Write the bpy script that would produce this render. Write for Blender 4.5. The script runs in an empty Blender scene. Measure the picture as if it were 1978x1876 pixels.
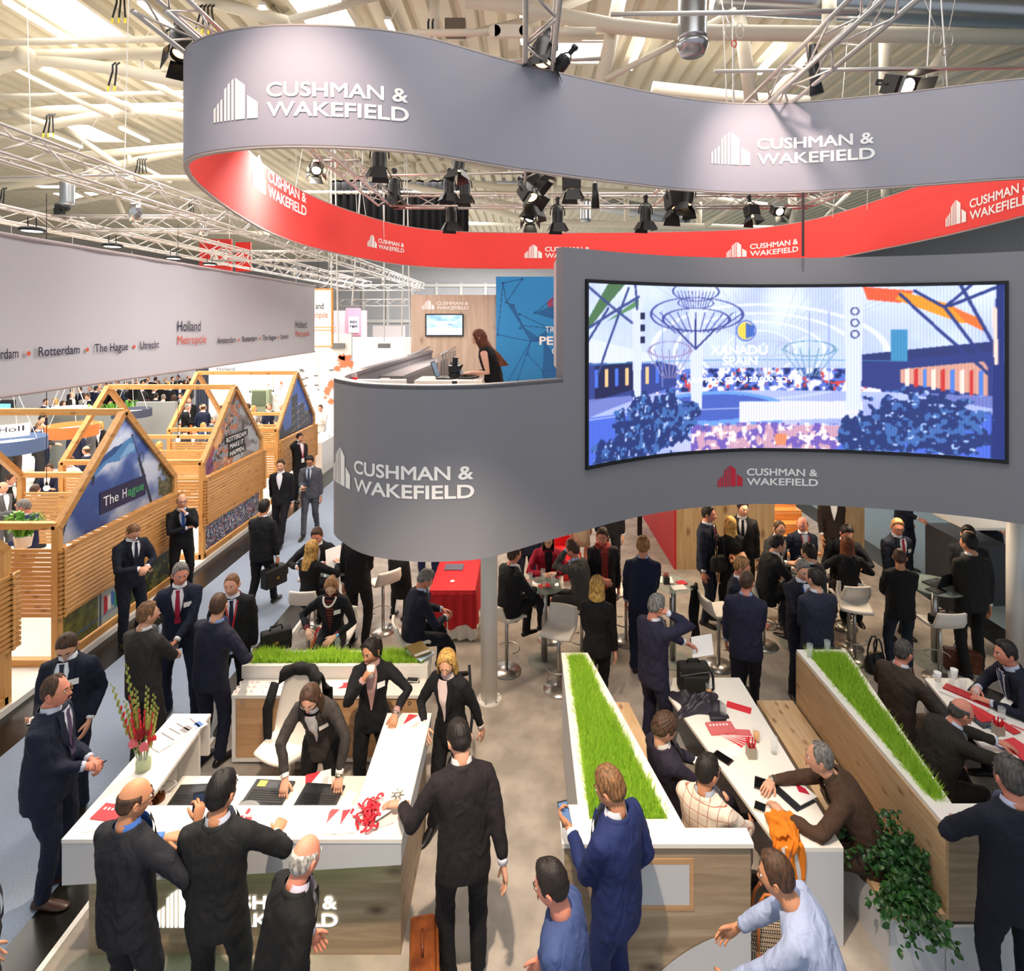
import bpy, bmesh, math, random
import numpy as np
from mathutils import Vector, Matrix
from mathutils.geometry import tessellate_polygon
random.seed(7); RNG = np.random.default_rng(7)
SC = bpy.context.scene
COL = SC.collection
# ---------------------------------------------------------------- camera
F, EYE, CX, CY = 1100.0, 4.75, 1014.0, 621.0          # focal length in px, eye height in m, vanishing point
cam_data = bpy.data.cameras.new('camera')
cam_data.sensor_width = 36.0
cam_data.lens = 36.0 * F / 1978.0
cam_data.shift_x = -(CX - 989.0) / 1978.0
cam_data.shift_y = -(938.0 - CY) / 1978.0
cam_data.clip_end = 400
cam = bpy.data.objects.new('camera', cam_data); COL.objects.link(cam)
cam.location = (0, 0, EYE); cam.rotation_euler = (math.pi / 2, 0, 0)
SC.camera = cam
# ---------------------------------------------------------------- world, exposure
SC.view_settings.view_transform = 'Standard'
SC.view_settings.look = 'None'
SC.view_settings.gamma = 1.0
SC.view_settings.use_curve_mapping = False
SC.view_settings.exposure = 0.62
world = bpy.data.worlds.new('world'); SC.world = world
world.use_nodes = True
world.node_tree.nodes['Background'].inputs[0].default_value = (0.86, 0.93, 1.0, 1)
world.node_tree.nodes['Background'].inputs[1].default_value = 0.47
# ---------------------------------------------------------------- hall lights
def area(name, loc, size, energy, color=(1, 1, 1), target=None, size_y=None, spread=None):
    l = bpy.data.lights.new(name, 'AREA'); l.energy = energy; l.color = color; l.size = size
    if size_y: l.shape = 'RECTANGLE'; l.size_y = size_y
    if spread: l.spread = math.radians(spread)
    o = bpy.data.objects.new(name, l); COL.objects.link(o); o.location = loc
    if target is not None:
        o.rotation_euler = (Vector(target) - Vector(loc)).to_track_quat('-Z', 'Y').to_euler()
    return o
def spot(name, loc, target, energy, angle=60, color=(1, .82, .62), blend=.6, radius=.08):
    l = bpy.data.lights.new(name, 'SPOT'); l.energy = energy; l.color = color
    l.spot_size = math.radians(angle); l.spot_blend = blend; l.shadow_soft_size = radius
    o = bpy.data.objects.new(name, l); COL.objects.link(o); o.location = loc
    o.rotation_euler = (Vector(target) - Vector(loc)).to_track_quat('-Z', 'Y').to_euler()
    return o
WARM = (1, .80, .60)
area('roof_fill', (-9, 9, 12.1), 6, 380, (1, .97, .93))
area('roof_fill', (-11, 18, 12.1), 7, 850, (1, .97, .93))
area('roof_fill', (2, 4, 12.1), 6, 420, (1, .97, .93))
area('roof_fill', (5, 15, 12.1), 7, 650, (1, .97, .93))
area('roof_fill', (-8, 34, 12.1), 9, 3600, (1, .97, .93))
area('roof_fill', (14, 30, 12.1), 9, 1500, (1, .97, .93))
area('roof_fill', (-4, 56, 12.1), 12, 5000, (1, .98, .96))  # added fill lamp that brightens the far hall wall
area('banner_fill', (-3.9, 9.5, 7.4), .6, 160, (1, .93, .90), (-6.3, 10.5, 4.6), 2.5)  # lamp added over the aisle to brighten the pale city banner
spot('stand_spot', (-2.6, 7.6, 6.6), (-1.9, 4.4, .9), 900, 48, WARM)
spot('stand_spot', (-1.2, 7.8, 6.6), (-.9, 4.6, .9), 850, 44, WARM)
spot('stand_spot', (1.0, 8.3, 6.6), (1.7, 4.9, .8), 900, 46, WARM)
spot('stand_spot', (2.4, 8.3, 6.6), (2.4, 5.0, .8), 950, 46, WARM)
spot('stand_spot', (4.2, 8.3, 6.6), (4.3, 5.4, .8), 750, 46, WARM)
spot('stand_spot', (-.4, 2.0, 7.2), (-.3, 4.1, 0), 1500, 54, WARM)
for lx, ly, tx, ty in [(-2.0, 3.7, -2.1, 5.2), (2.7, 5.5, 3.0, 7.1)]:
    spot('band_spot', (lx, ly, 8.0), (tx, ty, 6.5), 230, 66, (1, .80, .68), 1.0)
for lx, ly in [(-1.2, 8.6), (1.6, 9.0), (3.6, 9.2), (5.6, 8.6), (.4, 11.2), (4.6, 12.0)]:
    area('deck_downlight', (lx, ly, 2.46), .5, 26, (1, .80, .58))
for ly in (8.5, 12, 15.5, 19):
    area('stand_downlight', (-9.5, ly, 5.6), 2.2, 110, (1, .93, .84))
    area('stand_downlight', (-13.5, ly + 1, 5.6), 2.2, 130, (1, .93, .84))
area('screen_wash', (-1.4, 9.6, 5.4), .8, 40, (1, .9, .8))
# ================================================================ helpers
def gp(px, py, z=0.0):
    d = F * (EYE - z) / (py - CY); return np.array([(px - CX) * d / F, d, z])
def at(px, py, d):
    return np.array([(px - CX) * d / F, d, EYE - (py - CY) * d / F])
def lin(c):
    return tuple(((v / 12.92) if v <= .04045 else ((v + .055) / 1.055) ** 2.4) for v in c)
def hx(s):
    return tuple(int(s[i:i + 2], 16) / 255 for i in (0, 2, 4))
MATS = {}
def mat(name, c, rough=.6, metal=0, emit=0, bump=0, bscale=200, var=0, vscale=8, spec=.4, stretch=None, alpha=None, trans=0, c2=None):
    if isinstance(c, str): c = hx(c)
    key = (name, c, rough, metal, emit, bump, var, trans, c2)
    if key in MATS: return MATS[key]
    m = bpy.data.materials.new(name); m.use_nodes = True
    nt = m.node_tree; b = nt.nodes['Principled BSDF']
    L = lin(c)
    b.inputs['Base Color'].default_value = (*L, 1)
    b.inputs['Roughness'].default_value = rough
    b.inputs['Metallic'].default_value = metal
    b.inputs['Specular IOR Level'].default_value = spec
    m.diffuse_color = (*L, 1)
    if emit:
        b.inputs['Emission Color'].default_value = (*L, 1); b.inputs['Emission Strength'].default_value = emit
    if trans: b.inputs['Alpha'].default_value = 1.12 - trans * .94
    tc = None
    def coords(scale3):
        n = nt.nodes.new('ShaderNodeTexCoord'); mp = nt.nodes.new('ShaderNodeMapping')
        mp.inputs['Scale'].default_value = scale3
        nt.links.new(n.outputs['Object'], mp.inputs[0]); return mp.outputs[0]
    if var or c2:
        co = coords(stretch or (1, 1, 1))
        no = nt.nodes.new('ShaderNodeTexNoise'); no.inputs['Scale'].default_value = vscale; no.inputs['Detail'].default_value = 6
        nt.links.new(co, no.inputs['Vector'])
        cr = nt.nodes.new('ShaderNodeValToRGB')
        e = cr.color_ramp.elements
        if c2:
            if isinstance(c2, str): c2 = hx(c2)
            A, B = lin(c2), L
        else:
            A, B = tuple(v * (1 - var) for v in L), tuple(min(1, v * (1 + var * .6)) for v in L)
        e[0].position = .35; e[0].color = (*A, 1); e[1].position = .65; e[1].color = (*B, 1)
        nt.links.new(no.outputs['Fac'], cr.inputs[0]); nt.links.new(cr.outputs[0], b.inputs['Base Color'])
    if bump:
        co = coords((1, 1, 1))
        no = nt.nodes.new('ShaderNodeTexNoise'); no.inputs['Scale'].default_value = bscale; no.inputs['Detail'].default_value = 3
        nt.links.new(co, no.inputs['Vector'])
        bp = nt.nodes.new('ShaderNodeBump'); bp.inputs['Strength'].default_value = bump; bp.inputs['Distance'].default_value = .01
        nt.links.new(no.outputs['Fac'], bp.inputs['Height']); nt.links.new(bp.outputs[0], b.inputs['Normal'])
    MATS[key] = m; return m
def wood(name, c, c2, knots=None, axis=0, scale=1.0, planks=0, rough=.5):
    """streaky wood with knots: grain runs along axis (0 x, 1 y, 2 z)"""
    key = ('wood', name)
    if key in MATS: return MATS[key]
    m = bpy.data.materials.new(name); m.use_nodes = True
    nt = m.node_tree; b = nt.nodes['Principled BSDF']; b.inputs['Roughness'].default_value = rough
    tc = nt.nodes.new('ShaderNodeTexCoord')
    mp = nt.nodes.new('ShaderNodeMapping')
    s = [9 * scale] * 3; s[axis] = .7 * scale
    mp.inputs['Scale'].default_value = s
    nt.links.new(tc.outputs['Object'], mp.inputs[0])
    no = nt.nodes.new('ShaderNodeTexNoise'); no.inputs['Scale'].default_value = 2.2; no.inputs['Detail'].default_value = 7; no.inputs['Distortion'].default_value = .6
    nt.links.new(mp.outputs[0], no.inputs[0])
    cr = nt.nodes.new('ShaderNodeValToRGB'); e = cr.color_ramp.elements
    e[0].position = .3; e[0].color = (*lin(hx(c2)), 1); e[1].position = .68; e[1].color = (*lin(hx(c)), 1)
    nt.links.new(no.outputs['Fac'], cr.inputs[0])
    out = cr.outputs[0]
    if knots:
        mp2 = nt.nodes.new('ShaderNodeMapping'); s2 = [5 * scale] * 3; s2[axis] = 2.4 * scale
        mp2.inputs['Scale'].default_value = s2; nt.links.new(tc.outputs['Object'], mp2.inputs[0])
        vo = nt.nodes.new('ShaderNodeTexVoronoi'); vo.inputs['Scale'].default_value = 1.0; nt.links.new(mp2.outputs[0], vo.inputs['Vector'])
        r2 = nt.nodes.new('ShaderNodeValToRGB'); e2 = r2.color_ramp.elements
        e2[0].position = .05; e2[0].color = (1, 1, 1, 1); e2[1].position = .24; e2[1].color = (0, 0, 0, 1)
        nt.links.new(vo.outputs['Distance'], r2.inputs[0])
        mx = nt.nodes.new('ShaderNodeMix'); mx.data_type = 'RGBA'
        nt.links.new(r2.outputs[0], mx.inputs[0]); nt.links.new(out, mx.inputs[6]); mx.inputs[7].default_value = (*lin(hx(knots)), 1)
        out = mx.outputs[2]
    nt.links.new(out, b.inputs['Base Color'])
    MATS[key] = m; return m
def vcol(name, emit=0, rough=.5):
    key = ('vcol', name)
    if key in MATS: return MATS[key]
    m = bpy.data.materials.new(name); m.use_nodes = True
    nt = m.node_tree; b = nt.nodes['Principled BSDF']; b.inputs['Roughness'].default_value = rough
    a = nt.nodes.new('ShaderNodeVertexColor'); a.layer_name = 'picture'
    if emit:
        b.inputs['Base Color'].default_value = (.01, .01, .01, 1)
        nt.links.new(a.outputs[0], b.inputs['Emission Color']); b.inputs['Emission Strength'].default_value = emit
    else:
        nt.links.new(a.outputs[0], b.inputs['Base Color'])
    MATS[key] = m; return m
def nrm(v):
    v = np.asarray(v, float); n = np.linalg.norm(v); return v / n if n > 1e-9 else v
ROOTM = {}
def tag(o, label=None, cat=None, group=None, kind=None):
    if label: o['label'] = label
    if cat: o['category'] = cat
    if group: o['group'] = group
    if kind: o['kind'] = kind
    return o
def thing(name, label, cat, loc=(0, 0, 0), rz=0.0, group=None):
    o = bpy.data.objects.new(name, None); COL.objects.link(o); o.empty_display_size = .1
    o.location = tuple(float(v) for v in loc); o.rotation_euler = (0, 0, rz)
    ROOTM[o.name] = (Matrix.Translation(o.location) @ Matrix.Rotation(rz, 4, 'Z')).inverted()
    return tag(o, label, cat, group)
def root_of(o):
    while o.parent: o = o.parent
    return o
class M:
    def __init__(s): s.v = []; s.f = []; s.m = []; s.n = 0
    def add(s, v, f, m=0):
        v = np.asarray(v, float).reshape(-1, 3); s.v.append(v)
        for q in f: s.f.append([int(i) + s.n for i in q]); s.m.append(m)
        s.n += len(v); return s
    def box(s, x0, y0, z0, x1, y1, z1, m=0):
        v = [(x0, y0, z0), (x1, y0, z0), (x1, y1, z0), (x0, y1, z0), (x0, y0, z1), (x1, y0, z1), (x1, y1, z1), (x0, y1, z1)]
        return s.add(v, [(0, 3, 2, 1), (4, 5, 6, 7), (0, 1, 5, 4), (1, 2, 6, 5), (2, 3, 7, 6), (3, 0, 4, 7)], m)
    def obox(s, c, ax, ay, az, m=0):
        c, ax, ay, az = map(lambda q: np.asarray(q, float), (c, ax, ay, az))
        v = [c + a * ax + b * ay + d * az for d in (-1, 1) for a, b in ((-1, -1), (1, -1), (1, 1), (-1, 1))]
        return s.add(v, [(0, 3, 2, 1), (4, 5, 6, 7), (0, 1, 5, 4), (1, 2, 6, 5), (2, 3, 7, 6), (3, 0, 4, 7)], m)
    def bar(s, p, q, w, h, up=(0, 0, 1), m=0):
        p, q = np.asarray(p, float), np.asarray(q, float); d = nrm(q - p)
        sd = np.cross(d, up)
        if np.linalg.norm(sd) < 1e-3: sd = np.cross(d, (1, 0, 0))
        sd = nrm(sd); u = np.cross(sd, d)
        return s.obox((p + q) / 2, sd * w / 2, (q - p) / 2, u * h / 2, m)
    def tube(s, pts, r, n=10, cap=True, m=0, up=None, p=2.0):
        """lofted tube; r scalar, list of scalars, or list of (side, up) radii; p superellipse exponent"""
        pts = np.asarray(pts, float); k = len(pts)
        R = [r] * k if np.isscalar(r) else list(r)
        T = [nrm(pts[min(i + 1, k - 1)] - pts[max(i - 1, 0)]) for i in range(k)]
        u = np.asarray(up, float) if up is not None else (np.array([0, 0, 1.]) if abs(T[0][2]) < .9 else np.array([0, 1., 0]))
        a = np.linspace(0, 2 * np.pi, n, endpoint=False)
        ca, sa = np.cos(a), np.sin(a)
        if p != 2: ca, sa = np.sign(ca) * abs(ca) ** (2 / p), np.sign(sa) * abs(sa) ** (2 / p)
        V = []
        for i in range(k):
            u = nrm(u - T[i] * np.dot(u, T[i])); sd = np.cross(T[i], u)
            ra, rb = (R[i], R[i]) if np.isscalar(R[i]) else R[i]
            V.append(pts[i] + np.outer(ca * ra, sd) + np.outer(sa * rb, u))
        return s.rings(V, cap, m)
    def rings(s, V, cap=True, m=0):
        k, n = len(V), len(V[0]); f = []
        for i in range(k - 1):
            for j in range(n):
                f.append((i * n + j, i * n + (j + 1) % n, (i + 1) * n + (j + 1) % n, (i + 1) * n + j))
        if cap: f.append(tuple(range(n))[::-1]); f.append(tuple(range((k - 1) * n, k * n)))
        return s.add(np.concatenate(V), f, m)
    def grid(s, P, m=0, flip=False):
        P = np.asarray(P, float); a, b = P.shape[:2]; f = []
        for i in range(a - 1):
            for j in range(b - 1):
                q = (i * b + j, i * b + j + 1, (i + 1) * b + j + 1, (i + 1) * b + j)
                f.append(q[::-1] if flip else q)
        return s.add(P.reshape(-1, 3), f, m)
    def ell(s, c, r, nu=12, nv=8, m=0, R=None):
        c = np.asarray(c, float); r = np.asarray([r] * 3 if np.isscalar(r) else r, float)
        V = []
        for i in range(nv + 1):
            ph = np.pi * i / nv
            ph = min(max(ph, .02), np.pi - .02)
            th = np.linspace(0, 2 * np.pi, nu, endpoint=False)
            q = np.stack([np.sin(ph) * np.cos(th), np.sin(ph) * np.sin(th), np.full(nu, -np.cos(ph))], 1) * r
            if R is not None: q = q @ np.asarray(R, float).T
            V.append(q + c)
        return s.rings(V, True, m)
    def prism(s, poly, z0, z1, m=0):
        n = len(poly); v = [(x, y, z0) for x, y in poly] + [(x, y, z1) for x, y in poly]
        f = [tuple(range(n))[::-1], tuple(range(n, 2 * n))] + [(i, (i + 1) % n, n + (i + 1) % n, n + i) for i in range(n)]
        return s.add(v, f, m)
    def lathe(s, prof, c=(0, 0, 0), n=20, m=0, cap=True):
        a = np.linspace(0, 2 * np.pi, n, endpoint=False)
        V = [np.stack([c[0] + r * np.cos(a), c[1] + r * np.sin(a), np.full(n, c[2] + z)], 1) for r, z in prof]
        return s.rings(V, cap, m)
    def verts(s): return np.concatenate(s.v) if s.v else np.zeros((0, 3))
    def build(s, name, mats, parent=None, smooth=False, world=True, colors=None):
        me = bpy.data.meshes.new(name); v = s.verts()
        if parent is not None and world:
            mt = ROOTM.get(root_of(parent).name)
            if mt is not None:
                A = np.array(mt); v = v @ A[:3, :3].T + A[:3, 3]
        me.from_pydata([], [], []) if not len(v) else me.from_pydata(v.tolist(), [], s.f)
        mats = mats if isinstance(mats, (list, tuple)) else [mats]
        for q in mats: me.materials.append(q)
        if len(mats) > 1: me.polygons.foreach_set('material_index', s.m)
        if smooth: me.polygons.foreach_set('use_smooth', [True] * len(me.polygons))
        if colors is not None:
            at_ = me.color_attributes.new('picture', 'FLOAT_COLOR', 'POINT'); at_.data.foreach_set('color', np.asarray(colors, np.float32).ravel())
        me.update()
        o = bpy.data.objects.new(name, me); COL.objects.link(o)
        if parent is not None: o.parent = parent
        return o
def auto_smooth(o, ang=35):
    me = o.data
    me.polygons.foreach_set('use_smooth', [True] * len(me.polygons))
    try: me.set_sharp_from_angle(angle=math.radians(ang))
    except Exception: pass
    return o
def structure(m, name, mats, label=None, parent=None, smooth=False):
    o = m.build(name, mats, parent, smooth)
    return tag(o, label, None, None, 'structure')
def single(m, name, mats, label, cat, group=None, smooth=False, kind=None, colors=None):
    o = m.build(name, mats, None, smooth, colors=colors)
    v = m.verts(); c = np.array([(v[:, 0].min() + v[:, 0].max()) / 2, (v[:, 1].min() + v[:, 1].max()) / 2, v[:, 2].min()])
    o.data.transform(Matrix.Translation(Vector(-c))); o.location = Vector(c)
    return tag(o, label, cat, group, kind)
def dup(root, loc, rz=None, label=None, group=None):
    r = root.copy(); COL.objects.link(r); r.location = tuple(float(q) for q in loc)
    if rz is not None: r.rotation_euler = (0, 0, rz)
    if label: r['label'] = label
    if group: r['group'] = group
    for ch in list(root.children):
        c = ch.copy(); COL.objects.link(c); c.parent = r
        for g in ch.children:
            d = g.copy(); COL.objects.link(d); d.parent = c
    return r
# ---------------------------------------------------------------- lettering
TXT = {}
def text2d(s, bold=.0):
    """flat lettering as (verts2d, faces), normalised so cap height is 1 and it starts at x=0"""
    if (s, bold) in TXT: return TXT[(s, bold)]
    cu = bpy.data.curves.new('lettering', 'FONT'); cu.body = s; cu.size = 1.4
    o = bpy.data.objects.new('lettering', cu); COL.objects.link(o)
    dg = bpy.context.evaluated_depsgraph_get(); c = o.evaluated_get(dg).to_curve(dg); loops = []
    for sp in c.splines:
        B = sp.bezier_points; L = []
        for i in range(len(B)):
            a, b = B[i], B[(i + 1) % len(B)]; p = [np.array(q[:2]) for q in (a.co, a.handle_right, b.handle_left, b.co)]
            straight = abs(np.cross(p[1] - p[0], p[3] - p[0])) + abs(np.cross(p[2] - p[0], p[3] - p[0])) < 1e-5
            for k in range(1 if straight else 4):
                t = k / 4; L.append((1 - t) ** 3 * p[0] + 3 * t * (1 - t) ** 2 * p[1] + 3 * t * t * (1 - t) * p[2] + t ** 3 * p[3])
        L = [q for i, q in enumerate(L) if np.linalg.norm(q - L[i - 1]) > .004]
        if len(L) > 2: loops.append(np.array(L))
    bpy.data.objects.remove(o); bpy.data.curves.remove(cu)
    ar = lambda L: .5 * sum(np.cross(L[i - 1], L[i]) for i in range(len(L)))
    sg = np.sign(ar(max(loops, key=lambda L: abs(ar(L)))))
    def grow(L):
        out = []
        for i in range(len(L)):
            e1, e2 = nrm(L[i] - L[i - 1]), nrm(L[(i + 1) % len(L)] - L[i]); n1, n2 = np.array([e1[1], -e1[0]]) * sg, np.array([e2[1], -e2[0]]) * sg
            k = n1 + n2; k = k / max(.5, np.dot(k, k) / 2); out.append(L[i] + k * bold)
        return np.array(out)
    loops = [grow(L) for L in loops]
    f, v, n = [], [], 0
    for A in [L for L in loops if ar(L) * sg > 0]:
        g = [A] + [L for L in loops if ar(L) * sg < 0 and A[:, 0].min() < L[0][0] < A[:, 0].max() and A[:, 1].min() < L[0][1] < A[:, 1].max()]
        f += [tuple(i + n for i in q) for q in tessellate_polygon([[Vector((a, b, 0)) for a, b in L] for L in g])]; v += g; n += sum(map(len, g))
    v = np.concatenate(v)
    v[:, 0] -= v[:, 0].min()
    TXT[(s, bold)] = (v, f); return v, f
def text_fit(s, x0, x1, y0, h, bold=.0):
    """lettering scaled to span x0..x1 with cap height h and baseline y0"""
    v, f = text2d(s, bold); v = v.copy()
    v[:, 0] = x0 + v[:, 0] / v[:, 0].max() * (x1 - x0); v[:, 1] = y0 + v[:, 1] * h
    return v, f
def split_x(v, f, step):
    """cut flat polygons at regular x so that they can be bent"""
    bm = bmesh.new(); vs = [bm.verts.new((a, b, 0)) for a, b in v]
    for q in f:
        try: bm.faces.new([vs[i] for i in q])
        except ValueError: pass
    x = v[:, 0].min() + step
    while x < v[:, 0].max():
        bmesh.ops.bisect_plane(bm, geom=bm.verts[:] + bm.edges[:] + bm.faces[:], plane_co=(x, 0, 0), plane_no=(1, 0, 0)); x += step
    bm.verts.index_update()
    V = np.array([w.co[:2] for w in bm.verts]); Fc = [tuple(w.index for w in q.verts) for q in bm.faces]
    bm.free(); return V, Fc
def logo2d(icon=True, text=True):
    V, Fc, k = [], [], 0
    if icon:
        u = lambda a: (a - 268) / 187
        y = lambda b: (897 - b) / 187
        polys = []
        for x, t in ((268, 836), (288, 819), (308, 804), (331, 755), (350, 737), (371, 722)):
            polys.append([(u(x), 0), (u(x + 13), 0), (u(x + 13), y(t - 9)), (u(x), y(t))])
        polys.append([(u(392), 0), (u(443), 0), (u(443), y(748)), (u(392), y(710))])
        polys.append([(u(454), 0), (u(507), 0), (u(507), y(828)), (u(454), y(793))])
        for p in polys:
            V += p; Fc.append(tuple(range(k, k + 4))); k += 4
    V = [tuple(p) for p in V]
    if text:
        for s, x1, y0 in (('CUSHMAN &', 4.78, .49), ('WAKEFIELD', 4.8, .03)):
            v, f = text_fit(s, 1.49, x1, y0, .33, .032)
            V += [tuple(p) for p in v]; Fc += [tuple(i + k for i in q) for q in f]; k += len(v)
    return np.array(V), Fc
class Path:
    """plan curve with arc length"""
    def __init__(s, pts, closed=False, dens=24):
        P = np.asarray(pts, float); n = len(P); out = []
        for i in range(n if closed else n - 1):
            g = lambda j: P[j % n] if closed else P[min(max(j, 0), n - 1)]
            a, b, c, d = g(i - 1), g(i), g(i + 1), g(i + 2)
            for k in range(dens):
                t = k / dens
                out.append(.5 * (2 * b + (c - a) * t + (2 * a - 5 * b + 4 * c - d) * t * t + (3 * b - a - 3 * c + d) * t ** 3))
        if not closed: out.append(P[-1])
        else: out.append(P[0])
        s.p = np.array(out); s.closed = closed
        s.s = np.concatenate([[0], np.cumsum(np.linalg.norm(np.diff(s.p, axis=0), axis=1))]); s.L = s.s[-1]
        t = np.gradient(s.p, axis=0); t /= np.linalg.norm(t, axis=1)[:, None]
        s.t = t; s.nv = np.stack([t[:, 1], -t[:, 0]], 1)          # right-hand normal
    def pos(s, q): return np.stack([np.interp(q, s.s, s.p[:, 0]), np.interp(q, s.s, s.p[:, 1])], -1)
    def nor(s, q):
        n = np.stack([np.interp(q, s.s, s.nv[:, 0]), np.interp(q, s.s, s.nv[:, 1])], -1); return n / np.linalg.norm(n, axis=-1, keepdims=True)
    def s_at_px(s, px, lo=0, hi=None):
        q = np.linspace(lo, hi or s.L, 4000); p = s.pos(q); return q[np.argmin(abs(CX + F * p[:, 0] / p[:, 1] - px))]
    def bend(s, v, s0, sgn, z0, k, off):
        """flat (u,v) -> points on the curved wall starting at arc length s0"""
        q = s0 + sgn * v[:, 0] * k; p = s.pos(q) + s.nor(q) * off
        return np.column_stack([p, z0 + v[:, 1] * k])
# ---------------------------------------------------------------- little painter for printed pictures and screens
class Pic:
    def __init__(s, w, h, c=(1, 1, 1)):
        s.w, s.h = w, h; s.a = np.zeros((h, w, 3)); s.a[:] = c
        s.X, s.Y = np.meshgrid((np.arange(w) + .5) / w, (np.arange(h) + .5) / h)      # y runs upward
    def put(s, mask, c, o=1.0):
        m = (mask.astype(float) * o)[..., None]; s.a = s.a * (1 - m) + np.asarray(c, float) * m; return s
    def poly(s, pts, c, o=1.0):
        m = np.zeros(s.X.shape, bool); n = len(pts)
        for i in range(n):
            (x0, y0), (x1, y1) = pts[i], pts[(i + 1) % n]
            if y0 == y1: continue
            t = (s.Y - y0) / (y1 - y0); m ^= (t >= 0) & (t < 1) & (s.X < x0 + t * (x1 - x0))
        return s.put(m, c, o)
    def ell(s, x, y, rx, ry, c, o=1.0, ring=None):
        q = ((s.X - x) / rx) ** 2 + ((s.Y - y) / ry) ** 2
        m = q < 1
        if ring: m &= q > (1 - ring) ** 2
        return s.put(m, c, o)
    def line(s, x0, y0, x1, y1, w, c, o=1.0):
        asp = s.w / s.h; dx, dy = (x1 - x0) * asp, y1 - y0; L = math.hypot(dx, dy) + 1e-9
        px, py = (s.X - x0) * asp, s.Y - y0; t = np.clip((px * dx + py * dy) / L / L, 0, 1)
        return s.put(np.hypot(px - t * dx, py - t * dy) < w / 2, c, o)
    def noise(s, f, seed=0, oct=4):
        r = np.random.default_rng(seed); out = np.zeros(s.X.shape); amp = 1; tot = 0; asp = s.w / s.h
        for k in range(oct):
            nx, ny = int(f * asp * 2 ** k) + 2, int(f * 2 ** k) + 2; g = r.random((ny, nx))
            x, y = s.X * (nx - 1.001), s.Y * (ny - 1.001); i, j = x.astype(int), y.astype(int); u, v = x - i, y - j
            u, v = u * u * (3 - 2 * u), v * v * (3 - 2 * v)
            out += amp * ((g[j, i] * (1 - u) + g[j, i + 1] * u) * (1 - v) + (g[j + 1, i] * (1 - u) + g[j + 1, i + 1] * u) * v); tot += amp; amp *= .5
        return out / tot
    def mesh(s, fn, mask=None, linear=True):
        """grid mesh with one vertex per pixel; fn maps (u,v) arrays to xyz"""
        m = M(); P = fn(s.X, s.Y).reshape(-1, 3)
        c = np.clip(s.a, 0, 1).reshape(-1, 3)
        if linear: c = np.where(c <= .04045, c / 12.92, ((c + .055) / 1.055) ** 2.4)
        f = []
        for j in range(s.h - 1):
            b = j * s.w
            for i in range(s.w - 1):
                if mask is None or mask[j, i]: f.append((b + i, b + i + 1, b + s.w + i + 1, b + s.w + i))
        m.add(P, f); return m, np.column_stack([c, np.ones(len(c))])
# ================================================================ people
def head_surf(az, ph, off=0.0):
    az, ph = np.broadcast_arrays(np.asarray(az, float), np.asarray(ph, float))
    z0 = -np.cos(ph); r = np.sin(ph) ** .9
    x = .076 * r * np.sin(az); y = .097 * r * np.cos(az); z = np.where(z0 > 0, .122, .120) * z0
    t = np.clip((-.015 - z) / .10, 0, 1)
    x = x * (1 - .30 * t ** 1.3); y = np.where(y > 0, y * (1 - .06 * t), y * (1 - .45 * t))
    y = y - .004 * (z > .03)
    fr = np.clip(np.cos(az), 0, 1)
    g = lambda cx, cz, sx, sz: np.exp(-((x - cx) / sx) ** 2 - ((z - cz) / sz) ** 2)
    d = .005 * (g(.028, .032, .026, .009) + g(-.028, .032, .026, .009))
    d = d - .011 * (g(.031, .010, .017, .013) + g(-.031, .010, .017, .013))
    d = d + .024 * g(0, -.030, .0125, .014) + .013 * g(0, -.006, .009, .022) + .007 * (g(.014, -.034, .008, .008) + g(-.014, -.034, .008, .008))
    d = d + .006 * g(0, -.061, .022, .0055) + .006 * g(0, -.072, .019, .006) - .004 * g(0, -.0665, .024, .003)
    d = d + .008 * g(0, -.103, .024, .014) - .004 * g(0, -.086, .02, .006) + .004 * (g(.045, -.018, .02, .02) + g(-.045, -.018, .02, .02))
    y = y + d * fr
    P = np.stack([x, y, z], -1)
    if np.any(off):
        n = P / np.array([.076, .097, .12]) ** 2; n /= np.linalg.norm(n, axis=-1, keepdims=True); P = P + n * np.asarray(off)[..., None]
    return P
def head_mesh(m, R, c, s, lo=False):
    """skin 0, eye white 1, dark 2, hair 3, lips 4"""
    T = lambda q: np.asarray(q) @ R.T * s + c
    nu, nv = (20, 14) if lo else (44, 34)
    ph = np.linspace(.06, np.pi - .05, nv); az = np.linspace(0, 2 * np.pi, nu, endpoint=False)
    V = [T(head_surf(az, np.full(nu, p))) for p in ph]
    m.rings(V, True, 0)
    for sx in (1, -1):
        if not lo:
            m.ell(T((sx * .031, .081, .011)), np.array([.0130, .0105, .0072]) * s, 10, 6, 1, R)
            m.ell(T((sx * .031, .0895, .011)), np.array([.0062, .0040, .0060]) * s, 8, 5, 2, R)
            m.tube([T((sx * .014, .098, .029)), T((sx * .031, .097, .035)), T((sx * .048, .086, .030))], [.003 * s, .0042 * s, .0028 * s], 6, True, 3)
        else:
            m.ell(T((sx * .031, .086, .011)), np.array([.010, .006, .006]) * s, 6, 4, 2, R)
        m.ell(T((sx * .078, -.008, -.005)), np.array([.009, .019, .031]) * s, 8, 7, 0, R)
        if not lo: m.tube([T((sx * .085, .006, -.024)), T((sx * .090, -.016, -.012)), T((sx * .090, -.022, .008)), T((sx * .087, -.006, .022)), T((sx * .083, .006, .014))], .0045 * s, 6, True, 0)
    if not lo: m.tube([T((-.022, .096, -.0665)), T((0, .1065, -.0655)), T((.022, .096, -.0665))], [.0025 * s, .0055 * s, .0025 * s], 6, True, 4)
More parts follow.
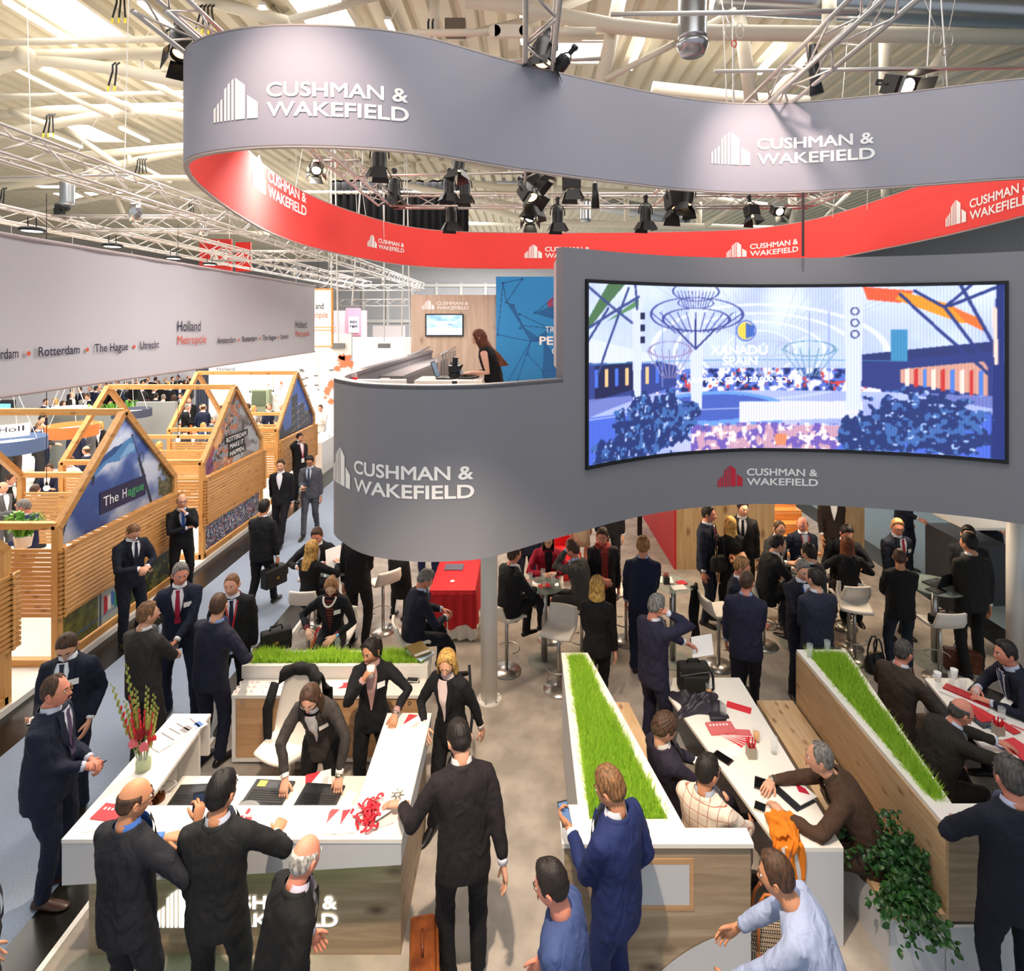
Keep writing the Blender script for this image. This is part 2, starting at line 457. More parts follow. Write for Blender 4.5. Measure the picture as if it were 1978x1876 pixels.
HL = {  # hair lower limit z by azimuth (degrees from the face): lists of (az, z)
    'short':    ([0, 35, 52, 66, 78, 95, 120, 180], [.074, .070, .050, .020, -.020, .006, -.050, -.078]),
    'receding': ([0, 12, 32, 50, 66, 78, 95, 120, 180], [.092, .098, .108, .070, .022, -.020, .006, -.050, -.078]),
    'bald':     ([0, 62, 72, 78, 95, 120, 180], [.2, .2, .040, -.015, .006, -.050, -.078]),
    'long':     ([0, 25, 50, 66, 85, 110, 180], [.080, .070, .030, -.03, -.07, -.1, -.1]),
}
HL['crop'] = HL['short']; HL['curly'] = HL['short']; HL['bun'] = HL['long']; HL['pony'] = HL['long']; HL['slick'] = HL['short']; HL['bob'] = HL['long']; HL['up'] = HL['long']; HL['xlong'] = HL['long']
def hair_mesh(m, style, R, c, s, lo=False, seed=0):
    T = lambda q: np.asarray(q) @ R.T * s + c
    thick = {'short': .017, 'crop': .007, 'receding': .010, 'bald': .006, 'long': .016, 'curly': .022, 'bun': .010, 'pony': .012, 'slick': .015, 'bob': .02, 'up': .016, 'xlong': .016}[style]
    nu, nv = (22, 14) if lo else (72, 44)
    az = np.linspace(-np.pi, np.pi, nu + 1); ph = np.linspace(.25, np.pi - .02, nv)
    A, Pn = np.meshgrid(az, ph, indexing='ij')
    z = head_surf(A, Pn)[..., 2]
    low = np.interp(np.degrees(abs(A)), *HL[style])
    k = np.clip((z - low) / .030, 0, 1); k = k * k * (3 - 2 * k)
    r = np.random.default_rng(seed + 5); o1, o2, o3 = r.random(3) * 6
    top = np.clip((z - .02) / .1, 0, 1)
    th = thick * (.55 + .75 * top) if style in ('short', 'slick', 'receding') else np.full(z.shape, thick)
    if style == 'curly': w = .006 * (np.sin(A * 17 + o1) * np.sin(Pn * 19 + o2) + .6 * np.sin(A * 29 + Pn * 23 + o3))
    elif style in ('crop', 'bald'): w = .0008 * np.sin(A * 40 + o1) * np.sin(Pn * 40)
    else: w = .0022 * np.sin(A * 26 + 3 * np.sin(Pn * 3 + o2) + o1) + .0016 * np.sin(A * 47 + 5 * Pn + o3)
    if style == 'bald':
        cap = np.clip((.062 - z) / .02, 0, 1) * np.clip((abs(A) - 1.05) / .12, 0, 1); k = k * cap
    if style == 'short': th = th + .008 * np.exp(-((A - .4) / .5) ** 2 - ((z - .09) / .03) ** 2)
    off = -.004 + k * (th + w + .004)
    P = T(head_surf(A, Pn, off)); keep = (k > .001)
    f = []
    nb = nv
    for i in range(nu):
        for j in range(nv - 1):
            if keep[i, j] or keep[i + 1, j] or keep[i, j + 1] or keep[i + 1, j + 1]:
                f.append((i * nb + j, i * nb + j + 1, (i + 1) * nb + j + 1, (i + 1) * nb + j))
    m.add(P.reshape(-1, 3), [q[::-1] for q in f], 0)
    if style in ('long', 'bob', 'xlong'):
        ln = {'long': .27, 'bob': .12, 'xlong': .50}[style]; bk = .16 if style == 'xlong' else .03
        n2, n3 = (10, 6) if lo else (34, 14)
        az = np.radians(np.linspace(62, 298, n2)); V = []
        for q in (0, 1):
            rows = []
            for i, a in enumerate(az):
                col = []
                for j in range(n3):
                    t = j / (n3 - 1); e = abs(a - np.pi) / 2.05
                    zz = .03 - t * (ln + .05) * (1 - .18 * e * e)
                    rr = 1.0 + .10 * math.sin(t * 3) - .10 * t * (1 - e) ; st = .0035 * math.sin(a * 23 + t * 2 + o1)
                    x = (.090 + st - q * .012) * math.sin(a) * (1 + (.15 if style != 'xlong' else -.30) * t); y = (.112 + st - q * .012) * math.cos(a) * (1 + .02 * t) * rr * (1 - .22 * math.sin(min(1, t * 1.6) * 3.14) * (1 - e))
                    col.append((x, y + .004 - bk * t ** 1.5 * (1 - e * .6), zz))
                rows.append(col)
            V.append(T(np.array(rows).reshape(-1, 3)).reshape(n2, n3, 3))
        m.grid(V[0], 0); m.grid(V[1], 0, True)
        m.grid(np.stack([V[0][:, -1], V[1][:, -1]], 1), 0)
    if style == 'bun': m.ell(T((0, -.115, .015)), np.array([.042, .036, .040]) * s, 14, 10, 0, R)
    if style == 'pony':
        m.tube([T(q) for q in ((0, -.1, .03), (0, -.145, .0), (0, -.15, -.08), (0, -.135, -.18))], [.02 * s, .03 * s, .026 * s, .008 * s], 10)
def hand_mesh(m, w, d, n, side, curl, s, lo=False, mi=0, spread=.07, thumb=1.0):
    """w wrist, d finger direction, n palm normal, side +1 right -1 left; curl: radians per joint"""
    d = nrm(d); n = nrm(np.asarray(n, float) - d * np.dot(n, d)); t = np.cross(d, n) * side
    W = lambda a, b, c_: w + (d * a + t * b + n * c_) * s
    cur = curl if hasattr(curl, '__len__') else [curl] * 4
    m.tube([W(-.06, 0, 0), W(0, 0, 0), W(.03, .001, .0), (W(.07, .0, .0)), W(.096, -.002, .003)],
           [(.026 * s, .021 * s), (.028 * s, .020 * s), (.037 * s, .019 * s), (.042 * s, .016 * s), (.038 * s, .011 * s)], 8 if lo else 12, True, mi, up=n, p=2.5)
    for k, (b, a0, L) in enumerate(((.030, .088, .074), (.0105, .095, .082), (-.0095, .093, .076), (-.029, .084, .060))):
        pts = [W(a0 - .02, b, .002), W(a0, b, .002)]; ang = cur[k] * .8; sp = (1.2 - k) * spread
        p = np.array([a0, b, .002]); rad = [.0095 * s, .0095 * s]
        for q, l in enumerate((.42, .32, .26)):
            p = p + L * l * np.array([math.cos(ang) * math.cos(sp), math.cos(ang) * math.sin(sp), math.sin(ang)]); pts.append(W(*p)); ang += cur[k] * (1.05 if q == 0 else .8)
            rad.append((.0088, .0080, .0062)[q] * s)
        m.tube(pts, rad, 6 if lo else 8, True, mi, up=t)
    q = nrm(np.array([.72, .72, .30 * thumb])); q2 = nrm(np.array([.92, .30, .35 * thumb + cur[0] * .25]))
    p0 = np.array([.018, .020, .004]); p1 = p0 + .036 * q; p2 = p1 + .030 * nrm(q + q2); p3 = p2 + .024 * q2
    m.tube([W(*p0), W(*p1), W(*p2), W(*p3)], [.014 * s, .012 * s, .0105 * s, .007 * s], 6 if lo else 8, True, mi, up=n)
    return W(.085, 0, .022)
def ik(a, t, l1, l2, pole):
    d = t - a; L = np.linalg.norm(d); u = nrm(d); L = min(L, (l1 + l2) * .9985); L = max(L, abs(l1 - l2) + .03)
    x = (l1 * l1 - l2 * l2 + L * L) / (2 * L); h = math.sqrt(max(l1 * l1 - x * x, 0))
    p = np.asarray(pole, float); p = p - u * np.dot(p, u); p = nrm(p)
    return a + u * x + p * h, a + u * L
ARM = {'hang': (.235, .02, .80), 'hangf': (.22, .14, .82), 'pocket': (.20, .07, .90), 'phone': (.07, .36, 1.14), 'ear': (.105, .10, 1.585), 'chin': (.03, .17, 1.49),
       'crossr': (-.06, .20, 1.20), 'crossl': (-.05, .25, 1.14), 'front': (.04, .27, 1.02), 'give': (.12, .42, 1.10), 'behind': (.08, -.16, .92), 'walkf': (.24, .22, .86), 'walkb': (.25, -.22, .84)}
FABT = bpy.data.textures.new('cloth_folds', 'CLOUDS'); FABT.noise_scale = .085; FABT.noise_depth = 2
def cloth_mods(o, voxel, it=5, disp=.012, scale=None):
    r = o.modifiers.new('join', 'REMESH'); r.mode = 'VOXEL'; r.voxel_size = voxel; r.use_smooth_shade = True
    q = o.modifiers.new('smooth', 'SMOOTH'); q.factor = .5; q.iterations = it
    if disp:
        d = o.modifiers.new('folds', 'DISPLACE'); d.texture = FABT; d.strength = disp; d.mid_level = .5; d.texture_coords = 'LOCAL'
def fabric(c):
    new = ('suit_cloth', hx(c), .8, 0, 0, .08, 0, 0, None) not in MATS
    m = mat('suit_cloth', c, .8, bump=.08, bscale=420, spec=.3)
    if new:                                                    # soft drapery folds over the weave
        nt = m.node_tree; b = nt.nodes['Principled BSDF']; fine = b.inputs['Normal'].links[0].from_node
        tc = nt.nodes.new('ShaderNodeTexCoord'); mp = nt.nodes.new('ShaderNodeMapping'); mp.inputs['Scale'].default_value = (9, 9, 4.5); mp.inputs['Rotation'].default_value = (.5, .35, 0)
        no = nt.nodes.new('ShaderNodeTexNoise'); no.inputs['Scale'].default_value = 1; no.inputs['Detail'].default_value = 2; no.inputs['Distortion'].default_value = 1.2
        bp = nt.nodes.new('ShaderNodeBump'); bp.inputs['Strength'].default_value = .55; bp.inputs['Distance'].default_value = .05
        nt.links.new(tc.outputs['Object'], mp.inputs[0]); nt.links.new(mp.outputs[0], no.inputs[0]); nt.links.new(no.outputs['Fac'], bp.inputs['Height']); nt.links.new(bp.outputs[0], fine.inputs['Normal'])
    return m
def hair_mat(c):
    k = hx(HAIRC[c]); d = tuple(v * .62 for v in k)
    return mat('hair', tuple(min(1, v * 1.18) for v in k), .5, bump=.35, bscale=150, spec=.4, c2=d, vscale=60, stretch=(1, 1, .25))
SKIN = {'light': 'd9a184', 'pale': 'e2b49a', 'tan': 'c48a68', 'red': 'd68c74', 'brown': '7a4a34'}
HAIRC = {'brown': '4a3222', 'dark': '1f1713', 'black': '141011', 'grey': '7d7873', 'blond': 'c79a52', 'lightbrown': '7c5838', 'sandy': 'a07448', 'darkgrey': '4c4744', 'auburn': '6e3a1e', 'white': 'b9b4ad', 'ginger': 'b06a2e'}
PEOPLE = []
def person(label, x, y, hd=0, z=0.0, h=1.78, lean=0, side=0, twist=0, look=(0, 0), pel=None, pelo=(0, 0), ar='hang', al='hang', er=None, el=None,
           fr=None, fl=None, kr=None, kl=None, cr=.35, cl=.35, hdr=None, hdl=None, nr=None, nl=None, coat='1b2030', trou=None, shirt='e8e8ee', tie=None, hair=('short', 'brown'), skin='light',
           shoes='15110f', glasses=None, lanyard=None, badge=False, fat=1.0, top='suit', skirt=None, legs='skin', beard=None, hem=-.15, lo=False, group=None, scarf=None, wear_shirt=True, hold=None, roll=0, watch=False, stripes=None):
    """a clothed person. hd: heading in degrees, 0 looks away from the camera (+y), 90 looks to +x, 180 looks at the camera"""
    s = h / 1.78
    rz = -math.radians(hd)
    root = thing('person', label, 'person', (x, y, z), rz, group)
    if trou is None: trou = coat
    up = np.array([0, 0, 1.])
    lr, sr, tr = math.radians(lean), math.radians(side), math.radians(twist)
    P0 = np.array([pelo[0], pelo[1], (pel if pel is not None else .955 * s)])
    def tilt(a, b): return nrm(np.array([math.sin(b), math.sin(a) * math.cos(b), math.cos(a) * math.cos(b)]))
    u1, u2 = tilt(lr * .45, sr * .5), tilt(lr, sr)
    K = [P0 - .18 * s * nrm(u1 * .35 + up * .65), P0, P0 + .18 * s * u1, P0 + .18 * s * u1 + .20 * s * nrm(u1 + 2 * u2), None]
    K[4] = K[3] + .19 * s * u2
    KS = np.array([-.18, 0, .18, .38, .57]) * s
    cen = lambda q: np.array([np.interp(q * s, KS, [k[i] for k in K]) for i in range(3)])
    def axes(q):
        w = np.clip(q / .4, 0, 1); u = nrm(u1 * (1 - w) + u2 * w); a = tr * w
        r = np.array([math.cos(a), math.sin(a), 0.]); r = nrm(r - u * np.dot(r, u)); return r, np.cross(u, r), u
    b_ = fat
    if top == 'woman' : TOR = [(hem, .168, .122), (-.06, .172, .125), (.06, .148, .112), (.15, .132, .100), (.24, .140, .108), (.33, .158, .126), (.42, .165, .108), (.48, .150, .090), (.525, .095, .07), (.555, .06, .058)]
    else: TOR = [(hem, .182 * b_, .126 * b_), (-.05, .184 * b_, .130 * b_), (.06, .176 * b_, .126 * b_), (.16, .170 * b_, .122 * b_), (.26, .178 * b_, .124), (.35, .192, .128), (.42, .198, .120), (.475, .182, .100), (.52, .115, .08), (.555, .066, .064)]
    ta = np.array(TOR)
    aq = lambda q: np.interp(q, ta[:, 0], ta[:, 1]) * s
    bq = lambda q: np.interp(q, ta[:, 0], ta[:, 2]) * s
    def front(q, xx, off):
        r, f, u = axes(q); a = aq(q); k = max(0, 1 - abs(xx * s / a) ** 2.3) ** (1 / 2.3)
        return cen(q) + r * xx * s + f * (bq(q) * k + off * s)
    def torso(m, grow, q0, q1, n, k=11):
        V = []
        ang = np.linspace(0, 2 * np.pi, n, endpoint=False); ca = np.sign(np.cos(ang)) * abs(np.cos(ang)) ** (2 / 2.3); sa = np.sign(np.sin(ang)) * abs(np.sin(ang)) ** (2 / 2.3)
        for q in np.linspace(q0, q1, k):
            r, f, u = axes(q); V.append(cen(q) + np.outer(ca * (aq(q) + grow * s), r) + np.outer(sa * (bq(q) + grow * s), f))
        m.rings(V, True)
    # ---- joints
    rs, fs, us = axes(.47); sh_c = cen(.465); sw = (.172 if top == 'woman' else .190)
    arms = {}
    for sd, a_, e_, hd_, in ((1, ar, er, hdr), (-1, al, el, hdl)):
        S = sh_c + rs * sd * sw * s - us * .022 * s
        if isinstance(a_, str):
            t = np.array(ARM[a_]) * s; t[0] *= sd
            if a_ in ('crossr', 'crossl'): t = t
            if pel is None and lean == 0: pass
            base = np.array([0, 0, .955 * s]) + up * .57 * s; t = t - base
            t = K[4] + rs * t[0] + (fs * t[1] + np.array([0, 0, t[2]]) if abs(lean) < 25 else fs * t[1] + us * t[2])
        elif a_[0] == 'w':
            q = np.array(a_[1:]) - (x, y, z); t = np.array([q[0] * math.cos(rz) + q[1] * math.sin(rz), -q[0] * math.sin(rz) + q[1] * math.cos(rz), q[2]])
        else: t = np.array(a_, float)
        pole = np.array(e_ if e_ is not None else ((sd * .9, -.5, -.4) if not isinstance(a_, str) else {'ear': (sd * 1., .0, -.9), 'chin': (sd * .6, .2, -1), 'crossr': (sd * 1, .1, -.5), 'crossl': (sd * 1, .1, -.5), 'hang': (sd * .4, -1, 0), 'behind': (sd * 1, -.6, 0)}.get(a_, (sd * .45, -1, -.3))), float)
        E, Wp = ik(S, t, .290 * s, .262 * s, pole)
        dirn = nrm(Wp - E)
        arms[sd] = (S, E, Wp, dirn)
    hipw = .092 * s; lg = {}
    for sd, f_, kk in ((1, fr, kr), (-1, fl, kl)):
        A = P0 + np.array([sd * hipw, 0, -.03 * s])
        fo = np.array(f_ if f_ is not None else (sd * .11, .0, .0, sd * 12), float)
        ya = -math.radians(fo[3] if len(fo) > 3 else sd * 10)
        fd = np.array([-math.sin(ya), math.cos(ya), 0]) if True else None
        ank = np.array([fo[0], fo[1], fo[2] + .085 * s])
        kn, an = ik(A, ank, .434 * s, .424 * s, np.array(kk if kk is not None else (fd[0] + sd * .05, fd[1], .12), float))
        lg[sd] = (A, kn, an, fd)
    # ---- head frame
    yaw, pit = math.radians(look[0]), math.radians(look[1])
    f0 = nrm(np.array([fs[0], fs[1], 0])); r0 = np.array([f0[1], -f0[0], 0])
    f1 = f0 * math.cos(yaw) - r0 * math.sin(yaw) if yaw else f0
    r1 = np.array([f1[1], -f1[0], 0]); fH = nrm(f1 * math.cos(pit) - up * math.sin(pit)); uH = np.cross(r1, fH)
    if roll:
        ro = math.radians(roll); r1, uH = r1 * math.cos(ro) + uH * math.sin(ro), uH * math.cos(ro) - r1 * math.sin(ro)
    R = np.stack([r1, fH, uH], 1)
    N = cen(.545); hs = s * 1.0
    C = N + (nrm(us + up) * .119 + fH * .030 + nrm(fs) * .012 + uH * .012) * s
    # ---- body: one mesh of skin
    b = M(); nl_ = 10 if lo else 14
    torso(b, -.014, -.10, .50, 16, 8)
    neck0 = cen(.47)
    b.tube([neck0, N + us * .02 * s, C - uH * .07 * s - fH * .012 * s, C - fH * .012 * s], [.075 * s, .058 * s, .055 * s, .05 * s], nl_, True, 0)
    for sd in (1, -1):
        S, E, Wp, dn = arms[sd]
        kb = 1 if top == 'bare' else .62
        b.tube([S - rs * sd * .08 * s - up * .02 * s, S, (S + E) / 2, E, E * .55 + Wp * .45, Wp - dn * .0 * s], [.05 * s * kb, .052 * s * kb, .044 * s * kb, .038 * s * kb, .038 * s * (kb + 1) / 2, .026 * s], nl_, True, 0)
        A, kn, an, fd = lg[sd]
        kb = s * (1 if skirt else .68)
        b.tube([A + up * .03 * s, A * .6 + kn * .4, kn, kn * .62 + an * .38, kn * .2 + an * .8, an - up * .03 * s], [.085 * kb, .075 * kb, .054 * kb, .054 * kb, .037 * kb, .036 * kb], nl_, True, 5 if legs == 'tights' else 0)
    head_mesh(b, R, C, hs, lo)
    hands = {}
    for sd, cu, hh, nn in ((1, cr, hdr, nr), (-1, cl, hdl, nl)):
        S, E, Wp, dn = arms[sd]
        d = nrm(np.array(hh, float)) if hh is not None else dn
        if nn is not None: n = np.array(nn, float)
        else:
            n = np.array([-sd * 1., 0, 0]) if dn[2] < -.7 else (np.array([-sd * .6, 0, -.8]) if abs(dn[2]) < .5 else np.array([-sd * 1., -.3, 0.]))
        hands[sd] = hand_mesh(b, Wp + d * .012 * s, d, n, sd, cu, s, lo)
    sk = mat('skin', SKIN[skin], .55, spec=.35); hm = hair_mat(hair[1])
    b.build('body', [sk, mat('eye_white', 'e6e0da', .3), mat('iris', '231a15', .3), hm, mat('lips', 'b06a5c' if skin != 'brown' else '6a3a30', .5), mat('tights', '1c1a1e', .7)], root, True, world=False)
    # ---- hair
    if hair[0] != 'none':
        m = M(); hair_mesh(m, hair[0], R, C, hs, lo, len(PEOPLE)); m.build('hair', hm, root, True, world=False)
    if beard:
        m = M(); A_, P_ = np.meshgrid(np.radians(np.linspace(-82, 82, 36)), np.linspace(.25, 1.45, 20), indexing='ij')
        zz = head_surf(A_, P_)[..., 2]; xx = head_surf(A_, P_)[..., 0]
        k = np.clip((np.interp(np.degrees(abs(A_)), [0, 22, 30, 60, 82], [-.045, -.045, -.060, -.045, -.01]) - zz) / .015, 0, 1)
        k = k * np.where((abs(xx) < .022) & (abs(zz + .066) < .010), 0, 1)
        Pm = head_surf(A_, P_, -.004 + k * .010) @ R.T * hs + C
        m.grid(Pm, 0); m.build('beard', mat('hair', HAIRC[beard], .6, bump=.25, bscale=160), root, True, world=False)
    if glasses:
        m = M(); T = lambda q: np.asarray(q) @ R.T * hs + C
        for sx in (1, -1):
            a = np.linspace(0, 2 * np.pi, 13); m.tube([T((sx * .032 + .023 * math.cos(q), .104 - .012 * abs(math.cos(q)) * (1 if math.cos(q) * sx > 0 else 0), .008 + .017 * math.sin(q))) for q in a], .0018 * s, 5, False)
            m.tube([T((sx * .055, .093, .012)), T((sx * .080, .03, .010)), T((sx * .083, -.015, .006))], .002 * s, 5)
        m.tube([T((-.009, .108, .012)), T((.009, .108, .012))], .002 * s, 5)
        m.build('glasses', mat('spectacle_frame', {'dark': '15120f', 'gold': '9c7a3c', 'clear': 'b9b2a6'}[glasses], .35), root, True, world=False)
    # ---- jacket or top
    cm = fabric(coat)
    m = M(); n = 16 if lo else 22
    torso(m, .006, hem, .535, n, 9 if lo else 14)
    sleeve = {'suit': .045, 'woman': .045, 'bare': None}.get(top, .045)
    for sd in (1, -1):
        if top == 'bare' or sleeve is None: continue
        S, E, Wp, dn = arms[sd]; fa = .92 if top == 'woman' else 1.0
        m.tube([S - rs * sd * .10 * s + us * .012 * s, S - rs * sd * .02 * s, S * .6 + E * .4, E + (E - (S + Wp) / 2) * .08, E * .55 + Wp * .45, Wp - dn * .022 * s],
               [.074 * s * fa, .074 * s * fa, .064 * s * fa, .056 * s * fa, .051 * s * fa, .042 * s * fa], 10 if lo else 14, True)
    jo = m.build({'suit': 'jacket', 'woman': 'jacket', 'bare': 'top', 'shirt': 'shirt', 'knit': 'sweater', 'cardigan': 'cardigan'}.get(top, 'jacket'), cm, root, True, world=False)
    if not lo: cloth_mods(jo, .017 * s, 4, .020)
    # ---- trousers or skirt
    tm = fabric(trou)
    if not skirt:
        m = M()
        torso(m, -.012, -.12, .10, 14, 5)
        for sd in (1, -1):
            A, kn, an, fd = lg[sd]
            m.tube([A + up * .05 * s - np.array([sd * .012 * s, 0, 0]), A * .75 + kn * .25, kn * .9 + A * .1, kn * .75 + an * .25, kn * .25 + an * .75, an - up * .035 * s], [.098 * s * b_, .094 * s * b_, .072 * s, .067 * s, .058 * s, .060 * s], 10 if lo else 14, True)
        o = m.build('trousers', tm, root, True, world=False)
        if not lo: cloth_mods(o, .018 * s, 4, .022)
    else:
        m = M(); mid = (lg[1][1] + lg[-1][1]) / 2; hip = (lg[1][0] + lg[-1][0]) / 2
        q = .98 if skirt == 'knee' else 1.35
        m.tube([cen(.12), cen(0), hip * .6 + mid * .4, hip + (mid - hip) * q], [(.15 * s, .115 * s), (.185 * s, .14 * s), (.192 * s, .145 * s), (.182 * s, .14 * s)], 20, True, 0, up=fs)
        o = m.build('skirt', fabric(trou), root, True, world=False)
    # ---- shoes
    for sd in (1, -1):
        A, kn, an, fd = lg[sd]; m = M(); g = an - up * .085 * s
        rr = np.array([fd[1], -fd[0], 0])
        V = []
        for (a_, w_, h_) in ((-.075, .022, .05), (-.06, .036, .075), (0, .040, .085), (.05, .040, .066), (.11, .047, .046), (.165, .045, .036), (.205, .030, .026), (.222, .012, .016)):
            w_ *= s * 1.05; h_ *= s; c0 = g + fd * a_ * s
            V.append(np.array([c0 + rr * w_ + up * .004, c0 + rr * w_ * 1.0 + up * h_ * .45, c0 + rr * w_ * .6 + up * h_, c0 - rr * w_ * .6 + up * h_, c0 - rr * w_ + up * h_ * .45, c0 - rr * w_ + up * .004]))
        m.rings(V, True)
        so = m.build('shoe', mat('shoe_leather', shoes, .35), root, True, world=False)
        if not lo: q = so.modifiers.new('round', 'SUBSURF'); q.levels = 1; q.render_levels = 1
    # ---- shirt, tie, lapels
    if top in ('suit', 'woman', 'cardigan') and wear_shirt:
        qb = .20 if top == 'suit' else .10
        m = M(); qs = np.linspace(qb, .535, 11); wv = np.interp(qs, [qb, .36, .47, .535], [.008, .050, .066, .046]); lft = lambda q: float(np.interp(q, [.40, .475, .535], [0, .012, .030]))
        of = .017 if not lo else .008
        m.grid([[front(q, w * t, of + lft(q)) for t in np.linspace(-1, 1, 7)] for q, w in zip(qs, wv)], 0)
        rN, fN, uN = axes(.52); V = []
        for q, ra, rb, lift in ((-.012, .079, .074, 0), (.018, .073, .068, 0), (.046, .066, .062, .0)):
            a = np.linspace(0, 2 * np.pi, 18, endpoint=False)
            V.append(cen(.535) + uN * (q * s) + np.outer(np.cos(a) * ra * s, rN) + np.outer(np.sin(a) * rb * s, fN) + np.outer(-np.clip(np.sin(a), 0, 1) ** 2 * .018 * s, uN) + fN * .01 * s)
        m.rings(V, False)
        if not lo:
            for sd in (1, -1):
                S, E, Wp, dn = arms[sd]; mc = M()
                mc.tube([Wp - dn * .05 * s, Wp - dn * .004 * s], [.036 * s, .036 * s], 12, True)
                mc.build('shirt_cuff', mat('shirt_cotton', shirt, .75, bump=.05, bscale=300), root, True, world=False)
        m.build('shirt', mat('shirt_cotton', shirt, .75, bump=.05, bscale=300), root, True, world=False)
        if not lo and top != 'cardigan':
            m = M()
            for sd in (1, -1):
                wi = np.interp(qs, [qb, .36, .47, .535], [.006, .048, .064, .048]); wo = np.interp(qs, [qb, .34, .42, .535], [.012, .100, .100, .078])
                m.grid([[front(q, sd * (a * (1 - t) + b2 * t), .031 + lft(q) * (1 - .3 * t) - .013 * t) for t in (0, .35, .7, 1)] for q, a, b2 in zip(qs, wi, wo)], 0, sd > 0)
            a = np.linspace(math.pi * .93, math.pi * 2.07, 16); rN, fN, uN = axes(.52)
            m.grid([[cen(.535) + uN * (qz * s) + rN * math.cos(q) * ra * s + fN * (math.sin(q) * rb + .004) * s for qz, ra, rb in ((-.045, .112, .094), (-.012, .096, .088), (.022, .086, .083), (.020, .080, .078))] for q in a], 0, True)
            m.build('lapels', mat('suit_cloth', coat, .7, spec=.3), root, True, world=False)
        if tie:
            m = M(); q2 = np.linspace(.16, .53, 9); wt = np.interp(q2, [.16, .46, .49, .53], [.032, .020, .016, .022])
            m.grid([[front(q, w * t, .024 + lft(q) + (.006 if q > .49 else 0)) for t in (-1, -.5, 0, .5, 1)] for q, w in zip(q2, wt)], 0)
            m.build('tie', tie if not isinstance(tie, str) else mat('silk_tie', tie, .5), root, True, world=False)
    if lanyard:
        m = M()
        for sd in (1, -1):
            m.grid([[front(q, sd * (w + t), .031 + float(np.interp(q, [.40, .475, .535], [0, .012, .028]))) for t in (-.008, .008)] for q, w in zip(np.linspace(.17, .52, 7), np.interp(np.linspace(.17, .52, 7), [.17, .45, .52], [.006, .05, .062]))], 0, sd > 0)
        a = np.linspace(np.pi * 1.02, np.pi * 1.98, 10); rN, fN, uN = axes(.53)
        m.grid([[cen(.535) + uN * (zz * s) + rN * math.cos(q) * .083 * s + fN * math.sin(q) * .078 * s for zz in (0, .018)] for q in a], 0)
        m.build('lanyard', mat('lanyard_ribbon', lanyard, .6), root, False, world=False)
        m = M(); m.grid([[front(q, w, .033) for w in (-.042, .042)] for q in (.06, .17)]); m.build('badge_card', mat('white_card', 'eeece8', .4), root, False, world=False)
    if badge:
        m = M(); m.grid([[front(q, w, .031) for w in (-.135, -.060)] for q in (.33, .385)]); m.build('name_badge', mat('white_card', 'eeece8', .4), root, False, world=False)
    if scarf:
        m = M(); a = np.linspace(0, 2 * np.pi, 17); rN, fN, uN = axes(.52)
        m.tube([cen(.535) + rN * math.cos(q) * .088 * s + fN * (math.sin(q) * .085 + .01) * s - uN * max(0, math.sin(q)) * .03 * s for q in a], [.034 * s] * 17, 8, False)
        m.grid([[front(q, w, .03) for w in (-.05, .0, .05)] for q in np.linspace(-.05, .5, 8)]); m.build('scarf', mat('wool_scarf', scarf, .85, bump=.2), root, True, world=False)
    if watch:
        m = M()
        S, E, Wp, dn = arms[watch]; m.tube([Wp + dn * .0 * s, Wp + dn * .018 * s], .034 * s, 12, True); m.build('wristwatch', mat('watch_metal', 'b8b0a0', .3, .9), root, True, world=False)
    A = np.array(ROOTM[root.name].inverted())
    W_ = lambda q: A[:3, :3] @ q + A[:3, 3]
    PEOPLE.append(root)
    root['_'] = 0; del root['_']
    info = {'root': root, 'hand': {k: W_(v) for k, v in hands.items()}, 'wrist': {k: W_(arms[k][2]) for k in arms}, 'head': W_(C), 'dir': {k: A[:3, :3] @ arms[k][3] for k in arms}, 'front': lambda q, xx, off: W_(front(q, xx, off))}
    return info
# ================================================================ setting: floor, hall, deck
STEEL = mat('painted_steel', 'd3cab8', .55)
ALU = mat('truss_aluminium', 'cfc6c0', .34, .75)
BLACK = mat('black_metal', '17171a', .45)
DARKW = mat('dark_rubber', '1d1d20', .6)
WHITE = mat('white_laminate', 'ece8e2', .38)
GREYL = mat('grey_laminate', 'c9cacd', .5)
CHROME = mat('brushed_steel', 'b8b4ae', .3, .9)
X_HOL, X_S1, X_S2, X_ST = -6.26, -5.72, -3.93, -3.525          # Holland stand edge, strips, stand edge
carpet_blue = mat('aisle_carpet', '94a0b2', .95, bump=.25, bscale=260, var=.10, vscale=60)
carpet_grey = mat('stand_carpet', 'b3a99f', .95, bump=.2, bscale=240, c2='958c83', vscale=3.2)
marble = mat('black_polished_floor', '23211f', .22, c2='12110f', vscale=3)
m = M(); m.box(X_S1, -2, -.06, X_S2, 70, 0); structure(m, 'floor_aisle', carpet_blue)
m = M(); m.box(X_HOL, -2, -.06, X_S1, 70, -.001); m.box(X_S2, -2, -.06, X_ST, 70, -.001); structure(m, 'floor_polished_strip', marble)
m = M(); m.box(X_ST, 4.12, -.06, 6.9, 15.2, .0); structure(m, 'floor_stand', carpet_grey)
m = M(); m.box(X_ST - .045, 3.0, -.06, X_ST, 15.2, .012); structure(m, 'trim_stand_edge', mat('white_edge', 'e8e6e2', .5))
m = M(); m.box(X_ST, -2, -.06, 9, 4.12, -.002); structure(m, 'floor_front_aisle', mat('front_carpet', '8f949b', .95, bump=.2, bscale=240, var=.1, vscale=40))
m = M(); m.box(6.9, 4.12, -.06, 7.4, 70, -.001); structure(m, 'floor_polished_strip', marble)
m = M(); m.box(7.4, -2, -.06, 30, 70, -.0); structure(m, 'floor_far_aisle', mat('far_carpet', '6f7f88', .95, bump=.2, bscale=200, var=.1, vscale=30))
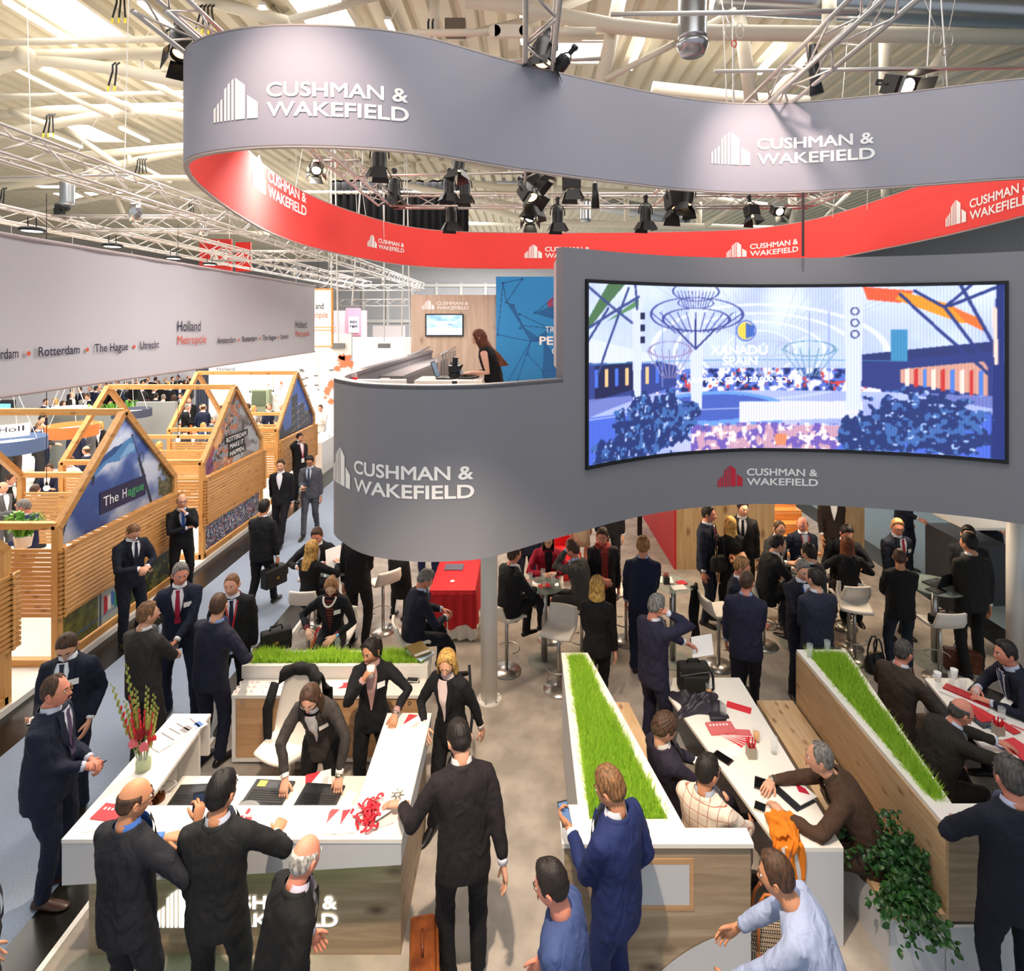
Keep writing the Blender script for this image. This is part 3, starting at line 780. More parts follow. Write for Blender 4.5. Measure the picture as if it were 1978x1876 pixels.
m = M(); m.box(X_ST, 15.2, -.06, 6.9, 70, 0); structure(m, 'floor_hall', mat('hall_floor', 'b9b6b0', .6))
m = M(); m.box(-32, -2, -.12, X_HOL, 32, .08); structure(m, 'floor_holland', mat('white_stand_floor', 'e3ded6', .4))
m = M(); m.box(-40, 32, -.1, X_HOL, 70, 0); structure(m, 'floor_hall_west', mat('hall_floor', 'b9b6b0', .6))
m = M(); m.box(-40, -2, -.2, 30, 70, -.07); structure(m, 'floor_screed', mat('hall_floor', '8a8782', .7))
def corrugated(x0, x1, y0, y1, zf, pitch=.55, depth=.16):
    m = M(); xs = np.arange(x0, x1, pitch); P = []
    for x in xs:
        for dx, dz in ((0, 0), (.30, 0), (.38, depth), (.47, depth)):
            P.append((x + dx * pitch / .55, dz))
    P = np.array(P)
    m.grid([[(a, y, zf(a) + b) for a, b in P] for y in (y0, y1)], 0, False); return m
roofm = mat('roof_sheet', 'cfc6b0', .6)
structure(corrugated(-45, 30, -3, 71, lambda x: 12.3), 'ceiling', roofm)
m = M(); m.box(-40, 70, 0, 30, 70.3, 13); structure(m, 'wall_back', mat('hall_wall', 'a9a9ae', .7))
m = M(); m.box(-40.3, 20, 0, -40, 70, 13); structure(m, 'wall_west', mat('hall_wall', 'b5b2b0', .7))
m = M(); m.box(30, 2, 0, 30.3, 70, 13); structure(m, 'wall_east', mat('hall_wall_dark', '6d7076', .7))
for i in range(16):
    x = -20 + i * 3.0
    m = M(); m.box(x, 69.8, 4.2, x + .35, 69.97, 9.5); structure(m, 'trim_far_post', mat('pale_post', 'c9c7c4', .6))
m = M(); m.box(-26, 69.75, 9.0, 27, 69.97, 9.35); m.box(-26, 69.75, 4.6, 27, 69.97, 5.0); structure(m, 'trim_far_rail', mat('pale_post', 'c9c7c4', .6))
def sky_at(pxa, pxb, y_far, y_near):
    z = 12.26; d1 = F * (z - EYE) / (CY - y_far); d0 = F * (z - EYE) / (CY - y_near)
    return ((pxa - CX) * d1 / F, (pxb - CX) * d1 / F, d0, d1)
glow = mat('skylight_glass', 'fffaf2', .4, emit=2.5)
n = 0
for a in [(150, 245, 57, -60), (182, 243, 266, 232), (598, 690, 42, -50), (1066, 1156, 110, 70), (150, 216, 377, 352), (1280, 1330, 250, 225)]:
    x0, x1, y0, y1 = sky_at(*a); n += 1
    m = M(); m.box(x0, y0, 12.20, x1, y1, 12.24); g = structure(m, 'window_%d' % n, glow, 'bright skylight pane in the corrugated roof')
    m = M(); 
    for q in ((x0 - .12, y0 - .12, x0, y1 + .12), (x1, y0 - .12, x1 + .12, y1 + .12), (x0, y0 - .12, x1, y0), (x0, y1, x1, y1 + .12)): m.box(q[0], q[1], 12.08, q[2], q[3], 12.26)
    f_ = m.build('window_frame', STEEL, g)
tube_glow = mat('fluorescent_tube', 'fff6e0', .4, emit=7)
def ceiling_tube(px, py, ln=1.6, lab='', z=12.0):
    d = F * (z - EYE) / (CY - py); x = (px - CX) * d / F
    t = thing('ceiling_light', lab, 'light', (x, d, z - .1), 0, 'strip lights along the roof')
    m = M(); m.box(x - .08, d, z + .0, x + .08, d + ln, z + .08); m.build('housing', WHITE, t)
    m = M(); m.box(x - .055, d, z - .07, x + .055, d + ln, z - .002); m.build('tube', tube_glow, t)
for k, (px, py, ln) in enumerate([(10, 0, 2), (270, 2, 1.6), (505, 10, 1.6), (748, 38, 1.6), (1240, 78, 1.6), (1515, 88, 1.6), (232, 245, 1.6), (95, 258, 1.6), (212, 366, 2), (105, 372, 2), (1010, 25, 1.4), (985, 120, 1.4)]):
    ceiling_tube(px, py, ln, 'glowing fluorescent strip light under the corrugated roof')
# ---------------------------------------------------------------- the curved deck of the stand
Z_UND, Z_PAR, Z_WALL = 2.5, 4.14, 5.53
def fp(px, py): d = F * (EYE - Z_UND) / (py - CY); return ((px - CX) * d / F, d)
front_pts = [(-1.95, 13.2), (-2.02, 11.0), (-2.08, 8.6), (-2.10, 7.0), fp(645, 1022), fp(668, 1052), fp(715, 1074), fp(800, 1085), fp(880, 1084), fp(940, 1078), fp(1000, 1062), fp(1060, 1044), fp(1130, 1025), fp(1200, 1006), fp(1300, 986), fp(1420, 975),
             fp(1500, 974), fp(1600, 977), fp(1700, 983), fp(1800, 991), fp(1900, 1002), fp(1978, 1013), (6.35, 5.95), (7.1, 5.3)]
DECK = Path(front_pts)
S_CORNER = DECK.s_at_px(1088, 6)                       # where the tall screen wall starts
def curved_wall(path, s0, s1, z0, z1, th, n=160, side=-1):
    """solid curved wall: outer face on the path, thickness th toward the inside"""
    q = np.linspace(s0, s1, n); a = path.pos(q); b = a + path.nor(q) * th * side
    m = M(); col = lambda p, z: np.column_stack([p, np.full(len(p), z)])
    ring = np.stack([col(a, z0), col(b, z0), col(b, z1), col(a, z1)], 1)
    m.rings(list(ring), True); return m
deck_cloth = mat('grey_deck_cladding', '828187', .55, bump=.03, bscale=500)
SG = 1  # normal side that faces the camera
if DECK.nor(np.array([DECK.s_at_px(850, 6)]))[0][1] > 0: SG = -1
par = thing('deck_parapet', 'grey curved parapet of the raised deck bearing white company lettering', 'parapet', (-1.0, 5.33, Z_UND))
auto_smooth(curved_wall(DECK, 1.5, S_CORNER, Z_UND, Z_PAR, .09, 150, -SG).build('cladding', deck_cloth, par))
m = curved_wall(DECK, 1.5, S_CORNER, Z_PAR - .03, Z_PAR + .012, .11, 150, -SG); auto_smooth(m.build('capping', mat('grey_capping', '77757a', .5), par))
wl = thing('screen_wall', 'tall grey concave wall holding the big video screen above the stand', 'screen wall', (2.6, 7.0, Z_UND))
auto_smooth(curved_wall(DECK, S_CORNER, DECK.L, Z_UND, Z_WALL, .12, 160, -SG).build('cladding', deck_cloth, wl))
pc = DECK.pos(np.array([S_CORNER]))[0]
m = M(); m.box(pc[0] - .010, pc[1] + .015, Z_PAR + .02, pc[0] + .008, pc[1] + 1.75, Z_WALL); m.build('end_panel', mat('pale_cladding', 'b9b4b8', .5), wl)
def logo_on(path, s0, sgn, z0, k, off, name, mt, parent, icon=True, text=True):
    v, f = logo2d(icon, text); v, f = split_x(v, f, .16)
    m = M(); m.add(path.bend(v, s0, sgn, z0, k, off), f); return m.build(name, mt, parent)
WL = mat('white_print', 'f4f1ee', .5)
def px_s(px, lo=0, hi=None): return DECK.s_at_px(px, lo, hi)
lo_ = 6.0
qv = np.linspace(3, 12, 3000); pv = DECK.pos(qv); lv = qv[np.argmin(pv[:, 0] / pv[:, 1])]
s0, s1 = px_s(683, lv), px_s(912, lv)
dirn = 1 if s1 > s0 else -1; kl = abs(s1 - s0) / 3.31
logo_on(DECK, s0 - 1.44 * kl * dirn, dirn, EYE - (958 - CY) * 5.45 / F, kl, .006 * SG, 'logo', WL, par)
s0, s1 = px_s(1386, lo_), px_s(1580, lo_)
z_l = EYE - (941 - CY) * 6.95 / F
logo_on(DECK, s0, dirn, z_l, abs(s1 - s0) / 4.8, .006 * SG, 'logo', WL, wl, icon=False)
logo_on(DECK, s0, dirn, z_l, abs(s1 - s0) / 4.8, .006 * SG, 'logo_mark', mat('red_print', 'c8203a', .5), wl, text=False)
q = np.linspace(1.0, DECK.L, 120); pin = DECK.pos(q) - DECK.nor(q) * .06 * SG
poly = [tuple(p) for p in pin] + [(7.1, 13.2)]
m = M(); m.prism(poly, Z_UND + .03, 3.0); structure(m, 'floor_deck', mat('deck_slab', '9b958e', .7))
# ---------------------------------------------------------------- video screen
sc_t = thing('video_screen', 'large curved video wall showing a bright shopping mall interior', 'screen', (2.6, 6.9, 3.19))
sa, sb = px_s(1134, lo_), px_s(1941, lo_)
ZA, ZB = 3.19, 5.17
m = M()
qs = np.linspace(sa, sb, 80)
def sp(q, z, off): p = DECK.pos(q) + DECK.nor(q) * off * SG; return np.column_stack([p, np.full(len(np.atleast_1d(q)), z)])
for za, zb in ((ZA - .035, ZA), (ZB, ZB + .035)):
    m.rings(list(np.stack([sp(qs, za, .0), sp(qs, za, .03), sp(qs, zb, .03), sp(qs, zb, .0)], 1)))
for q0 in (sa - .03, sb):
    qq = np.array([q0, q0 + .03]); m.rings(list(np.stack([sp(qq, ZA - .035, 0), sp(qq, ZA - .035, .03), sp(qq, ZB + .035, .03), sp(qq, ZB + .035, 0)], 1)))
m.build('bezel', BLACK, sc_t)
p = Pic(600, 230)
sky = np.clip(p.Y * .9 + .15, 0, 1)[..., None]
p.a = np.array([.80, .85, 1.0]) * sky + np.array([.62, .68, .98]) * (1 - sky)
r = p.noise(4, 3)[..., None]; p.a = np.clip(p.a + (r - .5) * .25, 0, 1)
for k in range(9): p.line(.20 + k * .03, 1, .48, .62, .008, (.72, .76, .95), .6); p.line(.85 - k * .035, 1, .52, .62, .008, (.72, .76, .95), .6)
for k in range(4): p.ell(.48, .60, .30 - k * .07, .30 - k * .055, (.93, .95, 1), .8, .05)
nz = p.noise(26, 5, 3); band = (p.Y > .36) & (p.Y < .50)
p.put(band, (.28, .40, .80), .85); p.put(band & (nz > .56), (.98, .94, .95)); p.put(band & (nz < .40), (.10, .16, .42)); p.put(band & (p.noise(40, 8, 2) > .74), (.85, .25, .25))
p.poly([(0, .26), (.26, .40), (.26, .52), (.13, .60), (0, .64)], (.20, .26, .56)); p.poly([(0, .56), (.20, .54), (.20, .59), (0, .70)], (.86, .89, 1)); p.poly([(.02, .35), (.15, .40), (.15, .56), (.02, .54)], (.10, .12, .30))
for k in range(7): p.poly([(.02 + k * .03, .42), (.03 + k * .03, .42), (.03 + k * .03, .52), (.02 + k * .03, .52)], (.95, .78, .55) if k % 2 else (.3, .45, .9))
p.poly([(.70, .40), (1, .28), (1, .64), (.70, .53)], (.17, .22, .50)); p.poly([(.70, .53), (1, .62), (1, .68), (.70, .58)], (.16, .20, .44)); p.poly([(.80, .42), (.97, .36), (.97, .56), (.80, .50)], (.85, .62, .56))
for k in range(9): p.poly([(.81 + k * .018, .40 - k * .006), (.818 + k * .018, .40 - k * .006), (.818 + k * .018, .51), (.81 + k * .018, .50)], [(.95, .9, .85), (.8, .2, .2), (.3, .5, .9)][k % 3])
p.poly([(.78, .55), (.815, .55), (.815, .74), (.78, .74)], (.25, .55, .75))
p.put((p.Y < .36) & (p.Y > .20), (.66, .70, 1.0), .55); p.ell(.36, .17, .22, .18, (.74, .76, 1)); p.ell(.36, .23, .20, .13, (.42, .62, .92)); p.ell(.36, .26, .16, .08, (.28, .38, .75))
p.poly([(.43, .16), (.72, .20), (.72, .30), (.43, .29)], (.88, .88, 1)); p.put((p.Y < .15) & (p.X > .3) & (p.X < .70), (.80, .62, .72)); p.put((p.Y < .16) & (p.X > .30) & (p.X < .72) & (p.noise(22, 11, 3) > .52), (.45, .36, .72)); p.put((p.Y < .16) & (p.X > .30) & (p.X < .72) & (p.noise(30, 12, 3) > .62), (.98, .90, .90)); p.poly([(.520, .02), (.545, .02), (.547, .09), (.518, .09)], (.88, .55, .40))
p.poly([(0, 0), (.10, 0), (.26, .26), (.0, .26)], (.30, .42, .86)); p.poly([(.72, .20), (1, .26), (1, 0), (.66, 0)], (.30, .42, .86))
for x0, w in ((.315, .030), (.145, .022), (.70, .032)):
    p.poly([(x0 - w / 2, .25), (x0 + w / 2, .25), (x0 + w * .7, 1), (x0 - w * .7, 1)], (.84, .87, 1))
for x0 in (.22, .42, .60, .645): p.line(x0, .40, x0, .85, .008, (.55, .62, .92), .8)
for k, (yy, rx, ry) in enumerate(((.83, .130, .105), (.80, .095, .07), (.90, .05, .035), (.97, .065, .06))): p.ell(.313, yy, rx, ry, (.26, .30, .58), 1, .055 if k == 0 else .08)
for k in range(-5, 6): p.line(.313 + k * .011, .72, .313 + k * .025, .84, .007, (.26, .30, .58)); p.line(.313 + k * .010, .97, .313 + k * .006, .87, .006, (.26, .30, .58))
p.line(.313, .62, .313, .80, .012, (.15, .18, .45)); p.line(.313, .62, .26, .74, .012, (.2, .24, .5)); p.line(.313, .62, .366, .74, .012, (.2, .24, .5))
for x0, c in ((.60, (.45, .62, .72)), (.24, (.60, .55, .7)), (.50, (.70, .75, .85))):
    for k in range(-3, 4): p.line(x0 + k * .006, .45, x0 + k * .022, .62, .007, c)
    p.ell(x0, .62, .062, .05, c, 1, .12)
p.poly([(0, .80), (.0, .74), (.11, 1.0), (.06, 1)], (.30, .45, .30)); p.poly([(.05, .78), (.15, .88), (.15, .92)], (.35, .55, .35))
for a in ((0, .75, .15, .93), (0, .98, .13, .78), (.03, .5, .12, .98), (.14, 1, .145, .86), (0, .68, .06, .86)): p.line(*a, .016, (.22, .28, .52))
p.poly([(.72, 1), (.83, .97), (.80, .90), (.73, .92)], (.92, .36, .22)); p.poly([(.80, .97), (.90, .89), (.96, .77), (.92, .78), (.79, .92)], (.98, .60, .16)); p.poly([(.90, .88), (.96, .80), (.97, .72), (.93, .78)], (.95, .45, .2))
for a in ((.80, .95, .985, .45), (.89, .87, .985, .48), (.92, 1, .99, .60), (.89, .87, .94, 1), (.83, .97, .89, .87), (.90, .88, 1, 1)): p.line(*a, .018, (.16, .22, .50))
p.poly([(.975, .0), (1, .0), (1, 1), (.985, 1)], (.12, .18, .46)); p.line(.985, .55, .982, .86, .02, (1, .85, .8))
for (cx_, cy_, rx, ry, sd) in ((.20, .19, .125, .19, 21), (.10, .05, .10, .09, 22), (.84, .17, .14, .20, 23), (.73, .10, .07, .13, 24)):
    q = ((p.X - cx_) / rx) ** 2 + ((p.Y - cy_) / ry) ** 2; nn = p.noise(20, sd, 3)
    p.put(q + (nn - .5) * 1.6 < .9, (.13, .20, .45)); p.put((q + (nn - .5) * 1.6 < .9) & (p.noise(34, sd + 9, 2) > .6), (.26, .42, .70)); p.put((q + (nn - .5) * 1.6 < .9) & (p.noise(44, sd + 3, 2) > .76), (.70, .80, 1))
for k in range(3): p.poly([(.155, .80 - k * .07), (.168, .80 - k * .07), (.168, .84 - k * .07), (.155, .84 - k * .07)], (.08, .1, .25)); p.ell(.703, .85 - k * .07, .010, .026, (.15, .2, .4), 1, .3)
p.ell(.447, .73, .026, .065, (.30, .40, .72), 1, .12); p.ell(.447, .73, .021, .052, (.95, .82, .30)); p.poly([(.447, .68), (.468, .70), (.468, .76), (.447, .78)], (.25, .40, .75))
b_ = p.a.copy()
for dy, dx in ((0, 1), (1, 0), (0, -1), (-1, 0)): b_ += np.roll(p.a, (dy, dx), (0, 1))
p.a = b_ / 5
p.a *= (1 - .10 * (np.arange(600) % 4 == 0))[None, :, None]
def fn(u, v):
    q = sa + (sb - sa) * u; pp = DECK.pos(q) + DECK.nor(q) * .012 * SG; return np.stack([pp[..., 0], pp[..., 1], ZA + (ZB - ZA) * v], -1)
mm, cc = p.mesh(fn)
mm.build('picture', vcol('screen_picture', .85), sc_t, colors=cc)
scr_white = mat('screen_lettering', 'ffffff', .5, emit=1.0)
def on_screen(s, u0, u1, v0, h, name='lettering'):
    v, f = text_fit(s, u0 * (sb - sa), u1 * (sb - sa), 0, h * (ZB - ZA), .02); v, f = split_x(v, f, .2)
    m = M(); m.add(DECK.bend(v, sa, 1, ZA + v0 * (ZB - ZA), 1, .02 * SG), f); m.build(name, scr_white, sc_t)
if dirn > 0:
    on_screen('XANADÚ', .352, .500, .585, .055); on_screen('SPAIN', .385, .475, .52, .05); on_screen('APPROX GLA: 120,000 SQ M', .30, .570, .415, .03)
for k, (x, y, lab) in enumerate([(-.45, 7.15, 'white steel column on a bolted flange beside the aisle'), (6.72, 7.8, 'white steel column near the far aisle by the water bottle')]):
    t = thing('support_column', lab, 'column', (x, y, 0))
    m = M(); m.tube([(x, y, 0), (x, y, Z_UND + .05)], .105, 28); m.build('shaft', mat('white_column', 'e6e3de', .4), t, True)
    m = M(); m.lathe([(.155, 0), (.155, .02), (.15, .026), (.0, .026)], (x, y, 0), 28); m.build('flange', mat('white_column', 'e6e3de', .4), t)
    for a in range(6):
        m = M(); m.lathe([(.014, .024), (.014, .034), (0, .036)], (x + .13 * math.cos(a * 1.047 + .3), y + .13 * math.sin(a * 1.047 + .3), 0), 8); m.build('bolt', CHROME, t)
# ---------------------------------------------------------------- hanging band
ZR0, ZR1 = EYE + 1.6, EYE + 2.7
ring_pts = [(-4.28, 8.34), (-3.95, 7.0), (-3.66, 6.15), (-3.30, 5.58), (-2.69, 5.27), (-1.95, 5.19), (-1.04, 5.37), (-.08, 5.95), (1.1, 6.54), (2.05, 6.93), (3.0, 7.07), (4.24, 6.8), (5.55, 6.33), (6.5, 6.25), (7.25, 7.1), (7.6, 8.67), (7.86, 10.6), (7.9, 12.5), (7.8, 14.6), (7.1, 16.2), (5.9, 16.95), (3, 17.35), (-.22, 17.4), (-2.2, 17.1), (-3.4, 16.2), (-4.15, 14.5), (-4.63, 12.3), (-4.60, 10.2)]
RING = Path(ring_pts, True, 16)
rn = RING.nor(np.array([RING.s_at_px(900, 2, RING.L * .4)]))[0]; RG = 1 if rn[1] < 0 else -1
band = thing('hanging_banner', 'huge ring shaped fabric banner overhead, grey outside and red inside', 'banner', (1.5, 11, ZR0))
q = np.linspace(0, RING.L, 300); col = lambda p, z: np.column_stack([p, np.full(len(p), z)])
a, b2 = RING.pos(q), RING.pos(q) - RING.nor(q) * .05 * RG
m = M(); m.grid(np.stack([col(a, ZR0), col(a, ZR1)], 1)); o = m.build('outer_fabric', mat('grey_banner_fabric', '9c99a4', .85, bump=.08, bscale=180), band, True)
m = M(); m.grid(np.stack([col(b2, ZR0), col(b2, ZR1)], 1)); o = m.build('inner_fabric', mat('red_banner_fabric', 'ee4540', .8, bump=.05, bscale=180), band, True)
m = M()
for z in (ZR0, ZR1): m.rings(list(np.stack([col(a, z - .012), col(b2, z - .012), col(b2, z + .012), col(a, z + .012)], 1)))
m.build('edge_piping', mat('banner_edge', 'b7a9a4', .6), band)
def ring_logo(px0, px1, py_base, lo, hi, outer, name):
    s0, s1 = RING.s_at_px(px0, lo, hi), RING.s_at_px(px1, lo, hi); sg = 1 if s1 > s0 else -1
    d = RING.pos(np.array([(s0 + s1) / 2]))[0][1]; z = EYE + (CY - py_base) * d / F
    v, f = logo2d(); v, f = split_x(v, f, .16); k = abs(s1 - s0) / 4.8
    m = M(); m.add(RING.bend(v, s0, sg, z, k, (.008 if outer else -.058) * RG), f); m.build(name, WL, band)
hf = RING.s_at_px(1978, RING.L * .2, RING.L * .5)
sF = [RING.s_at_px(x, 2, hf + .5) for x in (450, 1900)]
ring_logo(414, 790, 226, 3.0, 9, True, 'logo'); ring_logo(1373, 1690, 318, 6, hf + .3, True, 'logo')
Lr = RING.L
i_l = np.where((RING.p[:, 1] > 7) & (RING.p[:, 0] < -3.0))[0]
ring_logo(480, 587, 392, Lr * .86, Lr, False, 'logo'); ring_logo(706, 778, 483, Lr * .70, Lr * .95, False, 'logo')
ring_logo(1013, 1140, 499, Lr * .55, Lr * .80, False, 'logo'); ring_logo(1403, 1545, 494, Lr * .50, Lr * .70, False, 'logo'); ring_logo(1833, 2000, 418, Lr * .33, Lr * .55, False, 'logo')
# ================================================================ counters, planters, tables
OAK = wood('oak_front', 'cfa67c', 'b98d62', axis=0, scale=1.0)
OAKG = wood('grey_oak_front', 'b6a184', '957f65', '5e4c3a', axis=0, scale=.9)
PINE = wood('knotty_pine', 'd6b58d', 'c09a6e', '86592f', axis=1, scale=1.7)
PINEX = wood('knotty_pine_panel', 'b99f7d', 'a3875f', '6f5334', axis=2, scale=.8)
GRASS = mat('wheat_grass', 'c6e45c', .55, c2='8cc034', vscale=38, spec=.3)
def translucent(mt, c, k):
    nt = mt.node_tree; b = nt.nodes['Principled BSDF']; o = nt.nodes['Material Output']; t = nt.nodes.new('ShaderNodeBsdfTranslucent'); t.inputs[0].default_value = (*lin(hx(c)), 1)
    x = nt.nodes.new('ShaderNodeMixShader'); x.inputs[0].default_value = k; nt.links.new(b.outputs[0], x.inputs[1]); nt.links.new(t.outputs[0], x.inputs[2]); nt.links.new(x.outputs[0], o.inputs[0])
translucent(GRASS, 'd2f060', .45)
def grass_patch(quad, z, n, hmin=.07, hmax=.125, name='grass', parent=None, seed=1):
    """upright blades inside a quad given as 4 plan points"""
    r = np.random.default_rng(seed); a, b, c, d = [np.array(q) for q in quad]
    u, v = r.random(n), r.random(n)
    P = (a * (1 - u)[:, None] + b * u[:, None]) * (1 - v)[:, None] + (d * (1 - u)[:, None] + c * u[:, None]) * v[:, None]
    h = hmin + (hmax - hmin) * r.random(n) * (.6 + .4 * np.sin(P[:, 0] * 9 + seed) * np.sin(P[:, 1] * 7)) ; az = r.random(n) * 6.283; ln = r.random(n) ** 1.6 * .055 * (h / .1)
    dx = np.column_stack([np.cos(az), np.sin(az)]) * ln[:, None]; w = .0034 + .0024 * r.random(n); pa = r.random(n) * 6.283
    sd = np.column_stack([np.cos(pa), np.sin(pa)]) * w[:, None]
    Z = lambda q, k: np.column_stack([q, np.full(n, z) + h * k])
    V = np.stack([Z(P - sd, 0), Z(P + sd, 0), Z(P + dx * .35 + sd * .9, .6), Z(P + dx * .35 - sd * .9, .6), Z(P + dx, 1)], 1).reshape(-1, 3)
    f = []
    for i in range(n): k = i * 5; f.append((k, k + 1, k + 2, k + 3)); f.append((k + 3, k + 2, k + 4))
    m = M(); m.add(V, f); o = m.build(name, GRASS, parent)
    return tag(o, None, None, None, 'stuff') if parent is not None else o
# ---------------------------------------------------------------- reception counter
rc = thing('reception_counter', 'white U-shaped reception counter with wood base and backlit sign', 'counter', (-2.1, 4.3, 0))
TOPW = mat('white_worktop', 'efe9e0', .35)
m = M(); m.prism([(-3.31, 4.066), (-.88, 4.066), (-.88, 5.38), (-1.30, 5.38), (-1.29, 4.353), (-2.90, 4.353), (-2.96, 5.37), (-3.32, 5.37)], 1.022, 1.05); m.build('worktop', TOPW, rc)
m = M(); m.add([(-3.31, 4.07, 1.02), (-.885, 4.07, 1.02), (-.885, 4.07, .865), (-3.31, 4.07, .717), (-3.31, 4.10, 1.02), (-.885, 4.10, 1.02), (-.885, 4.10, .865), (-3.31, 4.10, .717)],
               [(0, 1, 2, 3), (7, 6, 5, 4), (3, 2, 6, 7), (0, 3, 7, 4), (1, 5, 6, 2), (0, 4, 5, 1)]); m.build('fascia', GREYL, rc)
m = M(); m.box(-3.31, 4.101, .70, -3.28, 5.34, 1.02); m.build('side_fascia', GREYL, rc)
m = M(); m.box(-3.31, 5.335, .68, -2.965, 5.365, 1.02); m.build('end_panel', WHITE, rc)
m = M(); m.box(-.915, 4.101, .86, -.885, 5.375, 1.02); m.build('side_fascia', GREYL, rc)
m = M(); m.box(-3.27, 4.27, 0, -.93, 4.30, 1.02); m.build('base_panel', OAKG, rc)
m = M(); m.box(-.96, 4.301, 0, -.93, 5.34, 1.02); m.build('side_panel', OAKG, rc)
m = M(); m.box(-1.27, 5.31, 0, -.961, 5.34, 1.02); m.build('back_panel', OAKG, rc)
m = M(); m.box(-3.2, 4.31, 0, -3.17, 5.30, 1.02); m.build('inner_panel', WHITE, rc)
m = M(); m.box(-3.165, 4.9, .42, -2.98, 5.30, .45); m.build('shelf', WHITE, rc)
m = M(); m.box(-3.165, 5.2, .0, -2.98, 5.23, 1.02); m.build('leg_panel', WHITE, rc)
m = M(); m.box(-2.98, 4.31, .76, -1.28, 4.96, .79); m.build('desk_top', mat('desk_laminate', 'dfd8cd', .4), rc)
m = M(); m.box(-2.95, 4.85, 0, -1.30, 4.87, .759); m.build('modesty_panel', WHITE, rc)
v, f = logo2d(); m = M(); k = .287; m.add([(-2.78 + a * k, 4.262, .212 + b * k) for a, b in v], f); m.build('logo', mat('backlit_sign', 'f2fbff', .5, emit=1.6), rc)
m = M(); m.box(-3.2, 4.20, .90, -1.0, 4.22, .92); m.build('light_strip', mat('green_led', '60d040', .5, emit=2), rc)
area('green_led_lamp', (-2.1, 4.19, .80), 2.2, .5, (.25, 1, .15), (-2.1, 4.28, .60), .03)
# ---------------------------------------------------------------- cabinet behind with grass
cb = thing('back_cabinet', 'white and oak cabinet behind reception topped by a low grass planter', 'cabinet', (-2.1, 6.35, 0))
m = M(); m.box(-3.14, 6.09, .715, -1.10, 6.37, .75); m.build('worktop', TOPW, cb)
m = M(); m.box(-3.14, 6.10, .03, -3.10, 6.67, .714); m.box(-1.14, 6.10, .03, -1.10, 6.67, .714); m.box(-3.099, 6.64, .03, -1.141, 6.67, .714); m.box(-3.099, 6.10, .03, -1.141, 6.63, .07); m.box(-2.13, 6.10, .0701, -2.10, 6.63, .714); m.build('carcass', WHITE, cb)
for x0, x1 in ((-3.095, -2.135), (-2.095, -1.145)):
    d_ = M().box(x0, 6.105, .074, x1, 6.125, .710).build('door', OAK, cb)
    M().box(x0, 6.10, .60, x1, 6.1045, .710).build('drawer_front', OAK, d_) if x0 < -3 else None
    m = M(); xk = x0 + .07 if x0 < -3 else x1 - .09
    a = np.linspace(0, 6.283, 15); m.tube([(xk + .016 * math.cos(q), 6.098, .665 + .016 * math.sin(q)) for q in a], .004, 6, False); m.build('grommet', CHROME, d_)
m = M(); m.box(-3.08, 6.14, 0, -1.16, 6.6, .03); m.build('plinth', DARKW, cb)
def trough(m, quad, z0, z1, t=.035):
    """open box: outer quad (plan), walls of thickness t"""
    q = [np.array(p) for p in quad]; c = sum(q) / 4; inn = []
    for i in range(4):
        a, b, d = q[i - 1], q[i], q[(i + 1) % 4]; e1, e2 = nrm(b - a), nrm(d - b); n1, n2 = np.array([-e1[1], e1[0]]), np.array([-e2[1], e2[0]])
        k = nrm(n1 + n2); inn.append(b + k * t / max(.3, np.dot(k, n1)))
    for i in range(4): m.prism([tuple(q[i]), tuple(q[(i + 1) % 4]), tuple(inn[(i + 1) % 4]), tuple(inn[i])], z0, z1)
    return inn
m = M(); inn = trough(m, [(-3.17, 6.371), (-1.09, 6.371), (-1.09, 6.67), (-3.17, 6.67)], .751, .895, .055); m.build('planter', WHITE, cb)
m = M(); m.prism([tuple(p) for p in inn], .76, .84); m.build('soil', mat('soil', '4a4a20', .9), cb)
grass_patch(inn, .835, 5200, .11, .19, 'grass', cb, 3)
# ---------------------------------------------------------------- planter wall A (middle)
pa = thing('planter_wall', 'white planter wall full of bright green grass ending in a wood fronted counter', 'planter', (.8, 5.2, 0))
Q = [(.40, 4.36), (1.12, 4.36), (.70, 6.36), (.40, 6.36)]
Q = [(.405, 4.16), (1.17, 4.16), (.70, 6.36), (.405, 6.36)]
G = [(.481, 4.235), (1.065, 4.235), (.635, 6.28), (.485, 6.28)]
m = M()
for i in range(4): m.prism([Q[i], Q[(i + 1) % 4], G[(i + 1) % 4], G[i]], 1.02, 1.05)
m.prism([(.262, 4.03), (1.62, 4.03), (1.62, 4.159), (.262, 4.159)], 1.02, 1.05); m.prism([(.262, 4.159), (.404, 4.159), (.404, 4.36), (.262, 4.36)], 1.02, 1.05); m.build('worktop', TOPW, pa)
m = M(); m.prism([(.415, 4.36), (.435, 4.36), (.435, 6.34), (.415, 6.34)], 0, 1.019); m.prism([(.436, 6.32), (.69, 6.32), (.69, 6.34), (.436, 6.34)], 0, 1.019); m.build('side_panel', GREYL, pa)
m = M(); m.prism([(1.13, 4.20), (1.155, 4.20), (.69, 6.30), (.665, 6.30)], 0, 1.019); m.build('backrest', PINE, pa)
m = M(); m.prism(G, .90, .95); m.build('soil', mat('soil', '4a4a20', .9), pa)
grass_patch(G, .95, 17000, .12, .20, 'grass', pa, 4)
m = M(); m.box(.28, 4.05, 0, 1.605, 4.07, 1.019); m.build('front_panel', OAKG, pa)
m = M(); m.box(.28, 4.071, 0, .30, 4.35, 1.019); m.build('end_panel', WHITE, pa)
m = M(); m.box(1.585, 4.071, 0, 1.605, 4.155, 1.019); m.build('end_panel', WHITE, pa)
m = M()
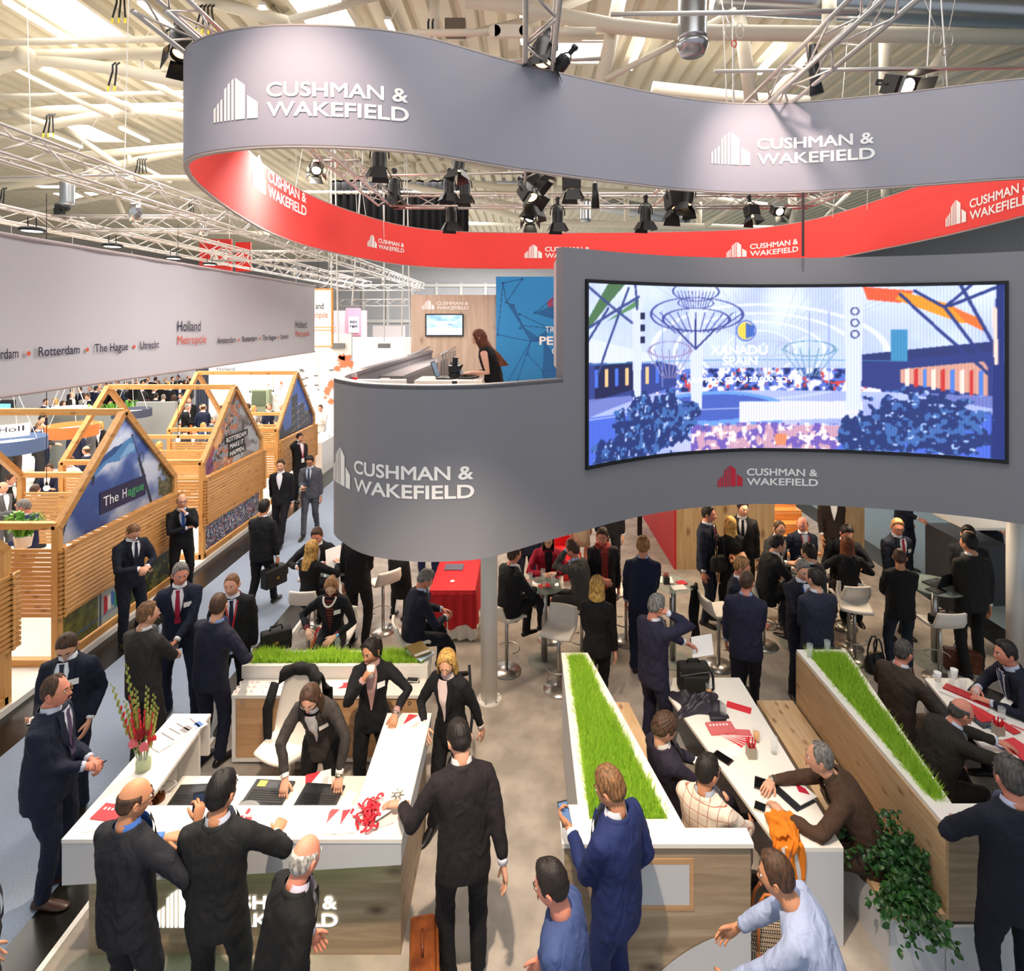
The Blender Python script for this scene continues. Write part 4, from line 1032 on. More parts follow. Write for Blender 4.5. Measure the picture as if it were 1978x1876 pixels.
for q in ((.60, 4.046, .56, 1.20, 4.05, .60), (.60, 4.046, .89, 1.20, 4.05, .93), (.60, 4.046, .60, .63, 4.05, .89), (1.17, 4.046, .60, 1.20, 4.05, .89)): m.box(*q)
m.build('niche_frame', OAK, pa)
m = M(); m.box(.631, 4.047, .601, 1.169, 4.0499, .889); m.build('niche_back', GREYL, pa)
a = np.linspace(0, 1, 14); m = M(); m.add([(.85 + .755 * t, 4.0445, .0) for t in a] + [(.85 + .755 * t, 4.0445, .42 * math.sin(t * 1.57) ** .8 + .002) for t in a], [(i, i + 1, 15 + i, 14 + i) for i in range(13)]); m.build('curved_graphic', GREYL, pa)
bn = thing('bench', 'light pine bench seat against the middle planter wall', 'bench', (1.0, 5.3, 0))
m = M(); m.prism([(1.16, 4.22), (1.50, 4.22), (1.17, 6.43), (.71, 6.43)], .41, .45); m.build('seat', PINE, bn)
m = M(); m.prism([(1.2, 4.24), (1.44, 4.24), (1.12, 6.41), (.74, 6.41)], 0, .409); m.build('base', GREYL, bn)
# ---------------------------------------------------------------- long tables
def long_table(label, quad, z=.75, ends=(0, 2)):
    c = np.mean(quad, 0); t = thing('meeting_table', label, 'table', (c[0], c[1], 0))
    m = M(); m.prism(quad, z - .03, z); m.build('tabletop', TOPW, t)
    q = [np.array(p) for p in quad]
    for i, nm in ((0, 'end_panel'), (2, 'end_panel')):
        a, b = q[i], q[(i + 1) % 4]; n = np.array([0, .035 if i == 0 else -.035])
        m = M(); s_ = 1 if i == 0 else -1
        P = [tuple(a), tuple(b), tuple(b + n), tuple(a + n)]
        m.prism(P, 0, z - .0301); m.build(nm, GREYL, t)
    m = M(); c0, c1 = (q[0] + q[1]) / 2, (q[2] + q[3]) / 2; m.bar((c0[0], c0[1] + .04, .62), (c1[0], c1[1] - .04, .62), .05, .1); m.build('beam', GREYL, t)
    return t
T1 = [(1.934, 4.326), (2.42, 4.326), (2.41, 6.395), (1.46, 6.395)]
long_table('long white meeting table with red folders, juice glasses and an orange scarf', T1)
T2 = [(4.13, 4.46), (4.96, 4.46), (4.975, 6.386), (4.48, 6.386)]
long_table('white meeting table crowded with books and cups beside the far planter wall', T2)
# ---------------------------------------------------------------- planter wall B with bench
pb = thing('planter_wall', 'tall pine backed planter wall with a tapering strip of grass', 'planter', (3.3, 5.3, 0))
Q = [(3.088, 4.154), (3.24, 4.154), (3.62, 6.42), (3.06, 6.42)]
G = [(3.16, 4.42), (3.24, 4.42), (3.555, 6.36), (3.15, 6.36)]
m = M()
for i in range(4): m.prism([Q[i], Q[(i + 1) % 4], G[(i + 1) % 4], G[i]], 1.02, 1.05)
m.prism([(3.241, 4.154), (4.45, 4.154), (4.45, 4.37), (3.275, 4.37)], 1.02, 1.05); m.build('worktop', TOPW, pb)
m = M(); m.prism([(3.075, 4.16), (3.10, 4.16), (3.08, 6.42), (3.055, 6.42)], .36, 1.019); m.build('backrest', PINE, pb)
m = M(); m.prism([(3.20, 4.40), (3.23, 4.40), (3.60, 6.40), (3.57, 6.40)], 0, 1.019); m.build('side_panel', PINE, pb)
m = M(); m.box(3.09, 6.39, 0, 3.58, 6.41, 1.019); m.build('end_panel', GREYL, pb)
m = M(); m.box(3.105, 4.165, .36, 4.42, 4.185, 1.019); m.build('front_panel', OAKG, pb)
m = M(); m.box(3.62, 4.155, .38, 4.42, 4.164, .42); m.box(3.58, 4.155, .38, 3.62, 4.164, .88); m.box(3.62, 4.155, .84, 4.42, 4.164, .88); m.build('niche_frame', OAK, pb)
m = M(); m.prism(G, .90, .95); m.build('soil', mat('soil', '4a4a20', .9), pb)
grass_patch(G, .95, 12000, .12, .20, 'grass', pb, 5)
bb = thing('bench', 'pine bench seat running along the tall planter wall', 'bench', (2.85, 5.3, 0))
m = M(); m.prism([(2.65, 4.127), (3.052, 4.127), (3.035, 6.46), (2.63, 6.46)], .41, .45); m.build('seat', PINE, bb)
m = M(); m.prism([(2.655, 4.135), (3.05, 4.135), (3.03, 6.45), (2.635, 6.45)], 0, .409); m.box(3.055, 4.13, 0, 4.40, 4.15, .355); m.build('base', GREYL, bb)
bc = thing('bench', 'pine bench seat on the far side of the tall planter wall', 'bench', (3.8, 5.4, 0))
m = M(); m.prism([(3.26, 4.42), (3.66, 4.42), (4.06, 6.40), (3.64, 6.40)], .41, .45); m.build('seat', PINE, bc)
m = M(); m.prism([(3.27, 4.44), (3.60, 4.44), (4.0, 6.38), (3.66, 6.38)], 0, .409); m.build('base', GREYL, bc)
pl = thing('potted_ivy', 'dark green leafy trailing plant spilling over the white bench end', 'plant', (2.95, 4.32, .45))
r = np.random.default_rng(9); m = M(); ms = M()
for k in range(46):
    az = r.random() * 6.283; L = .14 + .30 * r.random(); b0 = np.array([2.90, 4.33, .47]); pts = [b0]
    hz = (.08 + .22 * r.random()) * (1.15 if math.sin(az) > 0 else .8)
    if math.cos(az) > .3: L *= .35
    if math.sin(az) < -.2: hz *= .7
    for j in range(1, 7):
        t = j / 6; z = .47 + hz * math.sin(t * 2.3) - (.15 * t * t if math.sin(az) < -.3 else 0.02 * t)
        x_ = b0[0] + math.cos(az) * L * t; y_ = b0[1] + math.sin(az) * L * .95 * t
        pts.append(np.array([min(x_, 3.05), y_, max(z, .46) if y_ > 4.10 else z]))
    ms.tube(pts, .003, 5)
    for j in range(1, 7):
        for q in range(6):
            c = pts[j] + r.normal(0, .024, 3); c[0] = min(c[0], 3.06)
            if c[1] > 4.12: c[2] = max(c[2], .465)
            d = nrm(r.normal(0, 1, 3) + np.array([0, -.4, .1])); n = nrm(r.normal(0, .5, 3) + np.array([0, -.5, 1])); sd = nrm(np.cross(d, n)); l = .036 + .03 * r.random()
            up_ = np.cross(sd, d)
            m.add([c, c + d * l * .35 + sd * l * .36, c + d * l * .75 + sd * l * .30 - up_ * l * .08, c + d * l * 1.1 - up_ * l * .2, c + d * l * .75 - sd * l * .30 - up_ * l * .08, c + d * l * .35 - sd * l * .36, c + d * l * .5 + up_ * l * .08],
                  [(0, 1, 6), (1, 2, 6), (2, 3, 6), (3, 4, 6), (4, 5, 6), (5, 0, 6)])
m.build('foliage', mat('ivy_leaf', '2f5a26', .35, c2='1c3d1a', vscale=9), pl); ms.build('stems', mat('ivy_stem', '4b5a2a', .6), pl)
m = M(); m.lathe([(.06, 0), (.08, .07), (.07, .07), (.0, .06)], (2.96, 4.36, .451), 16); m.build('pot', DARKW, pl)
# ---------------------------------------------------------------- under the deck: walls, stairs
m = M(); m.box(2.90, 10.9, 0, 4.78, 11.0, 2.5); m.box(5.72, 10.9, 0, 6.5, 11.0, 2.5); structure(m, 'wall_stairs', PINEX)
m = M(); m.box(2.86, 10.9, 0, 2.90, 14.5, 2.5); structure(m, 'wall_red', mat('red_wall', 'b3242a', .5))
st = thing('staircase', 'wooden staircase with warm lit treads behind the meeting tables', 'stairs', (5.25, 11.4, 0))
for k in range(9):
    m = M(); m.box(4.80, 10.95 + k * .26, .24 + k * .19, 5.70, 11.24 + k * .26, .28 + k * .19); m.build('tread', wood('stair_oak', 'd99a5c', 'c07f42', axis=0), st)
    m = M(); m.box(4.80, 11.20 + k * .26, .285 + k * .19, 5.70, 11.215 + k * .26, .425 + k * .19); m.build('riser', wood('stair_oak', 'd99a5c', 'c07f42', axis=0), st)
area('stair_lamp', (5.25, 11.0, 2.4), .5, 25, (1, .72, .42), (5.25, 11.8, .6))
m = M(); m.box(2.30, 12.6, 1.15, 2.84, 12.72, 1.55); m.box(2.5, 12.63, 0, 2.6, 12.69, 1.15)
single(m, 'monitor', BLACK, 'black monitor on a stand in front of the red wall', 'monitor')
m = M(); m.box(1.9, 13.2, 0, 2.0, 13.3, 2.5); structure(m, 'trim_wood_post', PINEX)
t = thing('dark_counter', 'dark grey counter with white top across the far aisle', 'counter', (7.75, 9.9, 0))
m = M(); m.box(7.45, 9.5, 0, 8.1, 10.6, 1.0); m.build('body', mat('charcoal_panel', '3a3c42', .5), t)
m = M(); m.box(7.3, 9.4, 1.3, 8.2, 10.2, 1.34); m.build('worktop', TOPW, t)
for x in (7.4, 8.1): M().tube([(x, 9.6, 1.0), (x, 9.6, 1.3)], .012, 8).build('post', CHROME, t)
# ---------------------------------------------------------------- on the deck
PINEW = wood('pale_pine_wall', 'c9b7a2', 'b39d86', '8d745b', axis=2, scale=.7)
m = M(); m.box(-2.40, 12.0, 3.0, -.60, 12.12, 5.31); wd = structure(m, 'wall_deck_wood', PINEW)
v, f = logo2d(); k = .205; m = M(); m.add([(-2.17 + a * k, 11.992, 5.0 + b * k) for a, b in v], f); m.build('logo', WL, wd)
tv = thing('television', 'wall television with blue picture on the deck wall', 'television', (-1.7, 11.97, 4.45))
m = M(); m.box(-2.09, 11.95, 4.44, -1.29, 11.995, 4.91); m.build('bezel', BLACK, tv)
p = Pic(60, 36); n_ = p.noise(3, 4); p.a = np.array([.25, .45, .85]) * (1 - n_[..., None]) + np.array([.9, .95, 1]) * n_[..., None]; p.put((p.Y < .35), (.85, .9, 1), .6)
mm, cc = p.mesh(lambda u, v: np.stack([-2.07 + .76 * u, np.full_like(u, 11.948), 4.46 + .43 * v], -1)); mm.build('picture', vcol('tv_picture', 1.3), tv, colors=cc)
m = M()
for s_, x0, x1, z0 in (('CLIENTCENTRIC', -1.98, -1.42, 4.70), ('SERVICE', -1.86, -1.54, 4.61)):
    v, f = text_fit(s_, x0, x1, z0, .055, .03); m.add([(a, 11.944, b) for a, b in v], f)
m.build('lettering', scr_white, tv)
bw = thing('blue_graphic_wall', 'tall blue wall printed with a network of dark triangles and lines', 'graphic wall', (.1, 11.8, 3.0))
m = M(); m.box(-.60, 11.82, 3.0, 1.2, 11.95, 5.68); m.build('panel', mat('blue_panel', '2a7fb8', .5), bw)
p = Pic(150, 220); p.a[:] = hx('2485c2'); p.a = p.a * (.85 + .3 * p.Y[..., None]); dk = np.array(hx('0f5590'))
N_ = [(.08, .95), (.30, .98), (.12, .80), (.20, .78), (.27, .71), (.30, .62), (.28, .60), (.62, .60), (.78, .65), (.45, .72), (.83, .92), (.80, .82), (.40, .50), (.55, .50), (.36, .40), (.54, .27), (.78, .28), (.62, .02), (.55, .03), (.25, .20), (.95, .12), (.02, .55), (.02, .05), (.98, .42)]
for a, b in [(0, 1), (0, 2), (1, 2), (2, 3), (3, 5), (5, 12), (12, 13), (12, 14), (21, 12), (22, 12), (9, 8), (9, 10), (10, 11), (11, 8), (8, 7), (7, 5), (13, 16), (15, 16), (15, 17), (16, 17), (15, 18), (19, 12), (16, 20), (18, 20), (13, 23), (16, 23), (0, 21), (4, 7), (14, 15)]: p.line(*N_[a], *N_[b], .007, dk)
for tr in ((2, 3, 12), (9, 8, 11), (12, 13, 7), (15, 16, 18), (13, 15, 16), (5, 12, 13), (16, 17, 20)): p.poly([N_[i] for i in tr], dk, .75)
for q in N_: p.ell(q[0], q[1], .018, .010, dk)
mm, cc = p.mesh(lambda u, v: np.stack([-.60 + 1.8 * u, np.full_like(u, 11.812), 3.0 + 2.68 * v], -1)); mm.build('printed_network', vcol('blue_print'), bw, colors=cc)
m = M()
for s_, x0, x1, z0, h_, bo in (('TRA', .42, .72, 4.52, .13, .0), ('PER', .30, .78, 4.27, .17, .035), ('CO', .56, .80, 4.07, .13, .0)):
    v, f = text_fit(s_, x0, x1, z0, h_, bo); m.add([(a, 11.805, b) for a, b in v], f)
m.build('lettering', WL, bw)
v, f = logo2d(True, False); m = M(); m.add([(.47 + a * .36, 11.805, 5.05 + b * .36) for a, b in v], f); m.build('logo_mark', mat('red_print', 'c8203a', .5), bw)
q = np.linspace(1.6, DECK.s_at_px(720, 4, S_CORNER), 60); a, b = DECK.pos(q) - DECK.nor(q) * .10 * SG, DECK.pos(q) - DECK.nor(q) * .42 * SG
m = M(); cl = lambda pp, z: np.column_stack([pp, np.full(len(pp), z)]); m.rings(list(np.stack([cl(a, 3.95), cl(b, 3.95), cl(b, 4.0), cl(a, 4.0)], 1))); 
led = m.build('ledge', mat('grey_ledge', '8a8688', .5), par)
q2 = q; a2, b3 = DECK.pos(q) - DECK.nor(q) * .38 * SG, DECK.pos(q) - DECK.nor(q) * .42 * SG
m = M(); m.rings(list(np.stack([cl(a2, 3.0), cl(b3, 3.0), cl(b3, 3.949), cl(a2, 3.949)], 1))); m.build('inner_lining', mat('grey_lining', '77726f', .5), par)
for k, (pts, lab) in enumerate([([(-1.98, 9.6), (-1.98, 11.8)], 'short steel railing with clear panes along the deck ledge'), ([(-1.42, 9.4), (-1.42, 11.6)], 'steel railing with posts around the stairwell on the deck')]):
    x, y0 = pts[0]; y1 = pts[1][1]; t = thing('railing', lab, 'railing', (x, (y0 + y1) / 2, 3.0))
    m = M(); m.tube([(x, y0, 3.9), (x, y0 + .1, 4.16 + k * .02), (x, y1, 4.22)], .022, 10); m.build('handrail', CHROME, t)
    for j in range(7):
        y = y0 + .1 + (y1 - y0 - .1) * j / 6; m = M(); m.tube([(x, y, 3.0), (x, y, 4.17)], .016, 8); m.build('post', CHROME, t)
dk = thing('deck_desk', 'white desk on the raised deck with open laptops', 'desk', (-1.0, 7.6, 3.0))
m = M(); m.box(-1.42, 7.3, 3.95, -.55, 7.9, 3.99); m.build('desk_top', TOPW, dk)
m = M(); m.box(-1.40, 7.32, 3.0, -.60, 7.88, 3.949); m.build('carcass', WHITE, dk)
m = M(); m.box(-1.9, 6.42, 3.93, -1.35, 6.5, 4.09); single(m, 'chair_back', WHITE, 'white chair back just showing above the deck parapet', 'chair')
# ================================================================ timber houses stand
LARCH = wood('larch_timber', 'd9a562', 'c48c48', '9a6a34', axis=0, scale=1.4)
LARCHV = wood('larch_post', 'd9a562', 'c48c48', '9a6a34', axis=2, scale=1.4)
LARCHY = wood('larch_slats', 'cb9656', 'b57f42', '8a5c2c', axis=1, scale=1.2)
XF, XB = -6.35, -9.1
ZE, ZP, ZS0, ZS1 = 1.98, 3.32, .73, 1.67
def slat_wall(m, p, q, z0=ZS0, z1=ZS1, n=15, th=.035, hh=.044):
    for k in range(n): z = z0 + (z1 - z0) * (k + .5) / n; m.bar((p[0], p[1], z), (q[0], q[1], z), th, hh)
def house(y0, y1, label, pic_top=None, pic_low=None, near_only=False):
    ym = (y0 + y1) / 2; b = .045
    t = thing('timber_house', label, 'pavilion', ((XF + XB) / 2, ym, .08))
    for (x, nm) in ((XF, 'front'), (XB, 'back')):
        for y in (y0, y1): m = M(); m.box(x - b, y - b, .08, x + b, y + b, ZE); m.build('post', LARCHV, t)
        for y in (y0, y1): m = M(); m.bar((x, y, ZE - .03), (x, ym, ZP), .09, .10, (1, 0, 0)); m.build('rafter', LARCHY, t)
        m = M(); m.bar((x, y0, .13), (x, y1, .13), .09, .09); m.build('sill_beam', LARCHY, t)
    m = M(); m.bar((XB, ym, ZP), (XF, ym, ZP), .09, .10); m.build('ridge_beam', LARCH, t)
    for y in (y0, y1):
        m = M(); m.bar((XB, y, ZE), (XF, y, ZE), .09, .09); m.build('eave_beam', LARCH, t)
        m = M(); m.bar((XB, y, .13), (XF, y, .13), .09, .09); m.build('sill_beam', LARCH, t)
        m = M(); slat_wall(m, (XB, y), (XF + .12, y)); m.build('side_slats', LARCH, t)
    m = M(); slat_wall(m, (XF + .08, y0 - .06), (XF + .08, y1 + .12)); m.build('front_slats', LARCHY, t)
    if pic_top is not None:
        p, deco = pic_top
        g = lambda u, v: np.stack([np.full_like(u, XF), y0 + (y1 - y0) * u, ZS1 + (ZP - ZS1) * v], -1)
        U, Vv = p.X, p.Y; ve = (ZE - ZS1) / (ZP - ZS1)
        mask = Vv < ve + (1 - ve) * (1 - abs(U - .5) * 2) + .012
        mm, cc = p.mesh(g, mask); o = mm.build('gable_picture', vcol('printed_gable', 0, .35), t, colors=cc)
        m = M(); m.add([(XF - .01, y0, ZS1), (XF - .01, y1, ZS1), (XF - .01, y1, ZE), (XF - .01, ym, ZP), (XF - .01, y0, ZE)], [(0, 1, 2, 3, 4)]); m.build('gable_board', WHITE, t)
        if deco: deco(t, y0, y1)
    if pic_low is not None:
        mm, cc = pic_low.mesh(lambda u, v: np.stack([np.full_like(u, XF), y0 + .05 + (y1 - y0 - .1) * u, .18 + (ZS0 - .18) * v], -1)); mm.build('lower_picture', vcol('printed_board', 0, .4), t, colors=cc)
    return t
def yz_text(s, y0, y1, z, h, mt, name, parent, bold=.02, x=XF + .012):
    v, f = text_fit(s, y0, y1, z, h, bold); m = M(); m.add([(x, a, b) for a, b in v], f); return m.build(name, mt, parent)
p = Pic(150, 110); n_ = p.noise(2.2, 31, 5); c = np.clip((n_ - .38) * 4, 0, 1)[..., None]
p.a = np.array(hx('3a57a0')) * (1 - c) + np.array(hx('d3dbee')) * c; p.a = p.a * (.80 + .35 * p.Y[..., None])
fl = [(.23, .46), (.30, .60), (.38, .66), (.48, .70), (.575, .74), (.60, .64), (.61, .56), (.55, .60), (.46, .54), (.36, .56), (.27, .48)]
p.poly(fl, hx('4d86c0')); p.poly([(.24, .50), (.32, .63), (.42, .69), (.50, .70), (.42, .62), (.33, .58)], hx('244f8a')); p.poly([(.46, .56), (.55, .68), (.60, .66), (.60, .60)], hx('7fb0dc')); p.poly([(.25, .40), (.27, .48), (.245, .50), (.235, .42)], hx('1c2340'))
p.line(.578, .745, .70, .30, .012, hx('1a1c2c')); p.line(.64, .50, .76, .0, .034, hx('1a1c30')); p.ell(.665, .50, .022, .06, hx('1a1c30'), 1, .25); p.ell(.578, .75, .010, .013, hx('151515'))
tr = (p.X > .83) & (p.noise(14, 33, 4) > .42 + .25 * (p.Y > .45) - .6 * (p.X - .83)); p.put(tr, hx('4a4a34')); p.put(tr & (p.noise(30, 34, 2) > .55), hx('70684c'))
p.line(.02, .0, .09, .35, .02, hx('2a2f50'))
PL1 = Pic(150, 34); n_ = PL1.noise(9, 35, 4)[..., None]; PL1.a = np.array(hx('3f421c')) * (1 - n_) + np.array(hx('8f8a3c')) * n_
PL1.put((PL1.X > .28) & (PL1.X < .56), hx('b9c0c8'), .75); PL1.line(.30, 0, .30, 1, .05, hx('2a2a2a')); PL1.line(.52, 0, .50, 1, .04, hx('2a2a2a'))
for k, cst in enumerate(('b3202c', 'e8e4da', '3b6fb0', '2f8a50', 'b3202c', 'd8c23c', '3b6fb0')): PL1.poly([(.33 + k * .03, .25 + .1 * (k % 3)), (.36 + k * .03, .3), (.36 + k * .03, .7), (.33 + k * .03, .8 - .1 * (k % 2))], hx(cst))
PL1.put((PL1.X > .56) & (PL1.noise(7, 36, 3) > .42), hx('2c3218'))
def deco1(t, y0, y1):
    L = y1 - y0; m = M(); m.box(XF + .004, y0 + L * .30, ZS1 + .19, XF + .010, y0 + L * .70, ZS1 + .52); m.build('name_plate', mat('navy_plate', '2a2648', .4), t)
    yz_text('The', y0 + L * .325, y0 + L * .45, ZS1 + .29, .15, WL, 'lettering', t, .0); yz_text('H', y0 + L * .485, y0 + L * .52, ZS1 + .29, .15, WL, 'lettering', t, .0); yz_text('ague', y0 + L * .53, y0 + L * .68, ZS1 + .29, .145, mat('green_letter', '3f9a5a', .5), 'lettering_green', t, .02)
house(7.73, 10.29, 'larch slat house with blue flag picture and the text The Hague on its gable', (p, deco1), PL1)
p = Pic(120, 100); n1, n2, n3 = p.noise(5, 41, 4), p.noise(12, 42, 3), p.noise(18, 43, 3)
p.a = np.array(hx('8d8484')) + (n1[..., None] - .5) * .5; left = p.X < .55 + .2 * (p.Y - .4)
p.put(left & (n2 > .52), hx('b06a48')); p.put(left & (n2 < .38), hx('5a3a34')); p.put(left & (n3 > .62), hx('7d8f9a')); p.put(left & (n3 < .32), hx('c9a27c')); p.put(~left & (n1 > .5), hx('a9adb2'))
p.ell(.22, .42, .085, .15, hx('dd9350')); p.ell(.22, .42, .07, .12, hx('e9ad72')); p.ell(.12, .28, .06, .1, hx('a03a52')); p.ell(.10, .10, .07, .1, hx('7a3a68')); p.ell(.48, .86, .05, .1, hx('5a4a48'))
for k in range(16): a_, b_ = .6 + .33 * ((k * 37) % 17) / 17, .08 + .5 * ((k * 23) % 19) / 19; p.poly([(a_, b_), (a_ + .03, b_ + .02), (a_ + .03, b_ + .05), (a_, b_ + .03)], hx('2a2c30'))
for k in range(14): a_, b_ = .08 + .4 * ((k * 29) % 17) / 17, .05 + .6 * ((k * 13) % 19) / 19; p.poly([(a_, b_), (a_ + .03, b_ + .02), (a_ + .03, b_ + .06), (a_, b_ + .04)], hx('231f22'))
p.line(.30, .72, .62, .05, .012, hx('1a1a1c')); p.ell(.66, .45, .03, .09, hx('4a423e'))
PL2 = Pic(140, 34); n_ = PL2.noise(16, 45, 3); PL2.a[:] = hx('5a6470'); PL2.put(n_ > .55, hx('20242c')); PL2.put(PL2.noise(20, 46, 2) > .62, hx('c8ccd0')); PL2.put(PL2.noise(22, 47, 2) > .70, hx('b03038')); PL2.put(PL2.noise(22, 48, 2) > .72, hx('3a78b8'))
def deco2(t, y0, y1):
    L = y1 - y0; blk = mat('black_plate', '131313', .5)
    for s_, a0, a1, z in (('ROTTERDAM.', .36, .72, .50), ('MAKE IT', .42, .66, .34), ('HAPPEN.', .42, .68, .18)):
        m = M(); m.box(XF + .004, y0 + L * (a0 - .02), ZS1 + z - .03, XF + .010, y0 + L * (a1 + .02), ZS1 + z + .13); m.build('name_plate', blk, t); yz_text(s_, y0 + L * a0, y0 + L * a1, ZS1 + z, .10, WL, 'lettering', t, .02)
house(11.2, 13.67, 'larch slat house with a mosaic aerial picture and the words Rotterdam make it happen', (p, deco2), PL2)
p = Pic(110, 100); p.a = np.array(hx('3f6ac4')) * (.8 + .35 * p.Y[..., None]); dkb = hx('23263c')
p.poly([(.36, 0), (.36, .62), (.53, .66), (.53, 0)], dkb); p.poly([(.55, 0), (.55, .44), (.72, .46), (.72, 0)], hx('2b2e48')); p.poly([(.64, 0), (.64, .28), (.95, .30), (.95, 0)], hx('262a44')); p.poly([(0, 0), (0, .25), (.12, .28), (.2, .1), (.30, .0)], hx('1c2030')); p.poly([(.20, 0), (.20, .10), (.36, .14), (.36, 0)], dkb)
for k in range(30): a_, b_ = .37 + .5 * ((k * 31) % 23) / 23, .04 + .5 * ((k * 17) % 29) / 29; p.poly([(a_, b_), (a_ + .025, b_), (a_ + .025, b_ + .012), (a_, b_ + .012)], hx('e8c07a') if b_ < .6 else dkb)
p.poly([(.03, .22), (.30, .68), (.335, .64), (.08, .16)], hx('c0304c'))
house(14.58, 17.08, 'larch slat house with a picture of office towers at dusk', (p, None), None)
house(4.35, 6.95, 'nearest larch slat house cut off by the picture edge beside the aisle', None, None)
for k, (px, py, d, zt) in enumerate([(90, 943, 9.6, 4.4), (344, 850, 12.6, 4.4), (483, 762, 16, 4.6), (528, 760, 17, 4.6), (615, 757, 19.5, 5)]):
    P = at(px, py, d); t = thing('pendant_bulb', ['glowing bare bulb on a black cord beside the blue flag gable', 'glowing bare bulb on a cord before the mosaic gable', 'bare bulb on a cord before the white map wall', 'second bare bulb on a cord before the white map wall', 'bare bulb on a cord above the man in white shirt'][k], 'lamp', P)
    m = M(); m.tube([P + (0, 0, .07), (P[0], P[1], 6.9)], .006, 6); m.build('cord', BLACK, t)
    m = M(); m.lathe([(.018, .03), (.02, .08), (.012, .1), (0, .1)], P, 10); m.build('socket', BLACK, t)
    m = M(); m.ell(P, .045, 12, 8); m.build('bulb', mat('bulb_glass', 'ffe2b0', .3, emit=8), t, True)
# ---------------------------------------------------------------- long fabric banner
XBN = -6.3
bz0, bz1 = 3.845, 5.80
bt = thing('aisle_banner', 'long pale fabric banner with city names hanging over the timber houses', 'banner', (XBN, 11.8, bz0))
P = np.array([[(XBN + .01 * math.sin(y * 5), y, z) for z in np.linspace(bz0, bz1, 8)] for y in np.linspace(5.5, 17.07, 60)]); m = M(); m.grid(P); m.build('fabric', mat('pale_banner_fabric', 'c6c3c8', .85, bump=.08, bscale=140), bt, True)
m = M(); m.tube([(XBN, 5.5, bz0), (XBN, 17.07, bz0)], .025, 8); m.tube([(XBN, 5.5, bz1), (XBN, 17.07, bz1)], .03, 8); m.build('hem_tube', mat('banner_hem', 'b4a6a6', .6), bt)
INK, ORG = mat('dark_ink', '25243a', .6), mat('orange_ink', 'd8593c', .6)
ypx = lambda px: -XBN * F / (CX - px)
def bn_text(s, pxa, pxb, z, h, mt, bold=.01): return yz_text(s, ypx(pxa), ypx(pxb), z, h, mt, 'lettering', bt, bold, XBN + .03)
for s_, a, b in (('Amsterdam', -55, 31), ('Rotterdam', 70, 150), ('The Hague', 179, 244), ('Utrecht', 267, 304), ('Amsterdam', 417, 453), ('Rotterdam', 466, 494), ('The Hague', 505, 531), ('Utrecht', 540, 555)): bn_text(s_, a, b, 4.30, .125, INK)
m = M()
for px in (51, 165, 256, 459, 499.5, 535): y = ypx(px); a = np.linspace(0, 6.283, 13)[:-1]; m.add([(XBN + .03, y + .03 * math.cos(q), 4.345 + .03 * math.sin(q)) for q in a], [tuple(range(12))])
m.build('dot', ORG, bt)
for a, b in ((340, 396), (569, 596)):
    dd = (ypx(b) - ypx(a)); bn_text('Holland', ypx and a, a + (b - a) * .80, 4.57, .20, INK, .0); bn_text('Metropole', a, b, 4.33, .17, ORG, .0)
# ---------------------------------------------------------------- back wall of that stand and what hangs before it
m = M(); m.box(-11.66, 21.0, .08, -6.4, 21.15, 4.3); hw = structure(m, 'wall_maps', mat('white_map_wall', 'f0ede8', .6))
def hw_text(s, px0, px1, py, h, mt, nm='lettering'):
    d = 20.99; x0, x1 = (px0 - CX) * d / F, (px1 - CX) * d / F; v, f = text_fit(s, x0, x1, EYE - (py - CY) * d / F, h, .01); m = M(); m.add([(a, d, b) for a, b in v], f); m.build(nm, mt, hw)
hw_text('Holland', 419, 453, 716, .13, INK); hw_text('Metropole', 419, 462, 724, .12, mat('orange_print', 'e8805c', .6))
def blob(px, py, rx, ry, mt, n=20, nm='map_shape', jag=0, seed=0, d=20.985):
    r = np.random.default_rng(seed); a = np.linspace(0, 6.283, n + 1)[:-1]; k = 1 + jag * (r.random(n) - .5); c = at(px, py, d)
    m = M(); m.add([(c[0] + rx * q * math.cos(t), d, c[2] + ry * q * math.sin(t)) for t, q in zip(a, k)], [tuple(range(n))]); m.build(nm, mt, hw)
PALEG, ORP = mat('pale_green_print', 'd8dcd0', .6), mat('orange_print', 'ee8058', .6)
blob(535, 735, .52, .5, PALEG, d=20.992); blob(545, 756, .45, .4, mat('pale_grey_print', 'e2e4de', .6), seed=2)
for px, py, r_ in ((543, 740, .055), (519, 744, .03), (545, 746, .025), (541, 750, .025), (533, 765, .02)): blob(px, py, r_, r_, ORP, d=20.97)
for k, (px, py, rx, ry) in enumerate([(668, 700, .30, .22), (650, 712, .10, .10), (660, 690, .14, .12), (640, 742, .12, .18), (632, 755, .10, .14), (640, 775, .10, .12), (628, 768, .06, .05)]): blob(px, py, rx, ry, ORP, 26, 'map_shape', .9, k, 20.97)
for k, (px, py) in enumerate([(583, 714), (583, 717), (592, 730), (610, 726), (588, 745), (610, 744), (593, 764), (640, 715), (585, 733)]): blob(px, py, .10, .028, mat('grey_print', '6a6668', .6), 12, 'map_note', .7, k, 20.96)
m = M()
for k in range(12):
    c0, c1 = at(420, 742 + k * 5.2, 20.97), at(438 - (k * 7) % 6, 742 + k * 5.2, 20.97); m.bar(c0, c1, .01, .018); c0, c1 = at(460, 740 + k * 5.2, 20.97), at(478 - (k * 5) % 7, 740 + k * 5.2, 20.97); m.bar(c0, c1, .01, .018)
m.build('text_lines', mat('pale_grey_text', 'c9c6c2', .6), hw)
sc_ = thing('cupboard_niche', 'pale green shelf niche with bottles in the white map wall', 'shelf', at(502, 780, 20.9) * (1, 1, 0) + (0, 0, .1))
